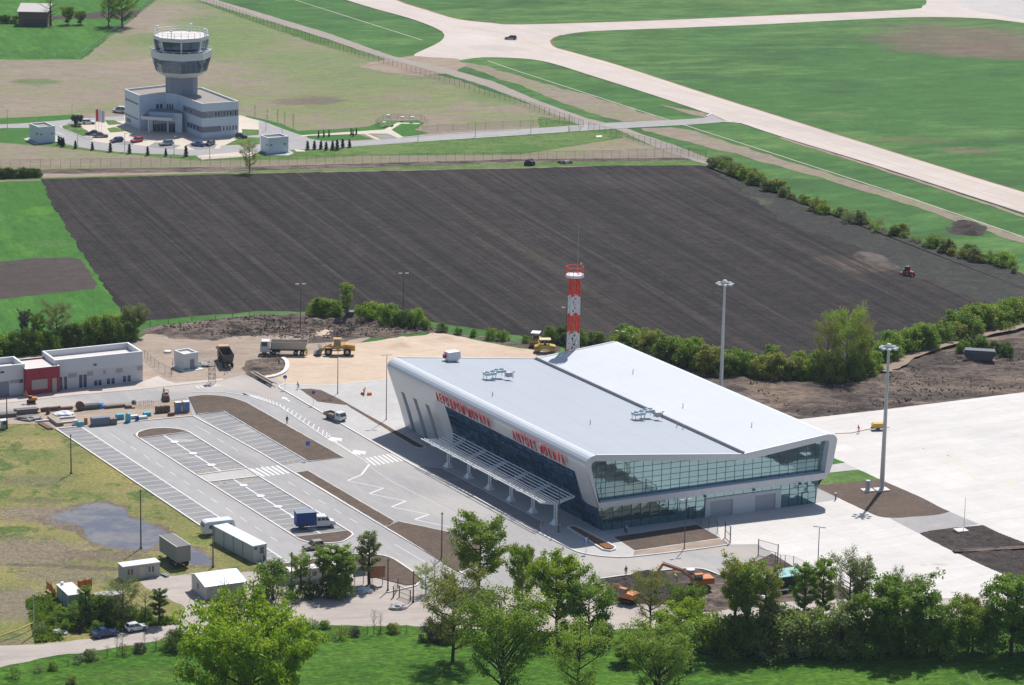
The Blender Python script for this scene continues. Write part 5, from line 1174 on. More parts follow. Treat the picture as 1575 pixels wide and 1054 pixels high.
def lc(o, W, D, H):
    for y in (.02, .26, .50, .74, .985): mb = MB(); mb.box((-.02, D * y, H / 2 - .05), (.12, .14, H - .15)); mb.build('corner_post', [m_steel], o)
    front_part(o, 'window', m_brown, W * .50, W * .78, H * .45, H * .85, .05, .05, m_cabr); front_part(o, 'vent_grille', m_dark, W * .12, W * .3, H * .75, H * .88, .05)
    front_part(o, 'gutter_pipe', m_steel, W * .93, W * .97, 0, H, .03, .08)
hc = GH(389, 839.5, 391, 865.5)
flatbox('office_container', 'long pale container cabin with ribbed light blue roof along the car park edge', 'container', (389, 840), (410.5, 836), (342, 806), hc, 0, [m_cont, m_croof], lc)
def bk(o, W, D, H):
    for x in (.15, .33, .52, .70, .86): front_part(o, 'window', m_brown, W * x, W * (x + .09), H * .4, H * .75, .05, .05, m_cabr)
flatbox('barrack_cabin', 'long white-roofed site barrack standing behind a row of young trees', 'cabin', (437.5, 880), (519, 869.3), (436, 873.4), GH(437.5, 880, 437.5, 900), 0, [m_cont, m_cabr], bk)
flatbox('small_kiosk', 'little grey sentry box with white roof standing on the grass far left', 'kiosk', (3, 647), (10.5, 646), (2.5, 645), GH(4, 647, 4, 661), 0, [m_cabg, m_cabr], lambda o, W, D, H: front_part(o, 'window', m_blu, W * .2, W * .8, H * .5, H * .85, .05), over=.5)
# shed with a shallow gable
hs_ = GH(315.4, 903.3, 315.4, 925) ; P, rz, W, D = corners((315.4, 903.3), (380.2, 894.4), (284.8, 883.6), 2.7)
o = thing('white_roof_shed', 'whitewashed shed with bright shallow gabled metal roof beside the red car', 'shed', (P.x, P.y, 0), rz)
mb = MB(); mb.box((W / 2, D / 2, 1.35), (W - .8, D - .8, 2.6)); mb.build('wall', [m_cwall], o)
mb = MB(); mb.add([(0.3, .4, 2.65), (.3, D - .4, 2.65), (.3, D * .62, 3.4), (W - .3, .4, 2.65), (W - .3, D - .4, 2.65), (W - .3, D * .62, 3.4)], [(0, 1, 2), (3, 5, 4)]); mb.build('gable', [m_cwall], o)
for ya, za, yb, zb in ((0, 2.62, D * .62, 3.5), (D * .62, 3.5, D, 2.62)): mb = MB(); mb.hexa([(0, ya, za), (W, ya, za), (W, yb, zb), (0, yb, zb), (0, ya, za + .07), (W, ya, za + .07), (W, yb, zb + .07), (0, yb, zb + .07)]); mb.build('roof', [m_croof], o)
side_part(o, 'window', m_brown, D * .5, D * .62, 1.1, 2.0, .4); front_part(o, 'door', m_steel, .5, 1.5, 0, 2.1, .4)
# green roofed shed behind the trees at the right
P, rz, W, D = corners((1176, 891), (1242, 882), (1172, 882), 2.8)
o = thing('green_roof_shed', 'long shed with faded turquoise roof behind the trees by the apron fence', 'shed', (P.x, P.y, 0), rz)
mb = MB(); mb.box((W / 2, D / 2 + .5, 1.35), (W - .4, D - 1.2, 2.7)); mb.build('wall', [flat('dark_green_wall', (.03, .05, .055), .8)], o)
mb = MB(); mb.hexa([(0, 0, 2.6), (W, 0, 2.6), (W, D, 3.1), (0, D, 3.1), (0, 0, 2.7), (W, 0, 2.7), (W, D, 3.2), (0, D, 3.2)]); mb.build('roof', [flat('turquoise_roof', (.16, .36, .36), .6, wear=.1)], o)
mb = MB(); mb.box((W * .3, -.6, .7), (W * .45, .8, .08)); mb.box((W * .12, -.6, .35), (.08, .7, .7)); mb.box((W * .5, -.6, .35), (.08, .7, .7)); mb.build('bench', [m_cdoor], o)
flatbox('green_container', 'green container cabin with whitish roof under the tall thin trees', 'container', (1137, 893.6), (1168, 890), (1131, 885), 2.6, 0, [flat('green_wall', (.07, .12, .07), .7), flat('mossy_white_roof', (.42, .45, .38), .8)], lambda o, W, D, H: front_part(o, 'door', m_dark, W * .3, W * .5, 0, 2, .05))
# far brick barn
hb_ = GH(28, 18, 28, 40); P, rz, W, D = corners((28.3, 18), (73, 18), (28.3, 7.5), hb_)
o = thing('brick_barn', 'far brick barn with pale lean-to roof beneath a bare tree', 'barn', (P.x, P.y, 0), 0)
mb = MB(); mb.box((W / 2, 4, hb_ / 2), (W, 8, hb_)); mb.build('wall', [flat('old_brick', (.20, .105, .085), .9, wear=.2)], o)
mb = MB(); mb.hexa([(-.5, -.6, hb_ - .1), (W + .5, -.6, hb_ - .1), (W + .5, 9.2, hb_ + 1.6), (-.5, 9.2, hb_ + 1.6), (-.5, -.6, hb_ + .1), (W + .5, -.6, hb_ + .1), (W + .5, 9.2, hb_ + 1.8), (-.5, 9.2, hb_ + 1.8)]); mb.build('roof', [flat('pale_tin_roof', (.42, .38, .37), .7)], o)
mb = MB(); mb.box((W / 2 + 1, -.3, hb_ * .22), (W - 2, .5, hb_ * .44)); mb.build('lower_door', [m_dark], o)

# billboards by the gate
def board(name, label, x0, x1, yt, yb, yg, mat, lean=0):
    a, b = G(x0, yg), G(x1, yg - (x1 - x0) * .1); z1 = GH(x0, yt, x0, yg); z0 = max(.5, GH(x0, yb, x0, yg)); W = (b - a).length
    o = thing(name, label, 'billboard', (a.x, a.y, 0), math.atan2(b.y - a.y, b.x - a.x))
    mb = MB(); mb.box((W / 2, 0, (z0 + z1) / 2), (W, .08, z1 - z0)); mb.build('panel', [mat], o)
    for x in (.15, .85): mb = MB(); mb.tube((W * x, .1, 0), (W * x, .1, z1 * .95), .06, n=6); mb.build('post', [m_dark], o)
    return o, W, z0, z1
o, W, z0_, z1_ = board('billboard', 'pale blue-grey billboard on posts next to the gate', 543, 562, 873, 888, 900, flat('pale_board', (.30, .36, .42), .5))
mb = MB(); mb.beam((W * .2, -.06, z0_ + .5), (W * .5, -.06, z1_ - .4), .25, .02); mb.build('dark_print', [m_dark], o)
board('billboard', 'rust brown billboard on posts right of the poplar by the gate', 569, 592, 872, 890, 902, flat('brown_board', (.33, .135, .07), .6))
# ------------------------------------------------------------------ vehicles
m_tyre = flat('tyre_rubber', (.022, .022, .023), .8); m_rim = flat('wheel_rim', (.34, .35, .36), .4, .6)
m_cglass = glassy('vehicle_glass', (.55, .62, .7), .16, (.012, .016, .022))
m_lamp = flat('headlamp_glass', (.6, .62, .64), .15); m_tail = flat('tail_lamp', (.35, .02, .02), .3)
def paint(name, col, metal=.0): return flat(name, col, .28, metal, .6, wear=.03)
def wheel(par, x, y, r, w, side):
    mb = MB(); mb.lathe([(r * .55, -w / 2), (r * .93, -w / 2), (r, -w * .3), (r, w * .3), (r * .93, w / 2), (r * .55, w / 2)], (x, y, r), 14, axis='y'); o = mb.build('wheel', [m_tyre], par, True)
    mb = MB(); mb.lathe([(r * .56, -.01), (r * .2, .03), (.02, .03)] if side > 0 else [(.02, -.03), (r * .2, -.03), (r * .56, .01)], (x, y + side * w * .5, r), 10, axis='y'); mb.build('rim', [m_rim], o); return o
def car(label, px, head, col, kind='hatch', L_=3.9, W_=1.65, H_=1.42, z=.1, cat='car', group=None, hz=None):
    g = G(*px); o = thing('car', label, cat, (g.x, g.y, z), head, group)
    h = L_ / 2; w = W_ / 2; zb, zm = .22, .78
    nose = .70
    if kind == 'hatch': pr = [(-h, zb + .1), (-h + .02, zm + .08), (-h + .12, zm + .12), (h * .32, zm + .08), (h * .55, zm + .04), (h * .94, nose), (h, .52), (h - .03, zb)]; gb, gt = (-h + .12, h * .38), (-h + .38, h * .05)
    elif kind == 'sedan': pr = [(-h, zb + .12), (-h, zm), (-h + .1, zm + .1), (-h * .5, zm + .13), (h * .4, zm + .06), (h * .95, nose), (h, .5), (h - .03, zb)]; gb, gt = (-h * .60, h * .42), (-h * .34, h * .08)
    elif kind == 'fast': pr = [(-h, zb + .12), (-h, zm + .02), (-h + .12, zm + .1), (-h * .62, zm + .12), (h * .36, zm + .04), (h * .95, nose - .03), (h, .48), (h - .03, zb)]; gb, gt = (-h * .80, h * .32), (-h * .36, h * .0)
    else: pr = [(-h, zb + .1), (-h, zm + .1), (h * .5, zm + .1), (h * .95, nose + .1), (h, .52), (h - .03, zb)]; gb, gt = (-h + .04, h * .55), (-h + .14, h * .2)
    mb = MB(); n_ = len(pr); rows = []
    for y, k in ((-w * .90, .0), (-w, .03), (-w * .99, -.0)): pass
    secs = [(-w * .93, 0), (-w, .06), (w, .06), (w * .93, 0)]
    pts = []
    for y, ins_ in secs:
        for (x, zz_) in pr: pts.append((x * (1 - (.03 if not ins_ else 0)), y, zz_ + (0 if ins_ else (-.02 if zz_ > .5 else .03)) ))
    f = [tuple(range(n_))[::-1], tuple(range(3 * n_, 4 * n_))]
    for s in range(3):
        for i in range(n_): f.append((s * n_ + i, s * n_ + (i + 1) % n_, (s + 1) * n_ + (i + 1) % n_, (s + 1) * n_ + i))
    mb.add(pts, f); mb.build('body', [col], o)
    zt_ = H_; z1 = zm + .08; wt = w * .76; wb_ = w * .93
    B_ = [(gb[0], -wb_, z1), (gb[1], -wb_, z1), (gb[1], wb_, z1), (gb[0], wb_, z1)]; T_ = [(gt[0], -wt, zt_ - .04), (gt[1], -wt, zt_ - .04), (gt[1], wt, zt_ - .04), (gt[0], wt, zt_ - .04)]
    mb = MB(); mb.hexa(B_ + T_); mb.build('window', [m_cglass], o)
    mb = MB(); mb.box(((gt[0] + gt[1]) / 2, 0, zt_ - .01), (gt[1] - gt[0] + .12, wt * 2 + .08, .07), taper=.94); mb.build('roof', [col], o)
    mb = MB()
    for i in range(4): mb.beam(B_[i], T_[i], .09, .07)
    mb.beam(((gb[0] + gb[1]) / 2, -wb_ - .01, z1), ((gt[0] + gt[1]) / 2, -wt - .01, zt_ - .03), .08, .05); mb.beam(((gb[0] + gb[1]) / 2, wb_ + .01, z1), ((gt[0] + gt[1]) / 2, wt + .01, zt_ - .03), .08, .05)
    mb.build('pillar', [col], o)
    for s in (-1, 1):
        for x in (-h * .63, h * .63): wheel(o, x, s * (w - .1), .30, .2, s)
        mb = MB(); mb.box((h - .03, s * w * .68, .60), (.1, .3, .14)); mb.build('headlight', [m_lamp], o)
        mb = MB(); mb.box((-h + .0, s * w * .75, .72), (.08, .22, .18)); mb.build('tail_light', [m_tail], o)
        mb = MB(); mb.box((gb[1] - .25, s * (w + .06), z1 + .06), (.12, .14, .12)); mb.build('mirror', [m_dark], o)
    for x in (-h, h): mb = MB(); mb.box((x * .985, 0, .36), (.14, W_ * .94, .2)); mb.build('bumper', [m_dark], o)
    return o
cg = 'cars parked by the control tower'
HB_ = R(24)
car('dark navy car half hidden behind the grey one at the tower forecourt', (143, 208), R(170), paint('navy_paint', (.02, .028, .06)), 'sedan', 4.3, group=cg)
car('slate grey saloon leftmost in the front row at the tower', (154.5, 211.5), R(10), paint('slate_paint', (.10, .13, .18), .3), 'sedan', 4.4, group=cg)
car('dark blue car with pale windscreen parked left of the red car', (179.5, 219), R(225), paint('deep_blue_paint', (.03, .055, .14)), 'hatch', 4.1, group=cg)
car('red hatchback at the tower forecourt between two blue-grey cars', (210.5, 219), R(228), paint('red_paint', (.50, .035, .035)), 'hatch', 3.9, group=cg)
car('silver estate car in the middle of the tower parking row', (255.5, 224), R(215), paint('silver_paint', (.30, .33, .36), .4), 'hatch', 4.2, H_=1.5, group=cg)
car('bright blue car parked below the right wing of the tower block', (305, 225), R(160), paint('bright_blue_paint', (.03, .09, .32)), 'sedan', 4.2, group=cg)
car('black car with pale bonnet parked right of the bright blue one', (323, 224), R(250), paint('black_paint', (.03, .035, .045)), 'hatch', 3.9, group=cg)
car('white minivan parked behind the left end of the tower block', (184, 173.5), R(160), paint('white_paint_car', (.62, .63, .64)), 'van', 4.4, 1.8, 1.9, group=cg)
car('white car with a red stripe on the paved spot near the flags', (136, 191), R(10), paint('white_paint_car', (.62, .63, .64)), 'hatch', 4.0, group=cg)
car('dark car just visible at the right wall of the tower block', (371, 212.5), R(0), paint('black_paint', (.03, .035, .045)), 'hatch', 3.6, group=cg)
car('lone dark blue car driving across the pale taxiway junction', (785.5, 61), R(175), paint('deep_blue_paint', (.03, .055, .14)), 'hatch', 4.2)
rd = ang((140, 982), (226, 967))
car('dark blue fastback saloon on the gravel road, bonnet to the right', (161.5, 979), rd, paint('royal_blue_paint', (.018, .055, .15)), 'fast', 4.25, 1.7, 1.38)
car('small white hatchback parked in front of the dark blue saloon', (209.5, 970.5), rd, paint('white_paint_car', (.62, .63, .64)), 'hatch', 3.6, 1.55, 1.38)
car('red car half hidden behind the big bright green tree', (343, 944), ang((325, 947), (360, 942)) + math.pi, paint('red_paint', (.50, .035, .035)), 'hatch', 3.7)
car('beige hatchback driving beside the rounded end of the parking island', (482, 845), ang((500, 843), (464, 848)), paint('beige_paint', (.36, .31, .24), .3), 'hatch', 3.75, 1.65, 1.5)

def cab_block(par, x0, x1, w, z0, z1, col, slope=.25):
    mb = MB(); mb.side([(x0, z0), (x1, z0), (x1, z0 + (z1 - z0) * .5), (x1 - slope, z1), (x0, z1)], -w, w); mb.build('cab', [col], par)
    mb = MB(); zg0, zg1 = z0 + (z1 - z0) * .52, z1 - .14; xa = x1 + .012
    mb.hexa([(x1 - .02, -w * .9, zg0), (x1 + .02, -w * .9, zg0), (x1 + .02, w * .9, zg0), (x1 - .02, w * .9, zg0), (x1 - slope * .85 - .02, -w * .86, zg1), (x1 - slope * .85 + .03, -w * .86, zg1), (x1 - slope * .85 + .03, w * .86, zg1), (x1 - slope * .85 - .02, w * .86, zg1)]); mb.build('windscreen', [m_cglass], par)
    for s in (-1, 1): mb = MB(); mb.box(((x0 + x1) / 2 + .05, s * (w + .005), (zg0 + zg1) / 2), ((x1 - x0) * .6, .03, zg1 - zg0)); mb.build('side_window', [m_cglass], par)
# van with a blue box
g = G(485, 812); hd = ang((455, 812), (516, 808)); o = thing('box_van', 'white crew-cab van with square blue tarpaulin box parked across the bays', 'van', (g.x, g.y, .1), hd)
m_vw = paint('white_paint_car', (.62, .63, .64)); m_vb = flat('blue_tarpaulin', (.012, .045, .21), .6); m_vbt = flat('grey_blue_tarpaulin', (.16, .20, .27), .6)
mb = MB(); mb.box((-1.85, 0, 2.0), (3.7, 2.2, 2.35), 0, 0, 1); mb.build('cargo_box', [m_vb, m_vbt], o); mb = MB(); mb.box((-1.85, 0, .78), (3.8, 2.1, .12)); mb.box((-.3, 0, .55), (6.2, 1.0, .2)); mb.build('chassis', [m_dark], o)
mb = MB(); mb.side([(.05, .45), (3.5, .45), (3.55, .95), (3.3, 1.2), (2.55, 1.35), (1.95, 2.2), (.05, 2.3)], -.95, .95); mb.build('cab', [m_vw], o)
for s in (-1, 1):
    for a, b in ((.25, .8), (.95, 1.5)): mb = MB(); mb.box(((a + b) / 2, s * .955, 1.75), (b - a, .04, .5)); mb.build('side_window', [m_cglass], o)
    mb = MB(); mb.side([(1.65, 1.45), (2.4, 1.45), (1.95, 2.0), (1.65, 2.0)], s * .94, s * .98); mb.build('side_window', [m_cglass], o)
    for x in (-2.6, 2.75): wheel(o, x, s * .82, .36, .26, s)
    mb = MB(); mb.box((3.5, s * .7, .85), (.1, .28, .2)); mb.build('headlight', [m_lamp], o)
mb = MB(); mb.hexa([(2.56, -.8, 1.38), (2.62, -.8, 1.36), (2.62, .8, 1.36), (2.56, .8, 1.38), (1.98, -.75, 2.16), (2.06, -.75, 2.16), (2.06, .75, 2.16), (1.98, .75, 2.16)]); mb.build('windscreen', [m_cglass], o)
# flatbed pickup
g = G(517, 647); o = thing('flatbed_truck', 'small white flatbed truck with brown drop sides driving past the median bed', 'truck', (g.x, g.y, .1), ang((500, 638), (534, 649)))
mb = MB(); mb.box((-1.2, 0, .85), (3.3, 1.95, .12)); 
mb.build('load_bed', [flat('bed_wood', (.18, .14, .11), .8)], o)
for c_, s_ in (((-1.2, -.97, 1.1), (3.3, .06, .42)), ((-1.2, .97, 1.1), (3.3, .06, .42)), ((-2.85, 0, 1.1), (.06, 1.95, .42)), ((.42, 0, 1.25), (.06, 1.95, .8))): mb = MB(); mb.box(c_, s_); mb.build('drop_side', [flat('brown_side', (.22, .17, .13), .7)], o)
cab_block(o, .5, 2.3, .85, .45, 1.95, m_vw, .55); mb = MB(); mb.box((-.2, 0, .55), (5, .8, .2)); mb.build('chassis', [m_dark], o)
for s in (-1, 1):
    for x in (-1.9, 1.6): wheel(o, x, s * .72, .33, .22, s)
    mb = MB(); mb.box((2.3, s * .65, .7), (.06, .25, .16)); mb.build('headlight', [m_lamp], o)
# tipper trucks
def tipper(label, px, head, cabcol, bodycol, loadcol, top=None, L_=9.6):
    g = G(*px); o = thing('tipper_truck', label, 'truck', (g.x, g.y, .12), head); h = L_ / 2
    cab_block(o, h - 2.0, h, 1.22, .7, 3.05, cabcol, .25)
    if top: mb = MB(); mb.box((h - 1.05, 0, 3.12), (1.8, 2.3, .12)); mb.build('cab_roof', [top], o)
    x0, x1 = -h + .1, h - 2.35
    def side(s): 
        mb = MB(); mb.hexa([(x0 + .5, s * .95, 1.35), (x1, s * .95, 1.35), (x1, s * 1.0, 1.35), (x0 + .5, s * 1.0, 1.35), (x0 - .1, s * 1.2, 3.0), (x1 + .1, s * 1.2, 2.95), (x1 + .1, s * 1.27, 2.95), (x0 - .1, s * 1.27, 3.0)]); mb.build('tipper_side', [bodycol], o)
    side(1); side(-1)
    mb = MB(); mb.hexa([(x0 + .45, -.98, 1.35), (x0 + .5, -.98, 1.35), (x0 + .5, .98, 1.35), (x0 + .45, .98, 1.35), (x0 - .15, -1.22, 3.0), (x0 - .08, -1.22, 3.0), (x0 - .08, 1.22, 3.0), (x0 - .15, 1.22, 3.0)]); mb.build('tailgate', [bodycol], o)
    mb = MB(); mb.box((x1 + .05, 0, 2.2), (.1, 2.4, 1.7)); mb.build('headboard', [bodycol], o)
    mb = MB(); mb.box(((x0 + x1) / 2 + .2, 0, 1.4), (x1 - x0 - .6, 1.96, .15)); mb.build('tipper_floor', [loadcol], o)
    mb = MB()
    for k in range(7): x = x0 + .6 + (x1 - x0 - .8) * k / 6; mb.beam((x, -1.02, 1.35), (x - .0, -1.30, 2.95), .1, .06); mb.beam((x, 1.02, 1.35), (x, 1.30, 2.95), .1, .06)
    mb.build('ribs', [bodycol], o)
    mb = MB(); mb.box((-.1, 0, 1.0), (L_ - .6, .9, .3)); mb.box((1.4, 0, .8), (1.2, 2.2, .5)); mb.build('chassis', [m_dark], o)
    for x in (h - .9, h - 2.9, -h + 2.6, -h + 1.2):
        for s in (-1, 1): wheel(o, x, s * 1.0, .52, .4, s)
    for s in (-1, 1): mb = MB(); mb.box((h, s * .85, .95), (.06, .35, .2)); mb.build('headlight', [m_lamp], o); mb = MB(); mb.box((h - .2, s * 1.4, 2.5), (.1, .2, .5)); mb.build('mirror', [m_dark], o)
    return o
tipper('white-cab tipper truck with dusty body facing left beside the wheel loader', (437, 545.5), R(181), m_vw, flat('dusty_body', (.40, .36, .31), .8, wear=.15), g_yard, L_=10.3)
tipper('dark tipper truck seen from behind with a man standing in its empty body', (347, 560), ang((352, 566), (343, 550)), flat('orange_cab', (.50, .26, .12), .5), flat('dark_dusty_body', (.085, .075, .068), .8, wear=.2), flat('dark_dusty_body', (.085, .075, .068), .8), flat('orange_cab', (.50, .26, .12), .5), L_=9.0)
m_cat = flat('machine_yellow', (.46, .25, .045), .5, wear=.15); m_caty = flat('dozer_yellow', (.42, .28, .03), .5, wear=.15); m_or = flat('machine_orange', (.50, .17, .035), .5, wear=.12)
# wheel loader
g = G(516, 546); o = thing('wheel_loader', 'yellow wheel loader with raised cab and earth-filled bucket behind the tipper truck', 'wheel loader', (g.x, g.y, .1), R(181))
mb = MB(); mb.side([(-4.3, 1.1), (-1.2, 1.1), (-1.2, 2.2), (-2.2, 2.5), (-4.2, 2.3)], -1.05, 1.05); mb.build('engine_hood', [m_cat], o)
mb = MB(); mb.side([(-1.2, .9), (1.6, .9), (1.9, 1.5), (.4, 2.0), (-1.2, 2.0)], -.7, .7); mb.build('front_frame', [m_cat], o)
mb = MB(); mb.box((-.4, 0, 2.75), (1.5, 1.4, 1.5), taper=.9); mb.build('cab', [m_cglass], o)
mb = MB(); mb.box((-.4, 0, 3.55), (1.8, 1.7, .2)); mb.build('cab_roof', [m_cat], o)
for s in (-.72, .72):
    for x in (-1.1, .3): mb = MB(); mb.beam((x, s, 2.0), (x * .95, s * .95, 3.5), .1, .1); mb.build('cab_post', [m_cat], o)
for s in (-.6, .6): mb = MB(); mb.beam((.9, s, 2.1), (3.1, s, .9), .22, .4); mb.build('lift_arm', [m_cat], o)
mb = MB(); mb.side([(3.0, .3), (4.7, .15), (4.75, .25), (3.4, .9), (3.4, 1.6), (3.9, 2.1), (3.1, 1.6)], -1.5, 1.5); mb.build('bucket', [flat('worn_steel', (.16, .14, .12), .6, .4)], o)
for x in (-2.6, 1.5):
    for s in (-1, 1):
        wheel(o, x, s * 1.05, .85, .65, s)
        mb = MB(); mb.lathe([(.95, -.35), (.95, .35)], (x, s * 1.05, .9), 12, axis='y') if False else mb.side([(x - .95, 1.35), (x - .6, 1.8), (x + .6, 1.8), (x + .95, 1.35), (x + .6, 1.7), (x - .6, 1.7)], s * .75, s * 1.4); mb.build('mudguard', [m_cat], o)
# road rollers with sun canopies behind the terminal
def roller(label, px, head, canopy):
    g = G(*px); o = thing('road_roller', label, 'road roller', (g.x, g.y, .1), head)
    for x in (-1.7, 1.7):
        mb = MB(); mb.lathe([(.05, -1.0), (.68, -1.0), (.7, -.9), (.7, .9), (.68, 1.0), (.05, 1.0)], (x, 0, .7), 18, axis='y'); mb.build('drum', [flat('worn_steel', (.16, .14, .12), .6, .4)], o)
        for s in (-1.1, 1.1): mb = MB(); mb.box((x * .95, s, .85), (1.5, .12, .5)); mb.build('yoke', [m_caty], o)
    mb = MB(); mb.side([(-2.2, .95), (2.2, .95), (2.3, 1.5), (1.1, 1.75), (-1.4, 1.7), (-2.3, 1.4)], -.95, .95); mb.build('body', [m_caty], o)
    mb = MB(); mb.box((0, 0, 1.95), (.5, 1.2, .6)); mb.build('seat', [m_dark], o)
    for x in (-.9, .9):
        for s in (-.8, .8): mb = MB(); mb.tube((x, s, 1.6), (x, s, 2.95), .05, n=5); mb.build('canopy_post', [m_dark], o)
    mb = MB(); mb.box((0, 0, 3.0), (2.5, 2.0, .12)); mb.build('canopy', [canopy], o)
roller('yellow road roller with cream canopy parked in front of its twin near the lattice tower', (838, 542.5), R(3), flat('cream_canopy', (.55, .44, .24), .6))
roller('dark yellow road roller with white canopy standing behind the other one', (824, 532), R(80), flat('white_canopy', (.60, .58, .52), .6))
# small tandem roller on the service road
g = G(255, 616); o = thing('compactor', 'small dark orange tandem compactor on the service road with driver', 'road roller', (g.x, g.y, .1), ang((258, 617), (250, 606)))
for x in (-1.0, 1.0): mb = MB(); mb.lathe([(.05, -.6), (.45, -.6), (.45, .6), (.05, .6)], (x, 0, .45), 14, axis='y'); mb.build('drum', [flat('worn_steel', (.16, .14, .12), .6, .4)], o)
mb = MB(); mb.side([(-1.3, .7), (1.3, .7), (1.3, 1.3), (.3, 1.45), (-1.3, 1.3)], -.5, .5); mb.build('body', [flat('dark_orange', (.20, .08, .04), .5)], o)
for s in (-.45, .45): mb = MB(); mb.tube((-.5, s, 1.3), (-.3, s, 2.2), .05, n=5); mb.build('roll_bar', [m_dark], o)
mb = MB(); mb.box((-.3, 0, 2.2), (.2, 1.0, .1)); mb.box((-.55, 0, 1.5), (.4, .6, .35)); mb.build('seat_frame', [m_dark], o)
# excavators
def excavator(label, px, head, pts, col, sc=1.0, bucket=True):
    g = G(*px); o = thing('excavator', label, 'excavator', (g.x, g.y, .3), head); S = lambda *a: tuple(x * sc for x in a)
    for s in (-1, 1):
        mb = MB(); mb.side([(-1.9 * sc, .35 * sc), (-1.6 * sc, .05), (1.6 * sc, .05), (1.9 * sc, .35 * sc), (1.6 * sc, .75 * sc), (-1.6 * sc, .75 * sc)], s * .75 * sc, s * 1.3 * sc); mb.build('track', [m_tyre], o)
    mb = MB(); mb.lathe([(.6 * sc, .7 * sc), (.6 * sc, 1.0 * sc)], (0, 0, 0), 12); mb.build('turntable', [m_dark], o)
    mb = MB(); mb.side([(-2.5 * sc, 1.1 * sc), (1.1 * sc, 1.0 * sc), (1.1 * sc, 1.5 * sc), (-.2 * sc, 1.8 * sc), (-.2 * sc, 2.15 * sc), (-2.4 * sc, 2.1 * sc)], -1.25 * sc, 1.25 * sc); mb.build('body', [col], o)
    mb = MB(); mb.box(S(.35, .8, 2.1), S(1.4, .9, 1.5), taper=.92); mb.build('cab', [m_cglass], o)
    mb = MB(); mb.box(S(.3, .8, 2.9), S(1.5, .95, .12)); mb.build('cab_roof', [col], o)
    P = [Vector((x * sc, -.1 * sc, z * sc)) for x, z in pts]
    for a, b, w_, nm in zip(P, P[1:], (.5, .42, .34, .3), ('boom', 'boom_tip', 'stick', 'linkage')):
        mb = MB(); mb.beam(a, b, .36 * sc, w_ * sc); mb.build(nm, [col], o)
    mb = MB(); mb.tube(P[0] + Vector((.2, .35 * sc, .1)), P[0].lerp(P[1], .9) + Vector((0, .35 * sc, .1)), .08 * sc, n=6); mb.tube(P[1] + Vector((0, 0, .35 * sc)), P[2] + Vector((.1, 0, .45 * sc)), .08 * sc, n=6); mb.build('hydraulic_ram', [m_steel], o)
    q = P[-1]; mb = MB(tf=lambda x, y, z: (q.x + x * sc, q.y + y * sc, q.z + z * sc)); mb.side([(.3, .1), (-.3, .1), (-.9, -.4), (-.8, -1.0), (-.2, -1.1), (.1, -.5)], -.55, .55); mb.build('bucket', [flat('worn_steel', (.16, .14, .12), .6, .4)], o)
    return o
excavator('big orange excavator with long arm reaching left over the dug soil', (1074, 908), ang((1080, 908), (1020, 913)), [(.9, 1.7), (3.0, 3.4), (6.6, 4.9), (7.6, 3.3), (7.9, 2.2)], m_or, 1.0)
excavator('smaller orange excavator almost hidden between the trees', (964, 928), R(140), [(.9, 1.6), (2.2, 2.8), (3.6, 2.4), (4.2, 1.0)], m_or, .85)
excavator('little orange mini digger among the building materials at left', (48, 621), R(190), [(.9, 1.6), (1.6, 3.4), (2.2, 4.6), (2.6, 3.2)], m_or, .5)
# tractor with harrow, and its dust
g = G(1397, 424); hd = FUR + math.pi; o = thing('tractor', 'small red tractor harrowing the dark field and raising dust', 'tractor', (g.x, g.y, .1), hd + R(12)); o.scale = (.85,) * 3
m_rt = paint('tractor_red', (.50, .045, .03))
mb = MB(); mb.side([(.2, .8), (2.2, .75), (2.25, 1.35), (.2, 1.5)], -.4, .4); mb.build('bonnet', [m_rt], o)
mb = MB(); mb.box((-.5, 0, 1.85), (1.2, 1.3, 1.2), taper=.88); mb.build('cab', [m_cglass], o); mb = MB(); mb.box((-.5, 0, 2.5), (1.4, 1.45, .12)); mb.build('cab_roof', [m_dark], o)
for s in (-1, 1): wheel(o, -.7, s * .85, .75, .4, s); wheel(o, 1.8, s * .7, .42, .26, s); mb = MB(); mb.box((-.7, s * .85, 1.58), (1.2, .45, .1)); mb.build('mudguard', [m_rt], o)
mb = MB(); mb.box((-2.3, 0, .45), (.9, 2.6, .15)); 
for k in range(6): mb.beam((-2.3, -1.2 + .48 * k, .45), (-2.5, -1.2 + .48 * k, .02), .06, .06)
mb.build('harrow', [flat('rust_red', (.20, .06, .03), .7)], o)
def dust():
    a = G(1389, 421); b = G(1318, 394); c = (a + b) / 2; d = (b - a); Ld = d.length
    mb = MB()
    bm = bmesh.new(); bmesh.ops.create_icosphere(bm, subdivisions=3, radius=1)
    for v in bm.verts:
        k = 1 + .25 * float(fbm(v.co.x * 2 + 5, v.co.y * 2 + v.co.z, 4, 3)); t_ = (v.co.x + 1) / 2
        v.co = Vector((v.co.x * Ld * .5 * k, v.co.y * (1.2 + 3.4 * t_) * k, max(-.05, v.co.z * (.9 + 1.6 * t_) * k)))
    me = bpy.data.meshes.new('dust_cloud'); bm.to_mesh(me); bm.free()
    t = NT('dust_volume'); v = t.n('VolumePrincipled', {'Color': (.80, .66, .55, 1), 'Anisotropy': .2}); oc = t.n('TexCoord').outputs['Object']
    t.t.links.new(t.math('MULTIPLY', t.ramp(t.noise(oc, .35, 4, .6), .35, .7), .10), v.inputs['Density']); t.t.links.new(v.outputs[0], t.out.inputs['Volume'])
    me.materials.append(t.m); o = link('dust_cloud', me); o.location = (c.x, c.y, .35); o.rotation_euler = (0, 0, math.atan2(d.y, d.x)); tag(o, 'pale dust trailing behind the red tractor', 'dust', kind='stuff')
dust()
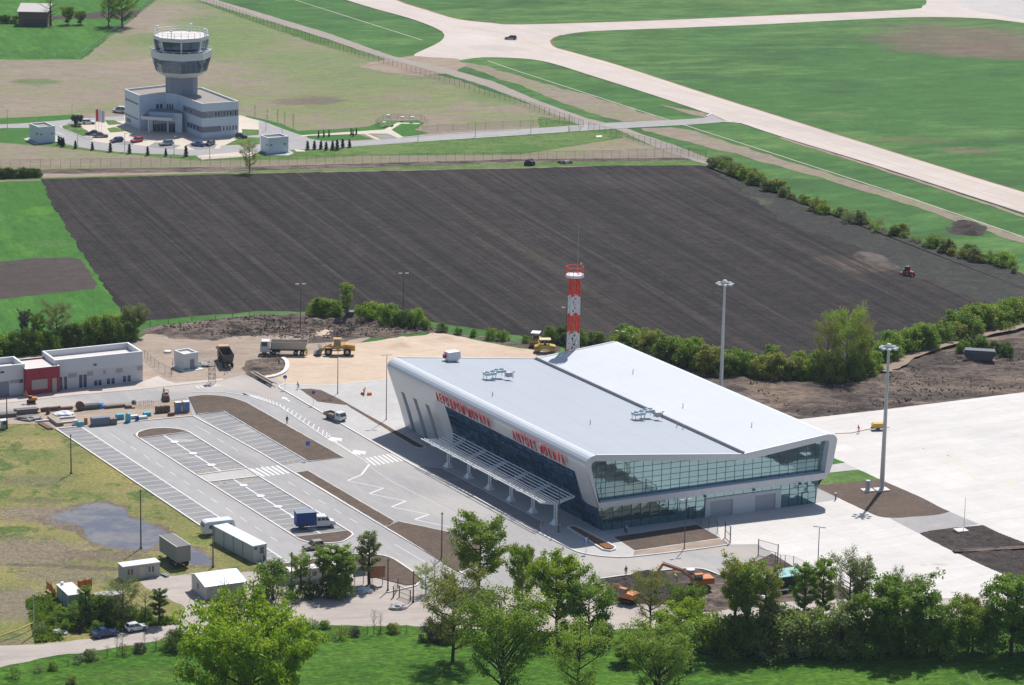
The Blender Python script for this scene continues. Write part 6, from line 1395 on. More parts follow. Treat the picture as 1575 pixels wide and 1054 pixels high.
# compressor, caravan, trailer
g = G(1350, 662); o = thing('compressor_trailer', 'yellow towed compressor standing on the pale apron near the red worker', 'compressor', (g.x, g.y, .1), R(8))
mb = MB(); mb.side([(-1.2, .55), (1.2, .55), (1.25, 1.2), (1.0, 1.45), (-1.0, 1.45), (-1.25, 1.2)], -.65, .65); mb.build('housing', [flat('bright_yellow', (.55, .34, .03), .5)], o); mb = MB(); mb.box((-.1, 0, .45), (2.6, 1.0, .15)); mb.beam((1.2, 0, .5), (2.4, 0, .45), .1, .1); mb.build('chassis', [m_dark], o)
for s in (-1, 1): wheel(o, 0, s * .65, .3, .2, s)
P, rz, W, D = corners((313.5, 804), (363, 798.5), (306.5, 797.5), 2.75); o = thing('caravan', 'cream white touring caravan at the end of the left parking row', 'caravan', (P.x, P.y, 0), rz)
W = 6.0; D = 2.2
mb = MB(); mb.add([(x, y, z) for y in (0, D) for x, z in [(.15, .55), (W - .3, .55), (W, 1.3), (W - .35, 2.55), (W - .7, 2.72), (.7, 2.72), (.3, 2.55), (0, 1.5)]], [tuple(range(8))[::-1], tuple(range(8, 16))] + [(i, (i + 1) % 8, 8 + (i + 1) % 8, 8 + i) for i in range(8)]); mb.build('body', [m_vw], o)
for a, b in ((1.0, 2.0), (4.2, 5.2)): mb = MB(); mb.box(((a + b) / 2, -.02, 1.75), (b - a, .06, .65)); mb.build('window', [m_blu], o)
mb = MB(); mb.box((2.9, -.02, 1.5), (.65, .05, 1.75)); mb.build('door', [m_cwall], o); mb = MB(); mb.box((.12, D / 2, 1.95), (.1, 1.7, .7)); mb.build('front_window', [m_brown], o)
for y in (.2, D - .2): wheel(o, 3.0, y, .32, .2, -1 if y < 1 else 1)
mb = MB(); mb.beam((.2, D / 2, .5), (-1.0, D / 2, .45), .12, .1); mb.build('drawbar', [m_dark], o)
P, rz, W, D = corners((272, 842), (293.2, 838.8), (238.5, 824.8), 4.0); o = thing('semi_trailer', 'old grey box semi-trailer standing beside the puddle', 'trailer', (P.x, P.y, 0), rz)
mb = MB(); mb.hexa([(0, 0, 1.2), (W, 0, 1.2), (W, D, 1.2), (0, D, 1.2), (0, 0, 3.95), (W, 0, 3.95), (W, D, 3.95), (0, D, 3.95)]); mb.build('body', [metal_panel('trailer_grey', (.25, .245, .235), (1, 2.4), .6, .1, .02, .12, .04)], o)
mb = MB(); mb.box((W / 2, D / 2, 4.0), (W + .06, D + .06, .1)); mb.build('roof', [metal_panel('dark_trailer_roof', (.13, .12, .115), (1, 1.2), .6, .1, .05, .1, .15)], o)
mb = MB(); mb.box((0, D / 2, 4.02), (.12, D + .1, .14)); mb.box((W, D / 2, 4.02), (.12, D + .1, .14)); mb.build('roof_rim', [m_cabr], o)
for y in (1.3, 2.6):
    for x in (.25, W - .25): wheel(o, x, y, .5, .3, -1 if x < 1 else 1)
mb = MB(); mb.box((W / 2, D / 2, 1.08), (1.0, D - .6, .2)); mb.box((W / 2, D - 1.5, .6), (1.2, .15, 1.0)); mb.build('chassis', [m_dark], o)
mb = MB(); mb.box((.6, D + .6, .9), (.5, 1.2, .1)); mb.build('drawbar', [m_cdoor], o)
# beam trailer
a, b = G(388, 577), G(420, 596); o = thing('beam_trailer', 'low handcart trailer loaded with long timber beams by the roundabout kerb', 'trailer', tuple((a + b) / 2), math.atan2(b.y - a.y, b.x - a.x)); Lb = (b - a).length
for k, (y, z) in enumerate(((-.5, .75), (-.15, .78), (.25, .74), (.55, .78), (.0, 1.0))): mb = MB(); mb.beam((-Lb / 2 + k * .3, y, z), (Lb / 2 - (k % 3) * .5, y + .15, z), .22, .18); mb.build('beam', [flat('weathered_timber', (.33, .27, .21), .8)], o)
mb = MB(); mb.box((0, 0, .55), (Lb * .4, 1.2, .15)); mb.build('frame', [m_dark], o)
for x in (-1, 1):
    for s in (-1, 1): wheel(o, x, s * .6, .35, .2, s)
# skip, heaps, booth
g = G(1506, 557); o = thing('steel_skip', 'long rusty grey steel skip standing on dug soil below the bushes', 'skip', (g.x, g.y, .3), R(-6))
mb = MB(); pr = [(-2.6, .4), (2.6, .4), (3.6, 1.9), (3.3, 2.5), (-3.2, 2.6), (-3.6, 1.9)]; mb.side(pr, -1.2, 1.2); mb.build('body', [flat('skip_grey', (.10, .10, .115), .7, wear=.25)], o)
mb = MB(); mb.box((0, -1.25, 1.7), (6.8, .1, .15)); 
for k in range(6): mb.box((-2.5 + k, -1.24, 1.1), (.12, .08, 1.3))
mb.build('rib', [flat('skip_rust', (.09, .075, .07), .8)], o)
def heap(name, label, cat, px, r, h, mat, seed=0, sx=1.0, rough=.3):
    g = G(*px); bm = bmesh.new(); bmesh.ops.create_icosphere(bm, subdivisions=3, radius=1)
    for v in bm.verts:
        k = 1 + .35 * float(fbm(v.co.x * 1.7 + seed, v.co.y * 1.7 + v.co.z * 2, seed, 4)) + rough * random.uniform(-.32, .32); v.co = Vector((v.co.x * r * k * sx, v.co.y * r * k, max(-.1, v.co.z * h * k)))
    me = bpy.data.meshes.new(name); bm.to_mesh(me); bm.free(); me.materials.append(mat); o = link(name, me); o.location = (g.x, g.y, .05); return tag(o, label, cat)
heap('dark_heap', 'dark rounded heap by the fence, the larger left one of two', 'heap', (814, 254.5), 1.6, 2.0, flat('black_sheet', (.022, .026, .034), .6), 3)
heap('dark_heap', 'dark rounded heap by the fence, the flatter right one of two', 'heap', (869, 251.5), 1.6, 1.0, flat('black_sheet', (.022, .026, .034), .6), 5, 1.3)
g = G(538, 493.5); o = thing('dark_booth', 'small dark site booth with flat roof at the bushes by the ploughed field', 'booth', (g.x, g.y, 0), R(-5))
mb = MB(); mb.box((0, 0, 1.1), (1.4, 1.4, 2.2), taper=1.15); mb.build('wall', [m_dark], o); mb = MB(); mb.box((0, 0, 2.25), (2.0, 1.9, .12)); mb.build('roof', [flat('booth_roof', (.12, .12, .13), .6)], o); mb = MB(); mb.beam((.8, -.5, 1.4), (1.5, -.6, 0), .08, .08); mb.build('prop', [m_cabr], o)

# ------------------------------------------------------------------ masts, lamps, poles, signs, fences
def lamp(label, base, top, heads=2, mat=None, r=.10, arm=.75, z=.1, name='street_lamp', cat='street lamp', group=None, ha=R(15), h=None):
    g = G(*base); h = h or GH(top[0], top[1], base[0], base[1]); o = thing(name, label, cat, (g.x, g.y, z), ha, group); h -= z
    mb = MB(); mb.tube((0, 0, 0), (0, 0, h), r, r * .6, 8); mb.build('pole', [mat or m_dkpole], o)
    mb = MB(); mb.lathe([(r * 1.8, 0), (r * 1.8, .12), (r, .3)], (0, 0, 0), 8); mb.build('base', [mat or m_dkpole], o)
    for k in range(heads):
        s = 1 if k == 0 else -1; mb = MB(); mb.box((s * arm, 0, h), (.75, .32, .14)); hd = mb.build('lamp_head', [m_lhead], o)
        mb = MB(); mb.beam((0, 0, h - .05), (s * arm * .7, 0, h), .07, .07); mb.build('arm', [mat or m_dkpole], o)
    return o
m_dkpole = flat('dark_pole', (.07, .065, .06), .5); m_lhead = flat('lamp_head_grey', (.45, .47, .49), .4); m_wood = flat('pole_wood', (.14, .105, .08), .8)
lg = 'street lamps around the terminal and car park'
lamp('double-headed lamp on the pavement edge near the roundabout', (519.4, 607), (520.2, 538), 2, group=lg)
lamp('double-headed lamp in front of the terminal far corner', (594, 647), (594.5, 546), 2, group=lg)
lamp('double-headed lamp by the brown bed below the glazed corner', (1052.5, 846), (1057, 769), 2, group=lg, mat=m_dkpole, ha=R(25))
lamp('double-headed lamp rising behind thin trees at the apron edge', (1257.5, 876), (1259.5, 810.5), 2, group=lg, ha=R(-20))
lamp('double-headed lamp in the turned soil, left of the young tree', (462, 514), (463.6, 437), 2, group=lg, ha=R(10))
lamp('double-headed lamp among bushes at the edge of the ploughed field', (620, 500), (621.5, 420.5), 2, group=lg, ha=R(10))
lamp('double-headed lamp just left of the lattice tower', (870, 540), (868, 473.5), 2, group=lg, ha=R(-20))
lamp('double-headed lamp seen over the roof right of the lattice tower', (952, 575), (950.5, 509.5), 2, group=lg, ha=R(-25))
ug = 'wooden utility poles'
for lab, b, t_, mt in (('thin dark utility pole in the grass left of the parking rows', (109.5, 729), (109.5, 668), m_wood), ('tall wooden utility pole standing in the big puddle', (216.8, 844), (216.8, 753), m_wood), ('crooked wooden pole between caravan and grey trailer', (327.6, 873), (330, 811), m_wood),
                       ('wooden pole at the left end of the long barrack', (448.5, 919), (446, 849), m_dkpole), ('tall brown pole in the triangular bed by the exit road', (679, 861), (679.6, 788), m_wood), ('slim pole in the bed right of the brown billboard', (596.5, 910), (596, 859), m_dkpole),
                       ('wooden pole in front of the canopy near end', (859, 820), (860.5, 752), m_wood), ('grey pole with yellow pipe at the bottom left road', (52.5, 977), (52.8, 913), m_steel), ('slim dark pole at the sentry box', (11, 660), (12.5, 605), m_dkpole), ('gate pole with small lantern beside the wire gate', (635.5, 927), (635, 878), m_dkpole)):
    o = lamp(lab, b, t_, 0, mt, .14, name='utility_pole', cat='pole', group=ug)
    mb = MB(); hh_ = GH(t_[0], t_[1], *b) - .1; mb.box((0, 0, hh_ - .3), (.5, .12, .12)); mb.build('insulator_bracket', [m_dark], o)
tg = 'slim street lamps around the control tower'
for lab, b, t_ in (('slim lamp far left beside the tower road', (11.4, 197), (11.4, 169)), ('slim lamp on the verge left of the flags', (111, 188), (111, 161)), ('slim lamp at the bend of the tower loop road', (119.6, 225), (119.6, 200)), ('slim lamp between third and fourth pointed conifer', (192, 233), (192, 205)),
                   ('slim lamp in front of the tower entrance', (267.8, 238), (267.8, 210)), ('slim lamp below the right wing corner of the tower block', (322.5, 244), (322.5, 217)), ('slim lamp by the right kiosk road', (409, 201), (409, 175.5)), ('slim lamp on the verge left of the fenced instruments', (643, 217), (643, 191)),
                   ('slim lamp halfway along the tower access road', (731, 211), (731, 186)), ('slim lamp left of the road barrier', (816.5, 205), (816.5, 179)), ('slim lamp right at the road barrier', (874.5, 202), (874.5, 176)), ('slim lamp behind the conifers near the garden path', (434, 208), (434, 190))):
    lamp(lab, b, t_, 1, m_steel, .09, .4, name='road_lamp', group=tg, z=.06)
# tall apron light masts
def mast(label, base, h):
    g = base if isinstance(base, Vector) else G(*base); o = thing('light_mast', label, 'light mast', (g.x, g.y, .1), 0, 'tall apron light masts'); m1 = m_steel
    mb = MB(); mb.tube((0, 0, 0), (0, 0, h), .48, .24, 12); mb.build('pole', [m1], o); mb = MB(); mb.box((0, 0, .12), (2.6, 2.2, .3), R(20)); mb.build('base_slab', [m_kerb], o)
    mb = MB(); mb.lathe([(.3, h - .4), (.75, h), (.75, h + .5), (.35, h + .9)], (0, 0, 0), 12); mb.build('head_frame', [m_steel], o)
    for k in range(8):
        a = k * math.pi / 4; mb = MB(); mb.box((math.cos(a) * 1.5, math.sin(a) * 1.5, h + .1), (.7, .55, .3), a); hd = mb.build('floodlight', [m_lhead], o)
        mb = MB(); mb.beam((math.cos(a) * .6, math.sin(a) * .6, h + .2), (math.cos(a) * 1.3, math.sin(a) * 1.3, h + .1), .08, .08); mb.build('bracket', [m_steel], hd)
mast('tall grey floodlight mast in the brown bed right of the terminal', (1356, 755), 27.8)
mast('tall grey floodlight mast rising behind the white terminal roof', Vector((42.93, 628.95, 0)), 27.8)
g = G(1334.5, 756); o = thing('control_cabinet', 'short grey cylinder cabinet on a slab left of the light mast', 'cabinet', (g.x, g.y, .1), 0); mb = MB(); mb.lathe([(.5, .2), (.5, 2.0), (.42, 2.1)], (0, 0, 0), 12); mb.build('body', [m_steel], o); mb = MB(); mb.box((0, 0, .12), (2.2, 2.0, .25), R(20)); mb.build('slab', [m_kerb], o)
g = G(1482, 820); o = thing('slim_mast', 'very slim white mast on a concrete pad in the dark soil', 'mast', (g.x, g.y, .4), 0); mb = MB(); mb.tube((0, 0, 0), (0, 0, 6.4), .07, .04, 6); mb.build('pole', [m_wsteel], o); mb = MB(); mb.box((-.5, 0, .1), (2.2, 2.0, .3), R(20)); mb.build('base_slab', [m_kerb], o)
g = G(1285, 770); o = thing('bollard', 'dark post on the paving at the right corner of the terminal', 'post', (g.x, g.y, .1), 0); mb = MB(); mb.tube((0, 0, 0), (0, 0, 1.3), .12, n=8); mb.build('post', [m_dark], o); mb = MB(); mb.box((0, 0, 1.3), (.35, .35, .2)); mb.build('cap', [m_steel], o)
# lattice tower
TB = S0 + Vector((math.cos(BA), math.sin(BA), 0)) * 39.2 + Vector((math.cos(R(119.9)), math.sin(R(119.9)), 0)) * 79.2
lt = thing('lattice_tower', 'red and white banded lattice tower standing behind the terminal roof', 'lattice tower', (TB.x, TB.y, 0), R(20)); m_tr = flat('tower_red', (.68, .05, .025), .5); m_twt = flat('tower_white', (.62, .62, .62), .5)
HT = 27.0; nb = 7; bh = HT / nb
def tw(z): return .98 - .18 * z / HT
for k in range(nb):
    z0_, z1_ = k * bh, (k + 1) * bh; mt = m_tr if k % 2 == 0 else m_twt; mb = MB()
    for i in range(4):
        sx, sy = ((-1, -1), (1, -1), (1, 1), (-1, 1))[i]; sx2, sy2 = ((1, -1), (1, 1), (-1, 1), (-1, -1))[i]; a, b = tw(z0_), tw(z1_)
        mb.beam((sx * a, sy * a, z0_), (sx * b, sy * b, z1_), .30, .30)
        for j in range(2):
            za, zb_ = z0_ + bh * j / 2, z0_ + bh * (j + 1) / 2; c, d = tw(za), tw(zb_)
            mb.beam((sx * c, sy * c, za), (sx2 * d, sy2 * d, zb_), .18, .18); mb.beam((sx2 * c, sy2 * c, za), (sx * d, sy * d, zb_), .18, .18); mb.beam((sx * d, sy * d, zb_), (sx2 * d, sy2 * d, zb_), .12, .12)
    mb.build('lattice_section', [mt], lt)
mb = MB(); mb.lathe([(1.0, HT), (1.9, HT + .2), (1.9, HT + .75), (.2, HT + .8)], (0, 0, 0), 16); mb.build('platform', [m_twt], lt)
mb = MB()
for i in range(12):
    a, b = i * .5236, (i + 1) * .5236; p, q = (math.cos(a) * 1.85, math.sin(a) * 1.85), (math.cos(b) * 1.85, math.sin(b) * 1.85); mb.tube((*p, HT + .7), (*p, HT + 2.4), .05, n=4)
    for z in (HT + 1.5, HT + 2.35): mb.tube((*p, z), (*q, z), .06, n=4)
mb.build('railing', [m_tr], lt); mb = MB(); mb.tube((.6, 0, HT + .7), (.6, 0, HT + 11), .05, .03, 5); mb.build('aerial', [m_steel], lt); mb = MB(); mb.box((1.5, .4, HT + 2.7), (.3, .3, .4)); mb.build('beacon', [m_lhead], lt)
mb = MB(); mb.box((1.9, -.5, 3.4), (.8, .8, 2.6)); mb.build('ladder_cage', [m_twt], lt)
# signs
def sign(label, base, top, kind, col, r=.35):
    g = G(*base); h = GH(top[0], top[1], *base); o = thing('road_sign', label, 'road sign', (g.x, g.y, .15), 0); h -= .15
    mb = MB(); mb.tube((0, 0, 0), (0, 0, h), .04, n=6); mb.build('post', [m_steel], o); mb = MB()
    if kind == 'round': mb.lathe([(.02, -.06), (r, -.06), (r, -.03), (.02, -.03)], (0, 0, h - r), 16, axis='y')
    else: mb.box((0, -.05, h - r * 1.3), (r * 1.9, .04, r * 2.4))
    p_ = mb.build('plate', [col], o)
    if kind == 'bar': mb = MB(); mb.box((0, -.08, h - r * 1.3), (.16, .03, r * 1.7)); mb.box((0, -.081, h - r * .55), (.55, .03, .14)); mb.build('symbol', [m_white], p_)
    return o
m_sb = flat('sign_blue', (.02, .13, .48), .4); m_sp = flat('sign_violet', (.08, .035, .22), .4)
o = sign('round blue road sign with white mark by the roundabout kerb', (438.5, 600), (438.5, 577), 'round', m_sb, .42); mb = MB(); mb.box((0, -.08, 2.5), (.4, .03, .12)); mb.build('symbol', [m_white], o)
sign('round violet-blue sign in the bed below the walking man', (482, 624), (482, 601), 'round', m_sp, .38); sign('narrow blue sign in the brown bed between car park and road', (473.5, 708), (473.5, 678.5), 'rect', m_sb, .38); sign('blue dead-end sign with white T on the kerb near the corner', (901, 852.5), (903, 826), 'bar', m_sb, .42)
# flags by the tower
fg = 'banners on poles before the control tower'
for k, (x, col, lab) in enumerate(((146, flat('flag_red', (.55, .04, .04), .7), 'tall red banner at the left of the three flags'), (150.5, m_white, 'tall plain white banner in the middle of the flags'), (155, flat('flag_pale', (.50, .52, .58), .7), 'tall pale grey banner at the right of the flags'))):
    g = G(x + 1.5, 203 + k); h = GH(x, 168 + k, x + 1.5, 203 + k); o = thing('banner', lab, 'flag', (g.x, g.y, .06), R(5), fg); mb = MB(); mb.tube((0, 0, 0), (0, 0, h), .05, n=6); mb.build('pole', [m_wsteel], o)
    mb = MB(); 
    for j in range(4): a, b = j * .22, (j + 1) * .22; ya, yb = .06 * math.sin(j * 1.6), .06 * math.sin((j + 1) * 1.6); mb.hexa([(a, ya, h * .45), (b, yb, h * .45), (b, yb + .02, h * .45), (a, ya + .02, h * .45), (a, ya, h * .98), (b, yb, h * .98), (b, yb + .02, h * .98), (a, ya + .02, h * .98)])
    mb.build('cloth', [col], o)
# fences
t = NT('wire_mesh'); bs = t.n('BsdfDiffuse', {'Color': (.20, .22, .22, 1)}); tr = t.n('BsdfTransparent'); mx = t.n('MixShader', {0: .13, 1: tr.outputs[0], 2: bs.outputs[0]}); t.t.links.new(mx.outputs[0], t.out.inputs[0]); m_mesh = t.m
post_cache = {}
def fence(label, pts, h, pitch, r=.05, mat=None, mesh=True, name='wire_fence', cat='fence', group=None, z=.05, rails=1):
    mat = mat or m_dkpole; P = [G(*p) for p in pts]; o = thing(name, label, cat, (P[0].x, P[0].y, z), 0, group); O = P[0]
    key = (h, r, mat.name)
    if key not in post_cache: mb = MB(); mb.tube((0, 0, 0), (0, 0, h), r, n=5); post_cache[key] = mb.mesh('post', [mat])
    seg = []
    for a, b in zip(P, P[1:]):
        L_ = (b - a).length; n_ = max(1, int(round(L_ / pitch)))
        for i in range(n_): q = a.lerp(b, i / n_) - O; seg.append(q)
    seg.append(P[-1] - O)
    for q in seg: p = link('post', post_cache[key], o); p.location = (q.x, q.y, 0)
    mb = MB(); 
    for a, b in zip(P, P[1:]): a, b = a - O, b - O; mb.quad((a.x, a.y, .05), (b.x, b.y, .05), (b.x, b.y, h), (a.x, a.y, h))
    if mesh: mb.build('mesh', [m_mesh], o)
    mb = MB()
    for k in range(rails):
        zz_ = h * (1 - k * .45) - .03
        for a, b in zip(P, P[1:]): a, b = a - O, b - O; mb.beam((a.x, a.y, zz_), (b.x, b.y, zz_), .03, .03)
    mb.build('top_wire', [mat], o); return o
fence('long wire fence between tower grounds and the ploughed field', [(-40, 261.5), (0, 260), (400, 254.5), (600, 251), (800, 247.5), (940, 245), (1033, 241.5), (1086, 246)], 2.6, 2.75, .035)
fence('wire fence climbing beside the perimeter track right of the barrier', [(905, 199), (922, 204), (1000, 224), (1067, 241.6), (1086, 246)], 2.2, 2.6, .045)
fence('long wire fence running beside the perimeter track from top left', [(250, -22), (318, 6), (400, 36), (476, 61), (552, 88), (590, 98), (654, 117), (730, 141), (800, 162), (876, 189), (897, 196)], 2.2, 3.2, .05)
fence('grey wire fence around the green field with the barn', [(-30, 89), (60, 89), (127, 89), (150, 72), (189, 43), (239, 2), (258, -14)], 2.3, 3.0, .06, m_steel)
fence('low wire fence on the verge right of the instrument garden', [(649, 203.5), (720, 200), (800, 196), (880, 190)], 2.0, 5.0, .04)
fence('short wire fence from the shutter wall to the gate', [(1065, 802), (1078, 809.5), (1090, 815), (1103, 822)], 2.6, 3.0, .06, flat('fence_green_dark', (.03, .06, .05), .6))
fence('wire fence along the apron edge behind the turquoise shed', [(1192, 870), (1200, 874), (1207, 874.6), (1220, 876), (1240, 886), (1270, 898), (1315, 915), (1340, 924)], 2.4, 3.4, .06, m_wood)
fence('leaning farm fence posts on the lower edge of the ploughed field', [(205, 510), (231, 503), (259, 499), (331, 493), (358, 489), (384, 486)], 1.2, 4.5, .07, m_wood, mesh=False)
fence('wire fence around the plot left of the pump house', [(222, 552), (232, 560), (244, 570), (264, 580), (266, 566)], 1.9, 2.6, .035, mesh=True)
fence('fence around the little instrument garden beside the garden path', [(585, 199), (578, 192), (590, 184.5), (612, 183.5), (648, 185), (657, 191)], 1.6, 3.0, .04)
def gate(name, label, a, b, h, col, cat='gate'):
    A_, B_ = G(*a), G(*b); W = (B_ - A_).length; o = thing(name, label, cat, (A_.x, A_.y, .05), math.atan2(B_.y - A_.y, B_.x - A_.x))
    mb = MB()
    for q in (((0, 0, .1), (W, 0, .1)), ((0, 0, h), (W, 0, h)), ((0, 0, h * .5), (W, 0, h * .5))): mb.beam(*q, .07, .07)
    mb.build('frame', [col], o)
    for x in (0, W): mb = MB(); mb.tube((x, 0, 0), (x, 0, h + .15), .1, n=6); mb.build('post', [col], o)
    mb = MB(); mb.quad((0, 0, .1), (W, 0, .1), (W, 0, h), (0, 0, h)); mb.build('mesh', [m_mesh], o)
gate('sliding_gate', 'tall open dark gate frame at the corner of the shutter yard', (1115, 828), (1123, 836), 3.0, m_dark); gate('sliding_gate', 'wide framed mesh gate standing at the start of the apron fence', (1166, 855.5), (1196, 864), 3.0, flat('gate_rust', (.12, .08, .07), .6))
gate('wire_gate', 'left leaf of the open wire gate between car park and gravel road', (605, 920), (612, 907), 1.9, m_dkpole); gate('wire_gate', 'right leaf of the open wire gate beside the gate pole', (614, 919), (631, 926), 1.9, m_dkpole)
gate('road_barrier', 'low white barrier frame across the tower access road', (876, 203), (893, 201.5), 1.4, m_wsteel, 'barrier')
def net(label, pts):
    P = [G(*p) for p in pts]; o = thing('safety_net', label, 'safety net', tuple(P[0]), 0)
    for k, (a, b) in enumerate(zip(P, P[1:])):
        a, b = a - P[0], b - P[0]; mb = MB(); n_ = 5
        for i in range(n_):
            p, q = a.lerp(b, i / n_), a.lerp(b, (i + 1) / n_); s0, s1 = .15 * math.sin(i * 2.1 + k), .15 * math.sin((i + 1) * 2.1 + k); mb.quad((p.x, p.y, .3 + s0), (q.x, q.y, .3 + s1), (q.x, q.y, 1.55 + s1 * .6), (p.x, p.y, 1.55 + s0 * .6))
        mb.build('netting', [flat('orange_netting', (.60, .14, .025), .7)], o)
    for p in P: q = p - P[0]; mb = MB(); mb.tube((q.x, q.y, 0), (q.x, q.y, 1.9), .05, n=5); mb.build('post', [m_dark], o)
net('sagging orange safety net left of the grey green container', [(85, 922), (79, 913), (72, 908)]); net('orange safety net stretched behind the grey green container', [(120, 908), (131, 906), (141, 904)])
strip('gas_pipe', [(-20, 990), (0, 987), (30, 977), (51, 967)], .16, flat('pipe_yellow', (.48, .36, .05), .5), .9, .16, step=2); strip('gas_pipe', [(53, 972), (60, 982), (80, 984), (100, 983)], .14, flat('pipe_yellow', (.48, .36, .05), .5), .15, .15, step=2)
# ------------------------------------------------------------------ trees and shrubs
def leafmat(name, c1, c2, tr=.5):
    t = NT(name); pos = t.n('TexCoord').outputs['Object']; rnd_ = t.n('ObjectInfo').outputs['Random']
    n1 = t.noise(pos, .55, 3, .6); n2 = t.noise(pos, 3.5, 2, .6)
    c = t.mix(t.ramp(t.math('ADD', t.math('MULTIPLY', n1, .6), t.math('MULTIPLY', n2, .4)), .36, .64), c1, c2)
    k = t.math('ADD', .84, t.math('MULTIPLY', rnd_, .32)); cm = t.n('CombineXYZ', {0: k, 1: k, 2: k})
    c = t.n('VectorMath', {0: c, 1: cm.outputs[0]}, operation='MULTIPLY').outputs[0]
    d = t.n('BsdfDiffuse', {'Color': c}); tl = t.n('BsdfTranslucent', {'Color': c}); g_ = t.n('BsdfGlossy', {'Color': (.6, .6, .6, 1), 'Roughness': .5})
    mx = t.n('MixShader', {0: tr, 1: d.outputs[0], 2: tl.outputs[0]}); m2 = t.n('MixShader', {0: .03, 1: mx.outputs[0], 2: g_.outputs[0]}); t.t.links.new(m2.outputs[0], t.out.inputs[0]); return t.m
LM = {'bright': leafmat('leaf_bright', (0.218, 0.356, 0.015), (0.333, 0.420, 0.025)), 'spring': leafmat('leaf_spring', (0.192, 0.292, 0.025), (0.294, 0.400, 0.043)), 'mid': leafmat('leaf_mid', (0.141, 0.243, 0.027), (0.243, 0.351, 0.043)),
      'dark': leafmat('leaf_dark', (0.083, 0.151, 0.024), (0.141, 0.221, 0.038)), 'olive': leafmat('leaf_olive', (0.218, 0.243, 0.043), (0.320, 0.335, 0.064)), 'grey': leafmat('leaf_greygreen', (0.192, 0.238, 0.076), (0.282, 0.324, 0.111)),
      'con': leafmat('needle_blue_green', (.018, .045, .035), (.03, .07, .05), .1), 'yel': leafmat('leaf_yellow_green', (.220, .320, .040), (.320, .420, .060)), 'brown': leafmat('twig_brown', (.10, .085, .06), (.15, .125, .09), .1)}
m_bark = flat('bark', (.055, .045, .038), .95, wear=.2); m_barkg = flat('grey_bark', (.16, .14, .12), .95, wear=.2)
def leaves(C, Rr, n, size, rs, up=.45, flatn=0.8):
    """n leaf faces per clump centre"""
    C = np.repeat(C, n, 0); Rr = np.repeat(Rr, n)[:, None]; N = len(C)
    d = rs.normal(size=(N, 3)); d /= np.linalg.norm(d, axis=1)[:, None]; r = rs.random(N)[:, None] ** .45
    P = C + d * r * Rr * np.array([1, 1, flatn])
    nrm = rs.normal(size=(N, 3)) * .8 + d * .7 + np.array([0, 0, up]); nrm /= np.linalg.norm(nrm, axis=1)[:, None]
    a = np.cross(nrm, rs.normal(size=(N, 3))); a /= np.linalg.norm(a, axis=1)[:, None]; b = np.cross(nrm, a)
    s = (size * (.55 + .9 * rs.random(N)))[:, None]; a *= s * .62; b *= s * .42
    V = np.stack([P - a, P - b, P + a, P + b], 1).reshape(-1, 3); return V
def leafmesh(name, V):
    n = len(V) // 4; me = bpy.data.meshes.new(name); me.vertices.add(4 * n); me.vertices.foreach_set('co', V.astype('f').ravel()); me.loops.add(4 * n); me.loops.foreach_set('vertex_index', np.arange(4 * n, dtype='i'))
    me.polygons.add(n); me.polygons.foreach_set('loop_start', np.arange(0, 4 * n, 4, dtype='i')); me.polygons.foreach_set('loop_total', np.full(n, 4, 'i')); me.update(calc_edges=True); me.validate(); return me
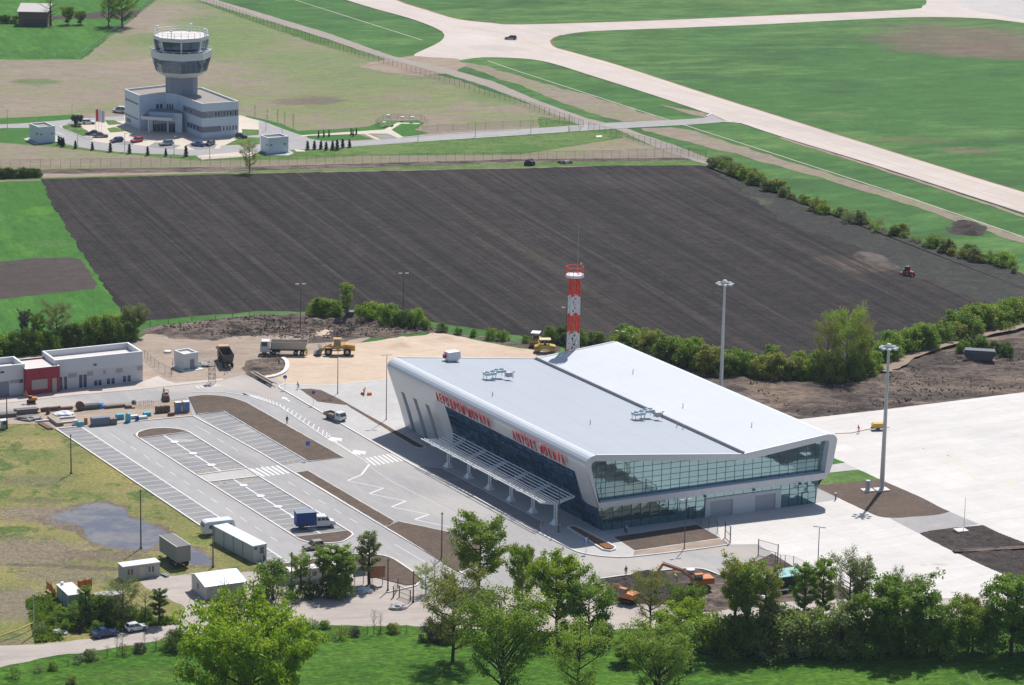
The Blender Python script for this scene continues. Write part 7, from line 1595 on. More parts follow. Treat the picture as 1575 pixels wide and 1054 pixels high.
def make_tree(seed, H=12., Rc=4.2, th=1.7, nl=24, nleaf=72, leaf=.26, shape='round', clump=1.0, lean=.3, dens=.9, wood=1.35):
    rs = np.random.RandomState(seed); rn = random.Random(seed); mb = MB(); cl = []; cr = []
    def env(t_):   # crown radius at relative height
        if shape == 'round': return math.sin(math.pi * min(1, max(0, .10 + t_ * .88))) ** .62
        if shape == 'cone': return (1 - t_) ** .8 * (1 if t_ > .06 else .6) + .05
        if shape == 'slim': return math.sin(math.pi * min(1, .12 + t_ * .85)) ** .5
        if shape == 'fan': return math.sin(math.pi * min(1, .22 + t_ * .74)) ** .5
        return 1
    top = Vector((rn.uniform(-lean, lean), rn.uniform(-lean, lean), H * .93)); base = Vector((0, 0, -.2)); r0 = H * .018 * wood + .05
    tp = [base]; K = 5
    for k in range(1, K + 1): tp.append(base.lerp(top, k / K) + Vector((rn.uniform(-.15, .15), rn.uniform(-.15, .15), 0)) * H * .06)
    for k in range(K): mb.tube(tp[k], tp[k + 1], r0 * (1 - k / K * .85), r0 * (1 - (k + 1) / K * .85), 6, cap=False)
    def tpt(z):
        t_ = max(0, min(.999, z / (H * .93))) * K; k = int(t_); return tp[k].lerp(tp[k + 1], t_ - k)
    for i in range(nl):
        t_ = (i + .3) / nl; z = th + (H * .86 - th) * t_ ** .85; az = i * 2.39996 + rn.uniform(-.4, .4); p = tpt(z)
        ln = Rc * env((z - th) / (H - th)) * rn.uniform(.78, 1.12); rise = ln * rn.uniform(.35, .85) if shape != 'cone' else ln * .1
        if shape == 'fan': rise = ln * rn.uniform(.9, 1.4)
        e = p + Vector((math.cos(az) * ln, math.sin(az) * ln, min(rise, H - p.z + .2))); mid = p.lerp(e, .5) + Vector((0, 0, -ln * .06)) + Vector((rn.uniform(-1, 1), rn.uniform(-1, 1), 0)) * ln * .08
        rb = r0 * (.55 - .35 * t_); mb.tube(p, mid, rb, rb * .6, 5, cap=False); mb.tube(mid, e, rb * .6, rb * .15, 4, cap=False)
        for j in range(4):
            u = .35 + .2 * j + rn.uniform(-.08, .08); q = (p.lerp(mid, u * 2) if u < .5 else mid.lerp(e, u * 2 - 1)); a2 = az + rn.choice((-1, 1)) * rn.uniform(.5, 1.3); l2 = ln * rn.uniform(.22, .42)
            e2 = q + Vector((math.cos(a2) * l2, math.sin(a2) * l2, l2 * rn.uniform(.1, .8))); mb.tube(q, e2, rb * .3, rb * .08, 3, cap=False)
            for c, k in ((e2, 1.0), (q.lerp(e2, .5), .7)): cl.append(c); cr.append(clump * k * rn.uniform(.75, 1.25))
        cl.append(e); cr.append(clump * rn.uniform(.8, 1.2)); cl.append(mid.lerp(e, .5)); cr.append(clump * .8)
    for k in range(5): cl.append(tpt(H * (.75 + .05 * k)) + Vector((rn.uniform(-1, 1), rn.uniform(-1, 1), rn.uniform(0, .8))) * Rc * .15); cr.append(clump * .8)
    keep = [i for i in range(len(cl)) if rn.random() < dens]
    C = np.array([cl[i][:] for i in keep]); Rr = np.array([cr[i] for i in keep])
    return mb.mesh('trunk', [m_bark]), leafmesh('crown', leaves(C, Rr, nleaf, leaf, rs))
def make_bush(seed, H=4., Rb=2.3, ncl=40, nleaf=95, leaf=.19, bare=False, tall=1.0):
    rs = np.random.RandomState(seed); rn = random.Random(seed); mb = MB(); cl = []; cr = []
    for i in range(9 if not bare else 22):
        a = rn.uniform(0, 6.28); l = rn.uniform(.2, .8) * Rb * (.7 if bare else 1); e = Vector((math.cos(a) * l, math.sin(a) * l, H * rn.uniform(.6, 1.0))); b = Vector((math.cos(a) * l * .3, math.sin(a) * l * .3, -.1)); mb.tube(b, e, .05, .015, 4, cap=False)
        if bare:
            for j in range(3): q = b.lerp(e, rn.uniform(.4, .9)); mb.tube(q, q + Vector((rn.uniform(-.6, .6), rn.uniform(-.6, .6), rn.uniform(.4, 1.0))), .025, .008, 3, cap=False)
    for i in range(ncl):
        a = rn.uniform(0, 6.28); z = rn.random(); r = Rb * math.sqrt(rn.random()) * (1 - .55 * z ** 2.2); cl.append((math.cos(a) * r, math.sin(a) * r, .25 + z * (H - .7))); cr.append(rn.uniform(.5, 1.0) * .24 * (H * .4 + Rb))
    return mb.mesh('stems', [m_bark]), leafmesh('foliage', leaves(np.array(cl), np.array(cr), nleaf, leaf, rs, .35, .95))
TM = {'round1': make_tree(1), 'round2': make_tree(2, Rc=4.0, nl=22, th=2.2), 'round3': make_tree(3, Rc=4.6, nl=27, nleaf=78), 'big': make_tree(4, H=17, Rc=8.6, th=2.2, nl=52, nleaf=105, leaf=.32, clump=1.25, wood=1.5, dens=.85),
      'airy1': make_tree(5, Rc=4.6, nl=26, nleaf=48, leaf=.19, clump=1.1, th=1.6, wood=1.2), 'airy2': make_tree(6, Rc=4.2, nl=22, nleaf=42, leaf=.18, clump=1.1, th=1.5, wood=1.2), 'fan': make_tree(7, Rc=5.2, nl=38, nleaf=56, leaf=.22, shape='fan', th=1.2, clump=1.15, wood=1.3),
      'slim1': make_tree(8, Rc=1.9, nl=22, nleaf=60, leaf=.19, shape='slim', th=2.2, clump=.62), 'slim2': make_tree(9, Rc=2.3, nl=18, nleaf=48, leaf=.19, shape='slim', th=4.5, clump=.75), 'bare': make_tree(10, Rc=3.2, nl=16, nleaf=5, leaf=.16, th=1.5, clump=.5), 'small': make_tree(11, H=7, Rc=3.2, nl=18, nleaf=85, leaf=.19, th=.6, clump=1.0)}
TH = {'big': 17.0, 'small': 7.0}
mbc = MB(); mbc.tube((0, 0, -.1), (0, 0, .5), .07, n=5)
_rs = np.random.RandomState(4); _z = np.linspace(.25, 2.75, 22); _a = _z * 7
TM['cypress'] = (mbc.mesh('trunk', [m_bark]), leafmesh('crown', leaves(np.stack([np.cos(_a) * .12, np.sin(_a) * .12, _z], 1), .48 * (1 - _z / 3.1) + .10, 60, .16, _rs, .3, 1.2)))
TH['cypress'] = 3.0
BM = {'b1': make_bush(21), 'b2': make_bush(22, Rb=2.6), 'b3': make_bush(23, Rb=2.0, H=4.4), 'thin': make_bush(24, ncl=22, nleaf=36, leaf=.2), 'bare': make_bush(25, ncl=8, nleaf=14, bare=True)}
def plant(kind, px, h, leafk, label, cat='tree', name='tree', w=1.0, group=None, bark=None, z=0.03, rz=None):
    tree = kind in TM; me = TM[kind] if tree else BM[kind]; H0 = TH.get(kind, 12.0) if tree else 4.0
    g = G(*px); s = h / H0; o = thing(name, label, cat, (g.x, g.y, z), random.uniform(0, 6.28) if rz is None else rz, group); o.scale = (s * w, s * w, s)
    for nm, mm_, mt in (('trunk' if tree else 'stems', me[0], bark or m_bark), ('crown' if tree else 'foliage', me[1], LM[leafk])):
        c = link(nm, mm_, o)
        if not mm_.materials: mm_.materials.append(mt)
        c.material_slots[0].link = 'OBJECT'; c.material_slots[0].material = mt
    return o
def pix_h(px, top): return GH(px[0], top, px[0], px[1])
# foreground trees
plant('big', (380, 1150), pix_h((380, 1150), 952), 'bright', 'huge bright green tree in the left foreground', w=.86, rz=.6)
plant('round1', (736, 906), pix_h((736, 906), 800), 'spring', 'round fresh green tree standing in front of the brown bed at the exit road', w=1.05)
plant('round2', (803, 942), pix_h((803, 942), 838), 'spring', 'narrower green tree between two larger ones below the canopy end', w=.58)
plant('round3', (856, 973), pix_h((856, 973), 858), 'bright', 'broad bright tree with dark trunk left of the excavators', w=.86)
plant('airy1', (696, 1018), pix_h((696, 1018), 884), 'olive', 'loose olive tree with visible dark limbs right of the wire gate', w=.85)
plant('fan', (774, 1078), pix_h((774, 1078), 934), 'spring', 'wide fan-branched green tree at the bottom edge in the middle', w=.92)
plant('airy2', (888, 1085), pix_h((888, 1085), 960), 'spring', 'loose young tree at the bottom edge right of the fan-branched one', w=1.0)
plant('round1', (1045, 1012), pix_h((1045, 1012), 932), 'bright', 'bright round tree directly below the big excavator', w=1.25, rz=2.2)
plant('fan', (1012, 1090), pix_h((1012, 1090), 975), 'yel', 'yellowish tree with many bare limbs at the bottom right of centre', w=.95, rz=1.0)
plant('airy2', (1000, 968), pix_h((1000, 968), 880), 'olive', 'greyish olive bushy tree between the two excavators', w=.85)
plant('small', (1058, 976), pix_h((1058, 976), 905), 'mid', 'green bushy tree in front of the big excavator body', w=.8)
plant('small', (905, 985), pix_h((905, 985), 900), 'mid', 'dull green tree leaning on the right of the broad bright one', w=.9)
plant('small', (960, 1020), pix_h((960, 1020), 985), 'spring', 'low fresh tree in the meadow between two fan-branched ones', w=1.2)
plant('slim2', (1128, 1000), pix_h((1128, 1000), 852), 'olive', 'tall thin tree with dark stem, leftmost of the row by the green container', w=.8)
plant('slim2', (1146, 1002), pix_h((1146, 1002), 856), 'yel', 'tall thin tree directly in front of the green container', w=.8, rz=2)
plant('slim2', (1176, 998), pix_h((1176, 998), 864), 'olive', 'tall thin tree left of the turquoise roof', w=.8, rz=4)
plant('slim1', (1237, 972), pix_h((1237, 972), 861), 'mid', 'slender tree at the right end of the turquoise roof', w=.9)
plant('slim1', (1263, 965), pix_h((1263, 965), 853), 'spring', 'slender pale tree beside the apron lamp', w=.85, rz=3)
plant('airy2', (1306, 955), pix_h((1306, 955), 850), 'grey', 'airy twin-stemmed tree before the pale apron', w=.75, rz=1)
plant('slim2', (1322, 955), pix_h((1322, 955), 858), 'grey', 'thin tree right beside the airy twin-stemmed one', w=1.0)
plant('round3', (1385, 1004), pix_h((1385, 1004), 893), 'mid', 'large dense dark-based tree in the front hedge before the apron', w=1.15, rz=3)
plant('round2', (1425, 1006), pix_h((1425, 1006), 925), 'mid', 'rounded green tree adjoining the large dense one on its right', w=1.15)
plant('round1', (1345, 1004), pix_h((1345, 1004), 915), 'mid', 'rounded green tree adjoining the large dense one on its left', w=1.1)
plant('airy1', (1388, 985), pix_h((1388, 985), 884), 'grey', 'pale feathery treetop rising above the large dense tree', w=.55)
plant('small', (1495, 1006), pix_h((1495, 1006), 930), 'spring', 'single fresh green tree right of the gap in the front hedge', w=1.0)
plant('slim2', (1490, 1000), pix_h((1490, 1000), 912), 'olive', 'thin stem rising from the single tree right of the hedge gap', w=.8)
plant('round2', (1555, 1008), pix_h((1555, 1008), 884), 'mid', 'tall dark green tree at the far right end of the front hedge', w=.95, rz=5)
plant('round1', (1592, 1006), pix_h((1592, 1006), 905), 'dark', 'dark tree cut by the right edge of the picture', w=1.1)
hg = 'shrubs of the front hedge beside the gravel road'
for k, (x, y, t_, lk) in enumerate(((1105, 1002, 940, 'spring'), (1128, 1005, 945, 'mid'), (1150, 1006, 945, 'mid'), (1172, 1006, 940, 'spring'), (1196, 1006, 930, 'grey'), (1220, 1006, 945, 'spring'), (1244, 1006, 935, 'grey'), (1268, 1005, 945, 'mid'), (1292, 1006, 930, 'grey'), (1318, 1006, 940, 'mid'), (1080, 998, 960, 'grey'), (1100, 985, 950, 'grey'), (930, 990, 960, 'dark'), (1462, 1004, 960, 'mid'), (1520, 1006, 950, 'mid'), (1210, 985, 935, 'spring'), (1575, 1005, 950, 'dark'), (690, 985, 950, 'grey'), (665, 985, 952, 'brown'), (870, 985, 955, 'dark'), (1365, 1006, 955, 'mid'), (1400, 1007, 955, 'mid'), (1440, 1006, 950, 'spring'))):
    plant(('b1', 'b2', 'b3')[k % 3], (x, y), pix_h((x, y), t_), lk, 'leafy shrub in the dense hedge between gravel road and front meadow', 'shrub', 'hedge_shrub', 1.0, hg)
# by the gate and barrack
plant('slim1', (568, 900), pix_h((568, 900), 814), 'grey', 'young poplar with clear trunk beside the brown billboard', w=1.05)
plant('bare', (543, 880), pix_h((543, 880), 838), 'olive', 'nearly leafless young tree left of the poplar', w=.6, bark=m_barkg)
plant('b2', (419, 926), pix_h((419, 926), 862), 'mid', 'dense dark green bush left of the long barrack', 'bush', 'bush', .9)
plant('slim1', (519, 915), pix_h((519, 915), 834), 'mid', 'dense green tree at the right end of the barrack', w=1.5)
plant('slim1', (531, 915), pix_h((531, 915), 848), 'mid', 'dark green tree just right of the barrack end', w=1.4)
plant('slim2', (496, 912), pix_h((496, 912), 838), 'spring', 'fresh thin treetop before the barrack roof', w=.9)
plant('slim2', (462, 915), pix_h((462, 915), 848), 'yel', 'thin yellow-green tree before the barrack middle', w=1.1)
plant('bare', (476, 915), pix_h((476, 915), 852), 'olive', 'twiggy pale tree before the barrack roof', w=.7, bark=m_barkg)
sg_ = 'shrubs along the foot of the long barrack'
for k, (x, y, t_, lk) in enumerate(((450, 918, 898, 'dark'), (466, 920, 896, 'mid'), (482, 920, 893, 'dark'), (500, 920, 888, 'dark'), (516, 920, 884, 'mid'), (530, 918, 886, 'mid'))): plant(('b1', 'b3')[k % 2], (x, y), pix_h((x, y), t_), lk, 'dark shrub growing along the foot of the long barrack', 'shrub', 'shrub', .8, sg_)
plant('airy2', (655, 915), pix_h((655, 915), 870), 'yel', 'light thin tree right of the wire gate', w=.9, bark=m_barkg); plant('bare', (668, 905), pix_h((668, 905), 856), 'brown', 'leafless grey tree before the exit road', w=.6, bark=m_barkg)
plant('b1', (690, 905), pix_h((690, 905), 884), 'mid', 'low round bush left of the fresh green round tree', 'bush', 'bush', 1.2)
# shrubs round the left cabins
lgp = 'weedy shrubs below the left cabins'
for k, (x, y, t_, lk, kd) in enumerate(((118, 955, 925, 'mid', 'b1'), (140, 958, 922, 'grey', 'b2'), (160, 960, 915, 'mid', 'b3'), (178, 960, 915, 'grey', 'b1'), (196, 962, 925, 'mid', 'thin'), (212, 958, 928, 'grey', 'thin'), (228, 955, 932, 'mid', 'b1'), (95, 958, 940, 'mid', 'b2'), (78, 962, 946, 'mid', 'b1'), (64, 975, 955, 'grey', 'thin'), (100, 972, 955, 'mid', 'b3'), (122, 972, 957, 'brown', 'b1'), (150, 974, 955, 'mid', 'b2'), (182, 970, 952, 'mid', 'b1'), (82, 940, 925, 'mid', 'b1'), (92, 950, 930, 'spring', 'b1'), (252, 960, 945, 'mid', 'b1'), (264, 958, 946, 'mid', 'thin'), (350, 938, 905, 'grey', 'thin'), (336, 935, 912, 'mid', 'thin'), (366, 932, 908, 'mid', 'b1'))):
    plant(kd, (x, y), pix_h((x, y), t_), lk, 'weedy shrub on the bank between the left cabins and the gravel road', 'shrub', 'shrub', 1.0, lgp)
plant('slim1', (133, 962), pix_h((133, 962), 898), 'mid', 'small leafy tree hiding the corner of the grey green container', w=1.0); plant('airy2', (188, 962), pix_h((188, 962), 890), 'grey', 'thin greyish tree in front of the low brown cabin', w=.9, bark=m_barkg)
plant('slim1', (245, 962), pix_h((245, 962), 903), 'dark', 'narrow dark columnar tree right of the weedy bank', w=1.15); plant('bare', (224, 958), pix_h((224, 958), 905), 'brown', 'leafless twiggy tree left of the dark columnar one', w=.8, bark=m_barkg)
plant('bare', (345, 935), pix_h((345, 935), 882), 'brown', 'leafless branches in front of the white roofed shed', w=.9, bark=m_barkg)
plant('b2', (270, 1000), pix_h((270, 1000), 968), 'dark', 'dark bush at the road edge left of the huge bright tree', 'bush', 'bush')
rg = 'low rough growth along the meadow edge of the gravel road'
for k, (x, y) in enumerate(((465, 982), (485, 984), (505, 984), (525, 982), (545, 978), (565, 975), (585, 974), (605, 973), (625, 974), (60, 1034), (82, 1030), (105, 1024), (122, 1020), (140, 1014), (165, 1010), (190, 1007), (215, 1003), (240, 1000), (20, 1042), (110, 1052), (1150, 1012), (480, 968), (500, 966))):
    plant(('thin', 'b1', 'bare')[k % 3], (x, y), random.uniform(1.3, 2.3), ('brown', 'grey', 'mid', 'olive')[k % 4], 'low rough shrub on the meadow edge of the gravel road', 'shrub', 'roadside_shrub', 1.2, rg)
for x, t_ in ((303 + 150, 945), (585, 940), (575, 935)): plant('bare', (x, 975 if x > 500 else 985), pix_h((x, 975), t_), 'brown', 'leafless sapling on the meadow side of the gravel road', 'sapling', 'sapling', .5, 'leafless saplings on the meadow side of the road', m_barkg)
for x, y in ((180, 1010), (222, 1004), (188, 1008)): plant('bare', (x, y), 3.6, 'brown', 'thin leafless sapling left below the parked cars', 'sapling', 'sapling', .4, 'leafless saplings below the parked cars', m_barkg)
# hedges
def hedge(pts, n, h0, h1, label, group, lks, kinds=('b1', 'b2', 'b3'), w=1.05, jit=2.0):
    P = [G(*p) for p in pts]; Ls = [(b - a).length for a, b in zip(P, P[1:])]; T_ = sum(Ls)
    for i in range(n):
        d = (i + random.uniform(.2, .8)) / n * T_
        for a, b, l in zip(P, P[1:], Ls):
            if d <= l: q = a.lerp(b, d / l); break
            d -= l
        q = q + Vector((random.uniform(-.5, .5) * jit, random.uniform(-.5, .5) * jit, 0)); k = random.choice(kinds); h = random.uniform(h0, h1)
        o = plant(k, (787, 527), h, random.choice(lks), label, 'shrub', 'hedge_shrub', w, group); o.location = (q.x, q.y, .03)
hedge([(1090, 250), (1130, 268), (1190, 293), (1260, 320), (1330, 345), (1395, 367), (1440, 380), (1500, 398), (1575, 420)], 60, 1.5, 3.9, 'green shrub in the hedge along the upper right edge of the ploughed field', 'hedge on the upper right edge of the ploughed field', ['mid', 'grey', 'spring', 'olive'], kinds=('b1', 'b2', 'b3', 'thin'), w=1.3, jit=5)
hedge([(955, 540), (990, 548), (1045, 560), (1100, 572), (1160, 579), (1240, 584), (1300, 586), (1335, 578)], 36, 3.4, 5.8, 'bushy shrub in the thick hedge behind the white terminal roof', 'thick hedge behind the terminal', ['mid', 'mid', 'spring', 'olive'], w=1.15, jit=3)
hedge([(940, 528), (1000, 540), (1080, 556), (1180, 566), (1290, 570)], 16, 3.5, 5.0, 'bushy shrub in the thick hedge behind the white terminal roof', 'thick hedge behind the terminal', ['mid', 'spring'], w=1.0)
hedge([(1330, 572), (1380, 548), (1440, 530), (1475, 520), (1520, 507), (1600, 488)], 24, 3.6, 6.4, 'leafy shrub in the hedge beside the sandy track at the right', 'hedge beside the sandy track', ['spring', 'mid', 'mid', 'olive'], w=1.15, jit=3)
hedge([(1350, 556), (1400, 536), (1450, 520), (1520, 500), (1600, 480)], 14, 4, 6, 'leafy shrub in the hedge beside the sandy track at the right', 'hedge beside the sandy track', ['spring', 'mid'], w=1.1)
hedge([(-10, 545), (60, 541), (130, 532), (195, 522)], 24, 4.0, 6.2, 'green shrub in the hedge behind the service building', 'hedge behind the service building', ['dark', 'mid', 'mid'], w=.9)
hedge([(135, 520), (195, 514)], 6, 4.5, 5.2, 'yellow-green bush of the clump left of the earthworks', 'yellow-green clump at the field corner', ['yel'], w=.9, jit=.8)
hedge([(480, 487), (520, 489)], 5, 3.8, 4.8, 'rounded spring-green bush left of the dark booth', 'bushes left of the dark booth', ['spring', 'mid'], jit=.8); hedge([(552, 492), (600, 500), (640, 504)], 8, 3.4, 5.0, 'rounded bush right of the dark booth', 'bushes right of the dark booth', ['spring', 'mid', 'dark'], jit=.8)
hedge([(-10, 275), (62, 272)], 12, 2.4, 3.2, 'dark shrub in the short hedge left of the pale field track', 'short hedge left of the pale track', ['dark'], jit=.8)
hedge([(640, 505), (800, 528), (900, 530)], 10, 1.6, 3.0, 'small bush on the lower margin of the ploughed field', 'bushes on the lower field margin', ['mid', 'dark'], jit=1.0)
hedge([(840, 528), (868, 524), (905, 530), (930, 536)], 7, 2.8, 4.0, 'bush behind the yellow road rollers', 'bushes behind the road rollers', ['mid', 'dark'], jit=1.0)
hedge([(1475, 545), (1500, 538), (1535, 545), (1550, 552)], 9, 2.0, 3.4, 'bush on the mound around the rusty skip', 'bushes around the steel skip', ['mid', 'dark'], jit=1.5)
hedge([(-30, 37), (26, 36)], 7, 2.5, 3.6, 'dark shrub left of the far brick barn', 'shrubs left of the far barn', ['dark'], jit=1.0)
plant('airy1', (1300, 582), pix_h((1300, 582), 476), 'yel', 'tall feathery yellow-green tree towering over the right hedge', w=.75, bark=m_barkg); plant('airy2', (1272, 580), pix_h((1272, 580), 492), 'olive', 'thin twiggy tree just left of the tall feathery one', w=.6, bark=m_barkg)
plant('airy2', (1322, 580), pix_h((1322, 580), 490), 'olive', 'thin twiggy tree just right of the tall feathery one', w=.6); plant('slim2', (1330, 575), pix_h((1330, 575), 510), 'spring', 'slender green tree at the right of the feathery group', w=1.0)
plant('airy1', (88, 535), pix_h((88, 535), 466), 'grey', 'grey-green tree standing out of the hedge behind the service building', w=.8); plant('slim2', (58, 538), pix_h((58, 538), 478), 'mid', 'thin young tree left of the grey-green hedge tree', w=.9); plant('slim2', (38, 538), pix_h((38, 538), 474), 'brown', 'thin nearly bare tree at the left hedge', w=.7)
plant('small', (208, 518), pix_h((208, 518), 472), 'grey', 'rounded willow-like tree at the corner of the ploughed field', w=.8); plant('slim1', (532, 492), pix_h((532, 492), 432), 'spring', 'slim light green tree above the bushes by the dark booth', w=.85); plant('bare', (557, 492), pix_h((557, 492), 455), 'brown', 'bare brown shrub-like tree right of the dark booth', w=.8)
plant('airy2', (384, 266), pix_h((384, 266), 218), 'olive', 'small lone tree on the strip between fence and ploughed field', w=.75, bark=m_barkg)
plant('bare', (78, 40), pix_h((78, 40), -12), 'olive', 'tall sparse tree right of the far barn', w=1.2); plant('airy2', (167, 40), pix_h((167, 40), -8), 'mid', 'tall thin far tree left of the fence corner', w=.8); plant('airy1', (188, 42), pix_h((188, 42), -18), 'mid', 'big spreading far tree by the grey wire fence', w=1.15)
plant('small', (105, 38), pix_h((105, 38), 12), 'mid', 'small round far tree next to the barn', w=.8); plant('small', (124, 38), pix_h((124, 38), 18), 'mid', 'small low far tree second from the barn', w=1.0)
cgp = 'pointed conifers around the tower loop road'
for k, (x, y, t_) in enumerate(((90.7, 223, 208.5), (94.7, 224.5, 210.5), (97.5, 226, 211.5), (116, 229, 216), (142, 231, 218), (169.6, 234, 219), (199, 236.5, 221), (227, 239.5, 225), (255, 240.5, 228), (286, 241, 223.5))): plant('cypress', (x, y), pix_h((x, y), t_), 'con', 'small pointed conifer on the lawn strip left of the right kiosk', 'conifer', 'conifer', 1.25, cgp)
for k, (x, y) in enumerate(((473, 230.5), (483.6, 230), (493.6, 229.5), (501.6, 231.5), (511.5, 231), (518.5, 231), (527, 227.5), (537.5, 227))): plant('cypress', (x, y), pix_h((x, y), (216.5, 216, 216, 217.5, 216, 214.5, 213, 214)[k]), 'con', 'pointed dark conifer in the close row right of the right kiosk', 'conifer', 'conifer', 1.3, 'close row of conifers right of the kiosk')
plant('small', (115.5, 192), 2.6, 'con', 'dark round bush left of the flags', 'bush', 'bush', .9); plant('small', (120.5, 194), 3.0, 'con', 'darker round bush nearest the flags', 'bush', 'bush', 1.0)
for k, (x, y, t_) in enumerate(((411, 188, 165), (427, 190, 166), (438, 193, 170), (451, 199, 171), (392, 181, 160))): plant('bare', (x, y), pix_h((x, y), t_), 'brown', 'brown leafless columnar tree on the verge behind the right kiosk', 'tree', 'tree', .3, 'brown columnar trees on the verge')
for k, (x, y) in enumerate(((490, 212), (498, 211), (506, 210.5), (540, 208), (543, 210), (548, 207))): plant('cypress', (x, y), 2.2, 'con', 'thin sapling on the lawn by the garden path', 'sapling', 'sapling', .8, 'thin saplings by the garden path')
# grass tufts and weeds on the yard meadow
def tufts(name, label, px, n, size, h, mat, seed):
    rs = np.random.RandomState(seed); P = np.array([G2(*q) for q in px]); x0, y0 = P.min(0); x1, y1 = P.max(0); pts = rs.random((n * 3, 2)) * [x1 - x0, y1 - y0] + [x0, y0]; ins = np.zeros(len(pts), bool)
    for i in range(len(P)):
        ax, ay = P[i]; bx, by = P[(i + 1) % len(P)]; c = ((ay > pts[:, 1]) != (by > pts[:, 1])) & (pts[:, 0] < (bx - ax) * (pts[:, 1] - ay) / (by - ay + 1e-12) + ax); ins ^= c
    pts = pts[ins]; dn = fbm(pts[:, 0] * .12, pts[:, 1] * .12, seed, 4); pts = pts[dn > -.05][:n]; N = len(pts); C = np.zeros((N, 3)); C[:, :2] = pts; C[:, 2] = .04
    a = rs.random((N, 1)) * 6.28; s = size * (.5 + rs.random((N, 1))); d = np.concatenate([np.cos(a), np.sin(a), np.zeros((N, 1))], 1) * s; up = np.concatenate([rs.normal(size=(N, 2)) * .15, h * (.4 + rs.random((N, 1)))], 1)
    V = np.stack([C - d, C + d, C + d * .7 + up, C - d * .6 + up * .8], 1).reshape(-1, 3); me = leafmesh(name, V); me.materials.append(mat); tag(link(name, me), label, 'grass', kind='stuff')
tufts('bank_weeds', 'weeds on the bank below the left cabins', [(40, 925), (85, 915), (100, 945), (250, 955), (290, 960), (225, 964), (140, 980), (55, 990)], 9000, .22, .5, LM['mid'], 7)

# ------------------------------------------------------------------ people
def person_mesh(walk, lean=0.0, bend=0.0, arm=.0):
    """one continuous body grown on a skeleton; faces sorted into trousers, top and skin"""
    f = .30 if walk else .06
    J = {'pel': ((0, 0, .95), .15), 'wst': ((.02 * lean, 0, 1.12), .14), 'chs': ((.06 * lean + bend * .1, 0, 1.34), .16), 'nck': ((.08 * lean + bend * .16, 0, 1.50), .065), 'hd0': ((.10 * lean + bend * .2, 0, 1.62), .095), 'hd1': ((.10 * lean + bend * .22, 0, 1.74), .08)}
    E = [('pel', 'wst'), ('wst', 'chs'), ('chs', 'nck'), ('nck', 'hd0'), ('hd0', 'hd1')]
    for s, n_ in ((1, 'l'), (-1, 'r')):
        J[n_ + 'hip'] = ((0, s * .10, .90), .095); J[n_ + 'kn'] = ((s * f * .6, s * .11, .49), .065); J[n_ + 'an'] = ((s * f * .9 - .02, s * .11, .09), .045); J[n_ + 'to'] = ((s * f * .9 + .16, s * .12, .04), .04)
        J[n_ + 'sh'] = ((.05 * lean + bend * .1, s * .19, 1.42), .065); J[n_ + 'el'] = ((-s * f * .5 + arm * .18, s * .27, 1.16), .045); J[n_ + 'wr'] = ((-s * f * .8 + .08 + arm * .38, s * .27, .92 + arm * .2), .032); J[n_ + 'ha'] = ((-s * f * .9 + .10 + arm * .44, s * .27, .83 + arm * .2), .036)
        E += [('pel', n_ + 'hip'), (n_ + 'hip', n_ + 'kn'), (n_ + 'kn', n_ + 'an'), (n_ + 'an', n_ + 'to'), ('chs', n_ + 'sh'), (n_ + 'sh', n_ + 'el'), (n_ + 'el', n_ + 'wr'), (n_ + 'wr', n_ + 'ha')]
    ks = list(J); me = bpy.data.meshes.new('person_tmp'); me.from_pydata([J[k][0] for k in ks], [(ks.index(a), ks.index(b)) for a, b in E], [])
    ob = bpy.data.objects.new('person_tmp', me); COL.objects.link(ob); md = ob.modifiers.new('s', 'SKIN'); ob.modifiers.new('d', 'SUBSURF').levels = 1
    for i, k in enumerate(ks): r_ = J[k][1]; me.skin_vertices[0].data[i].radius = (r_ * (1.15 if k in ('chs', 'pel', 'wst') else 1), r_); 
    me.skin_vertices[0].data[0].use_root = True
    bpy.context.view_layer.update(); out = bpy.data.meshes.new_from_object(ob.evaluated_get(bpy.context.evaluated_depsgraph_get())); bpy.data.objects.remove(ob)
    nb_ = MB(); 
    for s, n_ in ((1, 'l'), (-1, 'r')):     # fingers and thumb
        hx, hy, hz = J[n_ + 'ha'][0]
        for k in range(4): nb_.tube((hx - .025 + k * .018, hy, hz - .01), (hx - .015 + k * .018, hy - s * .01, hz - .085 + abs(k - 1.5) * .012), .009, .006, 4)
        nb_.tube((hx + .03, hy, hz + .02), (hx + .055, hy, hz - .035), .010, .007, 4)
    bm = bmesh.new(); bm.from_mesh(out); n0 = len(bm.verts); vs_ = [bm.verts.new(v) for v in nb_.v]; [bm.faces.new([vs_[i] for i in fc]) for fc in nb_.f]
    bm.faces.ensure_lookup_table()
    for fc in bm.faces:
        c = fc.calc_center_median(); out_arm = abs(c.y) > .20
        fc.material_index = (3 if c.z < .11 else 0) if (c.z < .98 and not out_arm) else (2 if c.z > 1.50 or (out_arm and c.z < .93 + arm * .2) else 1); fc.smooth = True
    bm.to_mesh(out); bm.free(); out.name = 'body'
    for k in range(4): out.materials.append(m_dark)
    return out
PM = {'stand': person_mesh(False), 'walk': person_mesh(True, 1), 'bend': person_mesh(False, 2, 2.5, .6), 'work': person_mesh(False, 1, .6, .9)}
m_skin = flat('skin', (.42, .26, .19), .6); m_boot = flat('dark_boot', (.03, .026, .022), .7)
CL_ = {'navy': (.02, .03, .06), 'black': (.02, .02, .022), 'white': (.55, .56, .6), 'red': (.50, .03, .03), 'yellow': (.50, .62, .03), 'orange': (.55, .14, .02), 'blue': (.05, .10, .28), 'grey': (.12, .12, .13), 'brown': (.15, .09, .07)}
def cl(c): return flat('cloth_' + c, CL_[c], .85)
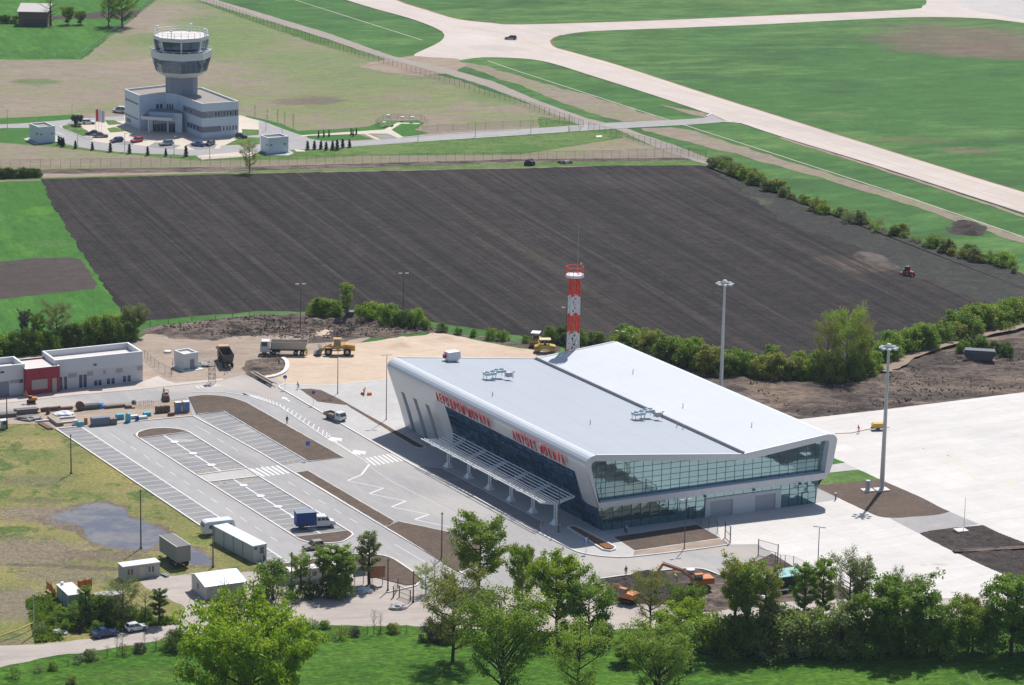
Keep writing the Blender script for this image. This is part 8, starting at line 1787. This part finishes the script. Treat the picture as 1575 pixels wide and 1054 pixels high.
def person(label, px, pose, legs, top, face, hair='black', helmet=None, z=.1, h=1.76, at=None):
    g = G(*px); o = thing('person', label, 'person', (g.x, g.y, z) if at is None else at, face); o.scale = (h / 1.82,) * 3
    b = link('body', PM[pose], o)
    for i, mt in enumerate((cl(legs), cl(top), m_skin, m_boot)): b.material_slots[i].link = 'OBJECT'; b.material_slots[i].material = mt
    hx = {'stand': 0, 'walk': .10, 'bend': .72, 'work': .24}[pose]
    mb = MB(); mb.lathe([(.02, .125), (.07, .11), (.10, .04), (.102, -.02), (.06, -.03)], (hx - .012, 0, 1.70), 10); hm = mb.build('helmet' if helmet else 'hair', [cl(helmet) if helmet else cl(hair)], o, True)
    mb = MB(); mb.add([(hx + .085, -.02, 1.655), (hx + .085, .02, 1.655), (hx + .12, 0, 1.645), (hx + .09, 0, 1.70)], [(0, 2, 3), (1, 3, 2), (0, 1, 2)])
    mb.build('nose', [m_skin], o)
    mb = MB(); [mb.box((hx + .088, s * .035, 1.69), (.012, .022, .012)) for s in (-1, 1)]; mb.box((hx + .088, 0, 1.615), (.012, .05, .01)); mb.build('face', [cl('brown')], o)
    return o
person('walking person in dark clothes on the pavement tip near the roundabout', (458.5, 600), 'walk', 'navy', 'grey', R(200)); person('person in dark clothes standing on the striped lane beside the big brown bed', (441.5, 653), 'stand', 'black', 'black', R(-60))
person('worker in yellow-green vest between tipper truck and loader bucket', (471.5, 549), 'stand', 'orange', 'yellow', R(90), h=1.85); person('worker in yellow vest standing in the dark tipper body', (346.5, 551), 'walk', 'orange', 'yellow', R(-80), z=1.5, h=1.8)
person('dark-clothed man behind the dark tipper truck', (347.5, 575.5), 'walk', 'navy', 'black', R(150)); person('worker dressed all in red walking on the pale apron', (1320.5, 667), 'walk', 'red', 'red', R(200)); person('person in white shirt standing by the glazed terminal corner', (963.5, 823), 'stand', 'navy', 'white', R(30), z=.25, h=1.8)
person('person in blue shirt close behind the white-shirted one', (961, 821), 'stand', 'navy', 'blue', R(60), z=.25, h=1.75); person('worker in brown jacket and orange band standing at the edge of the dug soil', (962.5, 886.5), 'stand', 'orange', 'brown', R(100), h=1.85); person('worker in bright yellow bending over in the dug soil by the excavator', (1041, 899), 'bend', 'grey', 'yellow', R(180), z=.4)
person('worker with yellow vest riding the small compactor', (252, 611), 'stand', 'navy', 'yellow', R(90), z=.5, h=1.6); person('worker in violet and yellow bending over red tools on the concrete', (560, 608), 'bend', 'brown', 'yellow', R(-70), h=1.8); person('dark figure standing by the white-cab tipper truck', (416, 551), 'stand', 'blue', 'navy', R(100)); person('dark figure left of the kerb works by the roundabout island', (429, 563), 'bend', 'black', 'brown', R(140), z=.3); person('person at the right end of the long pale container', (406, 866), 'stand', 'black', 'brown', R(-40), z=.05)

# ------------------------------------------------------------------ building materials and clutter
def pile(name, label, cat, px, rz, items, z=.06, group=None):
    g = G(*px); o = thing(name, label, cat, (g.x, g.y, z), rz, group)
    for pn, mt, fn in items:
        mb = MB(); fn(mb); mb.build(pn, [mt], o)
    return o
RB = R(23); rn_ = random.Random(11)
m_pipe = flat('dull_pipe', (.15, .14, .13), .6, wear=.2); m_rusty = flat('rusty_steel', (.14, .075, .05), .8, wear=.25); m_tim = flat('weathered_timber', (.33, .27, .21), .8); m_timd = flat('dark_timber', (.13, .105, .085), .85, wear=.2)
m_aqua = flat('turquoise_plastic', (.07, .38, .42), .5); m_tarp = flat('blue_tarp', (.04, .25, .60), .5); m_poly = flat('white_sheet', (.62, .64, .66), .6); m_panelg = flat('grey_blue_panels', (.15, .18, .22), .5, wear=.15); m_block = flat('cement_blocks', (.38, .36, .34), .9)
def logs(n, L_, r, rows, z0=0): return lambda mb: [mb.tube((-L_ / 2 + rn_.uniform(-.2, .2), (i - n / 2) * r * 2, z0 + r + j * r * 1.8), (L_ / 2 + rn_.uniform(-.2, .2), (i - n / 2) * r * 2, z0 + r + j * r * 1.8), r, n=6) for j in range(rows) for i in range(n - j)]
for i, (nm, lab, px, rz, L_, n, rows, mt) in enumerate((('mesh_stack', 'flat stack of grey reinforcing mesh at the far left edge', (12, 641), RB, 3.4, 6, 3, m_pipe), ('formwork_stack', 'neat stack of striped formwork beams left of the brown barrel', (40, 636), RB, 4.6, 7, 4, m_pipe), ('pipe_bundle', 'long bundle of dark steel pipes beside the blue tarpaulin', (138, 629), RB, 3.6, 7, 4, m_pipe), ('beam_stack', 'low stack of rusty beams left of the pipe bundle', (102, 630), RB, 2.4, 4, 2, m_rusty), ('truss_stack', 'stack of dark lattice trusses right of the blue tarpaulin', (176, 627), RB, 4.2, 5, 2, m_timd), ('rail', 'long rusty beam lying behind the brown barrel', (77, 632), RB, 3.8, 3, 2, m_rusty))):
    o = pile(nm, lab, 'stack', px, rz, [])
    for j in range(rows):
        for k in range(n - (j % 2)):
            r_ = .13 if nm != 'rail' else .2; mb = MB(); y = (k - n / 2) * r_ * 2.05 + (j % 2) * r_; a = rn_.uniform(-.25, .25)
            if nm in ('mesh_stack', 'formwork_stack', 'truss_stack', 'rail'): mb.box((a, y, r_ + j * r_ * 2.0), (L_, r_ * 1.7, r_ * 1.8))
            else: mb.tube((-L_ / 2 + a, y, r_ + j * r_ * 1.8), (L_ / 2 + a, y, r_ + j * r_ * 1.8), r_, n=6)
            mb.build('beam' if nm not in ('pipe_bundle',) else 'pipe', [mt], o)
pile('wire_coil', 'rusty round wire coils leaning on the pipe bundle', 'coil', (122, 631), RB, [('coil', m_rusty, lambda mb, k=k: mb.lathe([(.75 - .06 * k, -.12), (.95 - .06 * k, -.05), (.95 - .06 * k, .05), (.75 - .06 * k, .12)], (.0 + .05 * k, -.6 + k * .45, .95), 14, axis='y')) for k in range(3)])
pile('brown_barrel', 'upright brown metal barrel among the stacks', 'barrel', (74, 637), 0, [('body', m_rusty, lambda mb: mb.lathe([(.42, 0), (.42, 1.4), (.36, 1.42)], (0, 0, 0), 12)), ('rim', m_pipe, lambda mb: mb.lathe([(.44, .65), (.44, .72)], (0, 0, 0), 12))])
heap('tarpaulin', 'bright blue tarpaulin bunched over a pile', 'tarpaulin', (155, 628), .75, 1.2, m_tarp, 2); heap('rubble_heap', 'pale heap of rubble and broken blocks', 'rubble', (97, 638), 1.6, .7, m_poly, 4, 1.3); heap('board_heap', 'untidy heap of bent grey boards in front of the formwork', 'heap', (44, 645), 1.7, .8, m_pipe, 6, 1.5)
for lab, px, w_, h_, mt in (('long white beam lying on the kerb strip, upper one', (104, 644), 3.2, .3, m_poly), ('long white beam lying on the kerb strip, lower one', (105, 651), 2.8, .28, m_poly), ('white beam pointing at the timber stack', (66, 649), 3.0, .25, m_poly)):
    pile('white_beam', lab, 'beam', px, RB, [('web', mt, lambda mb: mb.box((0, 0, h_ / 2), (w_, .12, h_))), ('flange', mt, lambda mb: mb.box((0, 0, h_ + .03), (w_, .4, .06)))])
for nm, lab, a, b, w_, h_, mt in (('timber_stack', 'slanting stack of sawn timber at the corner of the car park', (78, 645), (93, 656), 1.4, .7, m_tim), ('plate_stack', 'slanting rusty plates lying at the grass corner', (62, 652), (78, 661), 1.1, .25, m_rusty)):
    A_, B_ = G(*a), G(*b); o = thing(nm, lab, 'stack', (A_.x, A_.y, .05), math.atan2(B_.y - A_.y, B_.x - A_.x)); LL = (B_ - A_).length
    for j in range(3):
        for k in range(4): mb = MB(); mb.box((LL / 2 + rn_.uniform(-.15, .15), (k - 1.5) * w_ / 4, h_ / 3 * (j + .5)), (LL, w_ / 4 * .9, h_ / 3 * .9)); mb.build('plank', [mt], o)
o = pile('cladding_stack', 'long grey-blue stack of cladding sheets on the kerb', 'stack', (154, 654.5), RB, [('sheet', m_panelg, lambda mb, k=k: mb.box((rn_.uniform(-.08, .08), 0, .12 + k * .21), (3.7, 1.3, .19))) for k in range(8)])
pile('cladding_stack', 'short brown-grey stack right beside the long cladding stack', 'stack', (174, 653), RB, [('sheet', m_pipe, lambda mb, k=k: mb.box((rn_.uniform(-.06, .06), 0, .12 + k * .21), (1.35, 1.2, .19))) for k in range(6)])
pile('water_tank', 'upright turquoise tank among the white sheets', 'tank', (197, 650), 0, [('body', m_aqua, lambda mb: mb.lathe([(.55, .5), (.58, 1.0), (.5, 1.8), (.2, 2.0)], (0, 0, 0), 12)), ('stand', m_tarp, lambda mb: mb.box((0, 0, .25), (1.0, 1.0, .5)))])
for lab, px, s, mt in (('turquoise crate heap left of the turquoise tank', (184, 645), (1.6, 1.2, .9), m_aqua), ('turquoise covered pallet right of the white sheets', (226, 640), (1.5, 1.1, .6), m_aqua), ('dark blue tool box on the kerb', (211, 648), (.6, .6, .9), m_vb), ('white wrapped pallet on the kerb strip', (218, 645), (2.2, .9, .45), m_poly), ('white wrapped sheets before the tank', (206, 644), (1.6, .9, .5), m_poly), ('brown crate at the end of the white sheets', (263, 640), (1.2, .8, .5), m_rusty), ('low pallet with sacks on the service road edge', (197, 628), (1.2, 1.0, .4), m_timd), ('white and blue bundle left of the cladding stack', (116, 655), (.9, .8, 1.0), m_poly), ('teal machine part left of the cladding stack', (124, 656), (1.2, .9, .8), m_aqua), ('orange bin left of the cladding stack', (132, 654), (.6, .6, 1.3), m_or)):
    pile('pallet_load', lab, 'pallet', px, RB, [('load', mt, lambda mb, s=s: mb.box((0, 0, .15 + s[2] / 2), s, taper=.93)), ('pallet', m_tim, lambda mb, s=s: mb.box((0, 0, .07), (s[0] + .15, s[1] + .15, .13)))])
for lab, px in (('tall blue-wrapped pallet with orange edge, left one of two', (274, 635)), ('tall blue-wrapped pallet with orange edge, right one of two', (286, 634))):
    pile('wrapped_pallet', lab, 'pallet', px, RB, [('load', flat('wrap_blue', (.10, .17, .36), .5, wear=.3, scale=4), lambda mb: mb.box((0, 0, 1.15), (1.25, 1.1, 2.0))), ('label_band', m_or, lambda mb: mb.box((-.64, 0, 1.6), (.1, 1.12, 1.0))), ('lid', m_poly, lambda mb: mb.box((0, 0, 2.2), (1.3, 1.15, .1))), ('pallet', m_tim, lambda mb: mb.box((0, 0, .07), (1.35, 1.2, .14)))])
pile('crate_stack', 'long brown stack of brick pallets left of the blue-wrapped ones', 'stack', (250, 635), RB, [('crate', m_timd, lambda mb, k=k: mb.box((-1.0 + k * 1.0, 0, .65), (.92, 1.0, 1.2))) for k in range(3)] + [('brick_layer', m_rusty, lambda mb, k=k: mb.box((-1.0 + k * 1.0, 0, 1.32), (.8, .8, .14))) for k in range(3)])
pile('scaffold_cage', 'grey steel cage frame on the service road edge', 'frame', (225, 626), RB, [('frame', m_steel, lambda mb: [mb.beam(a, b, .06, .06) for a, b in [((x, -.6, 0), (x, -.6, 1.1)) for x in (-1.3, -.4, .4, 1.3)] + [((x, .6, 0), (x, .6, 1.1)) for x in (-1.3, -.4, .4, 1.3)] + [((-1.3, y, 1.1), (1.3, y, 1.1)) for y in (-.6, .6)]])])
pile('cement_mixer', 'small grey cement mixer on the service road edge', 'mixer', (206, 627), RB, [('drum', m_pipe, lambda mb: mb.lathe([(.1, .5), (.5, .7), (.55, 1.1), (.3, 1.5)], (0, 0, 0), 10)), ('stand', m_dark, lambda mb: [mb.beam((s * .5, 0, 0), (s * .2, 0, .9), .07, .07) for s in (-1, 1)])])
pile('orange_pipe', 'long reddish pipe lying on the footway of the white building', 'pipe', (147, 602), R(14), [('pipe', m_rusty, lambda mb: mb.tube((-1.4, 0, .12), (1.4, 0, .12), .12, n=8))], z=.14)
pile('scaffold_tower', 'slim steel scaffold tower between pump house and dark tipper truck', 'scaffold', (326, 590), R(20), [('frame', m_pipe, lambda mb: [mb.beam(a, b, .07, .07) for a, b in [((x, y, 0), (x, y, 4.0)) for x in (-.6, .6) for y in (-.6, .6)] + [((-.6, y, z), (.6, y, z)) for y in (-.6, .6) for z in (1, 2, 3, 4)] + [((x, -.6, z), (x, .6, z)) for x in (-.6, .6) for z in (1, 2, 3, 4)] + [((-.6, -.6, 0), (.6, -.6, 2)), ((-.6, -.6, 2), (.6, -.6, 4))]]), ('deck', m_tim, lambda mb: mb.box((0, 0, 3.9), (1.5, 1.5, .08)))])
heap('debris_heap', 'dark twisted debris next to the pump house', 'debris', (312, 562), 2.4, 1.0, m_pipe, 8); heap('debris_heap', 'white sheet crumpled on the earth near the left hedge', 'debris', (197, 520), .9, .7, m_poly, 9)
pile('manhole_ring', 'round concrete ring cover on the fenced plot', 'concrete ring', (258, 542.5), 0, [('ring', m_kerb, lambda mb: mb.lathe([(.85, 0), (.85, .35), (.2, .38)], (0, 0, 0), 14))])
pile('manhole_ring', 'concrete ring beside the big excavator boom', 'concrete ring', (1062, 881), 0, [('ring', m_kerb, lambda mb: mb.lathe([(.75, 0), (.8, .6), (.5, .62)], (0, 0, 0), 14))])
pile('tool_set', 'red compressor tool and orange box on the new concrete', 'tools', (566, 609), R(10), [('box', m_or, lambda mb: mb.box((.3, 0, .35), (.9, .8, .6))), ('engine', m_red, lambda mb: mb.box((-1.1, .5, .3), (.8, .6, .55), taper=.7))])
for lab, px, mt, s in (('orange canister pile between caravan and pale container', (339, 824), flat('canister_orange', (.60, .27, .02), .5), .55), ('white sacks lying by the crooked wooden pole', (329, 827), m_poly, .45), ('blue sacks at the foot of the pale container', (346, 832), flat('sack_blue', (.05, .12, .45), .6), .6), ('white and grey scrap pile left of the brown billboard', (561, 910), m_poly, .9), ('dark scrap pile right of the white scrap', (569, 907), m_pipe, .9), ('white box thrown on the gravel left of the scrap pile', (540, 909), m_poly, .5), ('rubble and stones at the right edge of the gravel road gate', (612, 936), m_block, 1.0), ('stones heaped at the left road bank', (92, 975), m_block, .9), ('debris on the gravel under the barrack bushes', (505, 917), m_poly, .5), ('white scrap on the yard behind the thin trees', (1178, 920), m_poly, .6), ('orange marker bag on the earth bed edge', (995, 852), flat('canister_orange', (.60, .27, .02), .5), .28)):
    heap('scrap_pile' if s > .5 else 'small_pile', lab, 'scrap', px, s * 1.2, s * .7, mt, int(px[0]), 1.2, .9)
pile('white_tubes', 'white and dark tubes leaning by the right end of the grey site cabin', 'tubes', (251, 887), R(-50), [('tube', m_poly if k % 2 else m_blu, lambda mb, k=k: mb.tube((-.9, k * .22, .15), (.9, k * .22, .2), .1, n=6)) for k in range(4)])
# instrument garden behind the conifers
for lab, px, h in (('white louvred weather screen, tallest in the instrument garden', (597, 194), 3.4), ('white instrument box left in the garden', (591, 196), 1.6), ('white instrument box at the back of the garden', (619, 187), 1.4), ('white instrument post at the right of the garden', (634, 189), 1.8)):
    pile('weather_instrument', lab, 'instrument', px, 0, [('stand', m_wsteel, lambda mb, h=h: [mb.tube((x, y, 0), (x, y, h), .05, n=4) for x in (-.4, .4) for y in (-.4, .4)]), ('box', m_white, lambda mb, h=h: mb.box((0, 0, h * .85), (1.0, 1.0, h * .3)))])
# wooden and dark clods strewn over the turned soil
def clods(name, label, px, n, s0, s1, mat, seed, zf):
    rs = random.Random(seed); mb = MB(); P = [G2(*q) for q in px]; x0 = min(p[0] for p in P); x1 = max(p[0] for p in P); y0 = min(p[1] for p in P); y1 = max(p[1] for p in P); k = 0
    def ins(x, y):
        c = False
        for i in range(len(P)):
            a, b = P[i], P[(i + 1) % len(P)]
            if (a[1] > y) != (b[1] > y) and x < (b[0] - a[0]) * (y - a[1]) / (b[1] - a[1]) + a[0]: c = not c
        return c
    while k < n:
        x, y = rs.uniform(x0, x1), rs.uniform(y0, y1)
        if not ins(x, y): continue
        s = rs.uniform(s0, s1); mb.box((x, y, zf + s * .3), (s, s * rs.uniform(.5, 1.2), s * rs.uniform(.4, .8)), rs.uniform(0, 3), taper=rs.uniform(.4, .8)); k += 1
    tag(mb.build(name, [mat]), label, 'soil', kind='stuff')
clods('soil_clods', 'clods of earth on the dug field at the right', [(1100, 572), (1330, 584), (1400, 560), (1575, 520), (1575, 600), (1360, 626), (1235, 640)], 1500, .12, .38, g_soil, 2, .3)
clods('soil_clods', 'clods of earth over the turned soil by the ploughed field', [(235, 505), (400, 488), (560, 493), (700, 514), (640, 514), (470, 525), (330, 520)], 1200, .12, .42, g_soil, 3, .6)

# ------------------------------------------------------------------ air
HAZE = 0.00004
if HAZE:
    mb = MB(); mb.hexa([(-900, -60, -1), (900, -60, -1), (900, 2600, -1), (-900, 2600, -1), (-900, -60, CAMH + 8), (900, -60, CAMH + 8), (900, 2600, CAMH + 8), (-900, 2600, CAMH + 8)])
    t = NT('haze_air'); v = t.n('VolumePrincipled', {'Color': (.72, .84, 1.0, 1), 'Density': HAZE, 'Anisotropy': .1}); t.t.links.new(v.outputs[0], t.out.inputs['Volume'])
    tag(mb.build('haze', [t.m]), 'thin blue summer haze over the airfield', 'haze', kind='stuff')
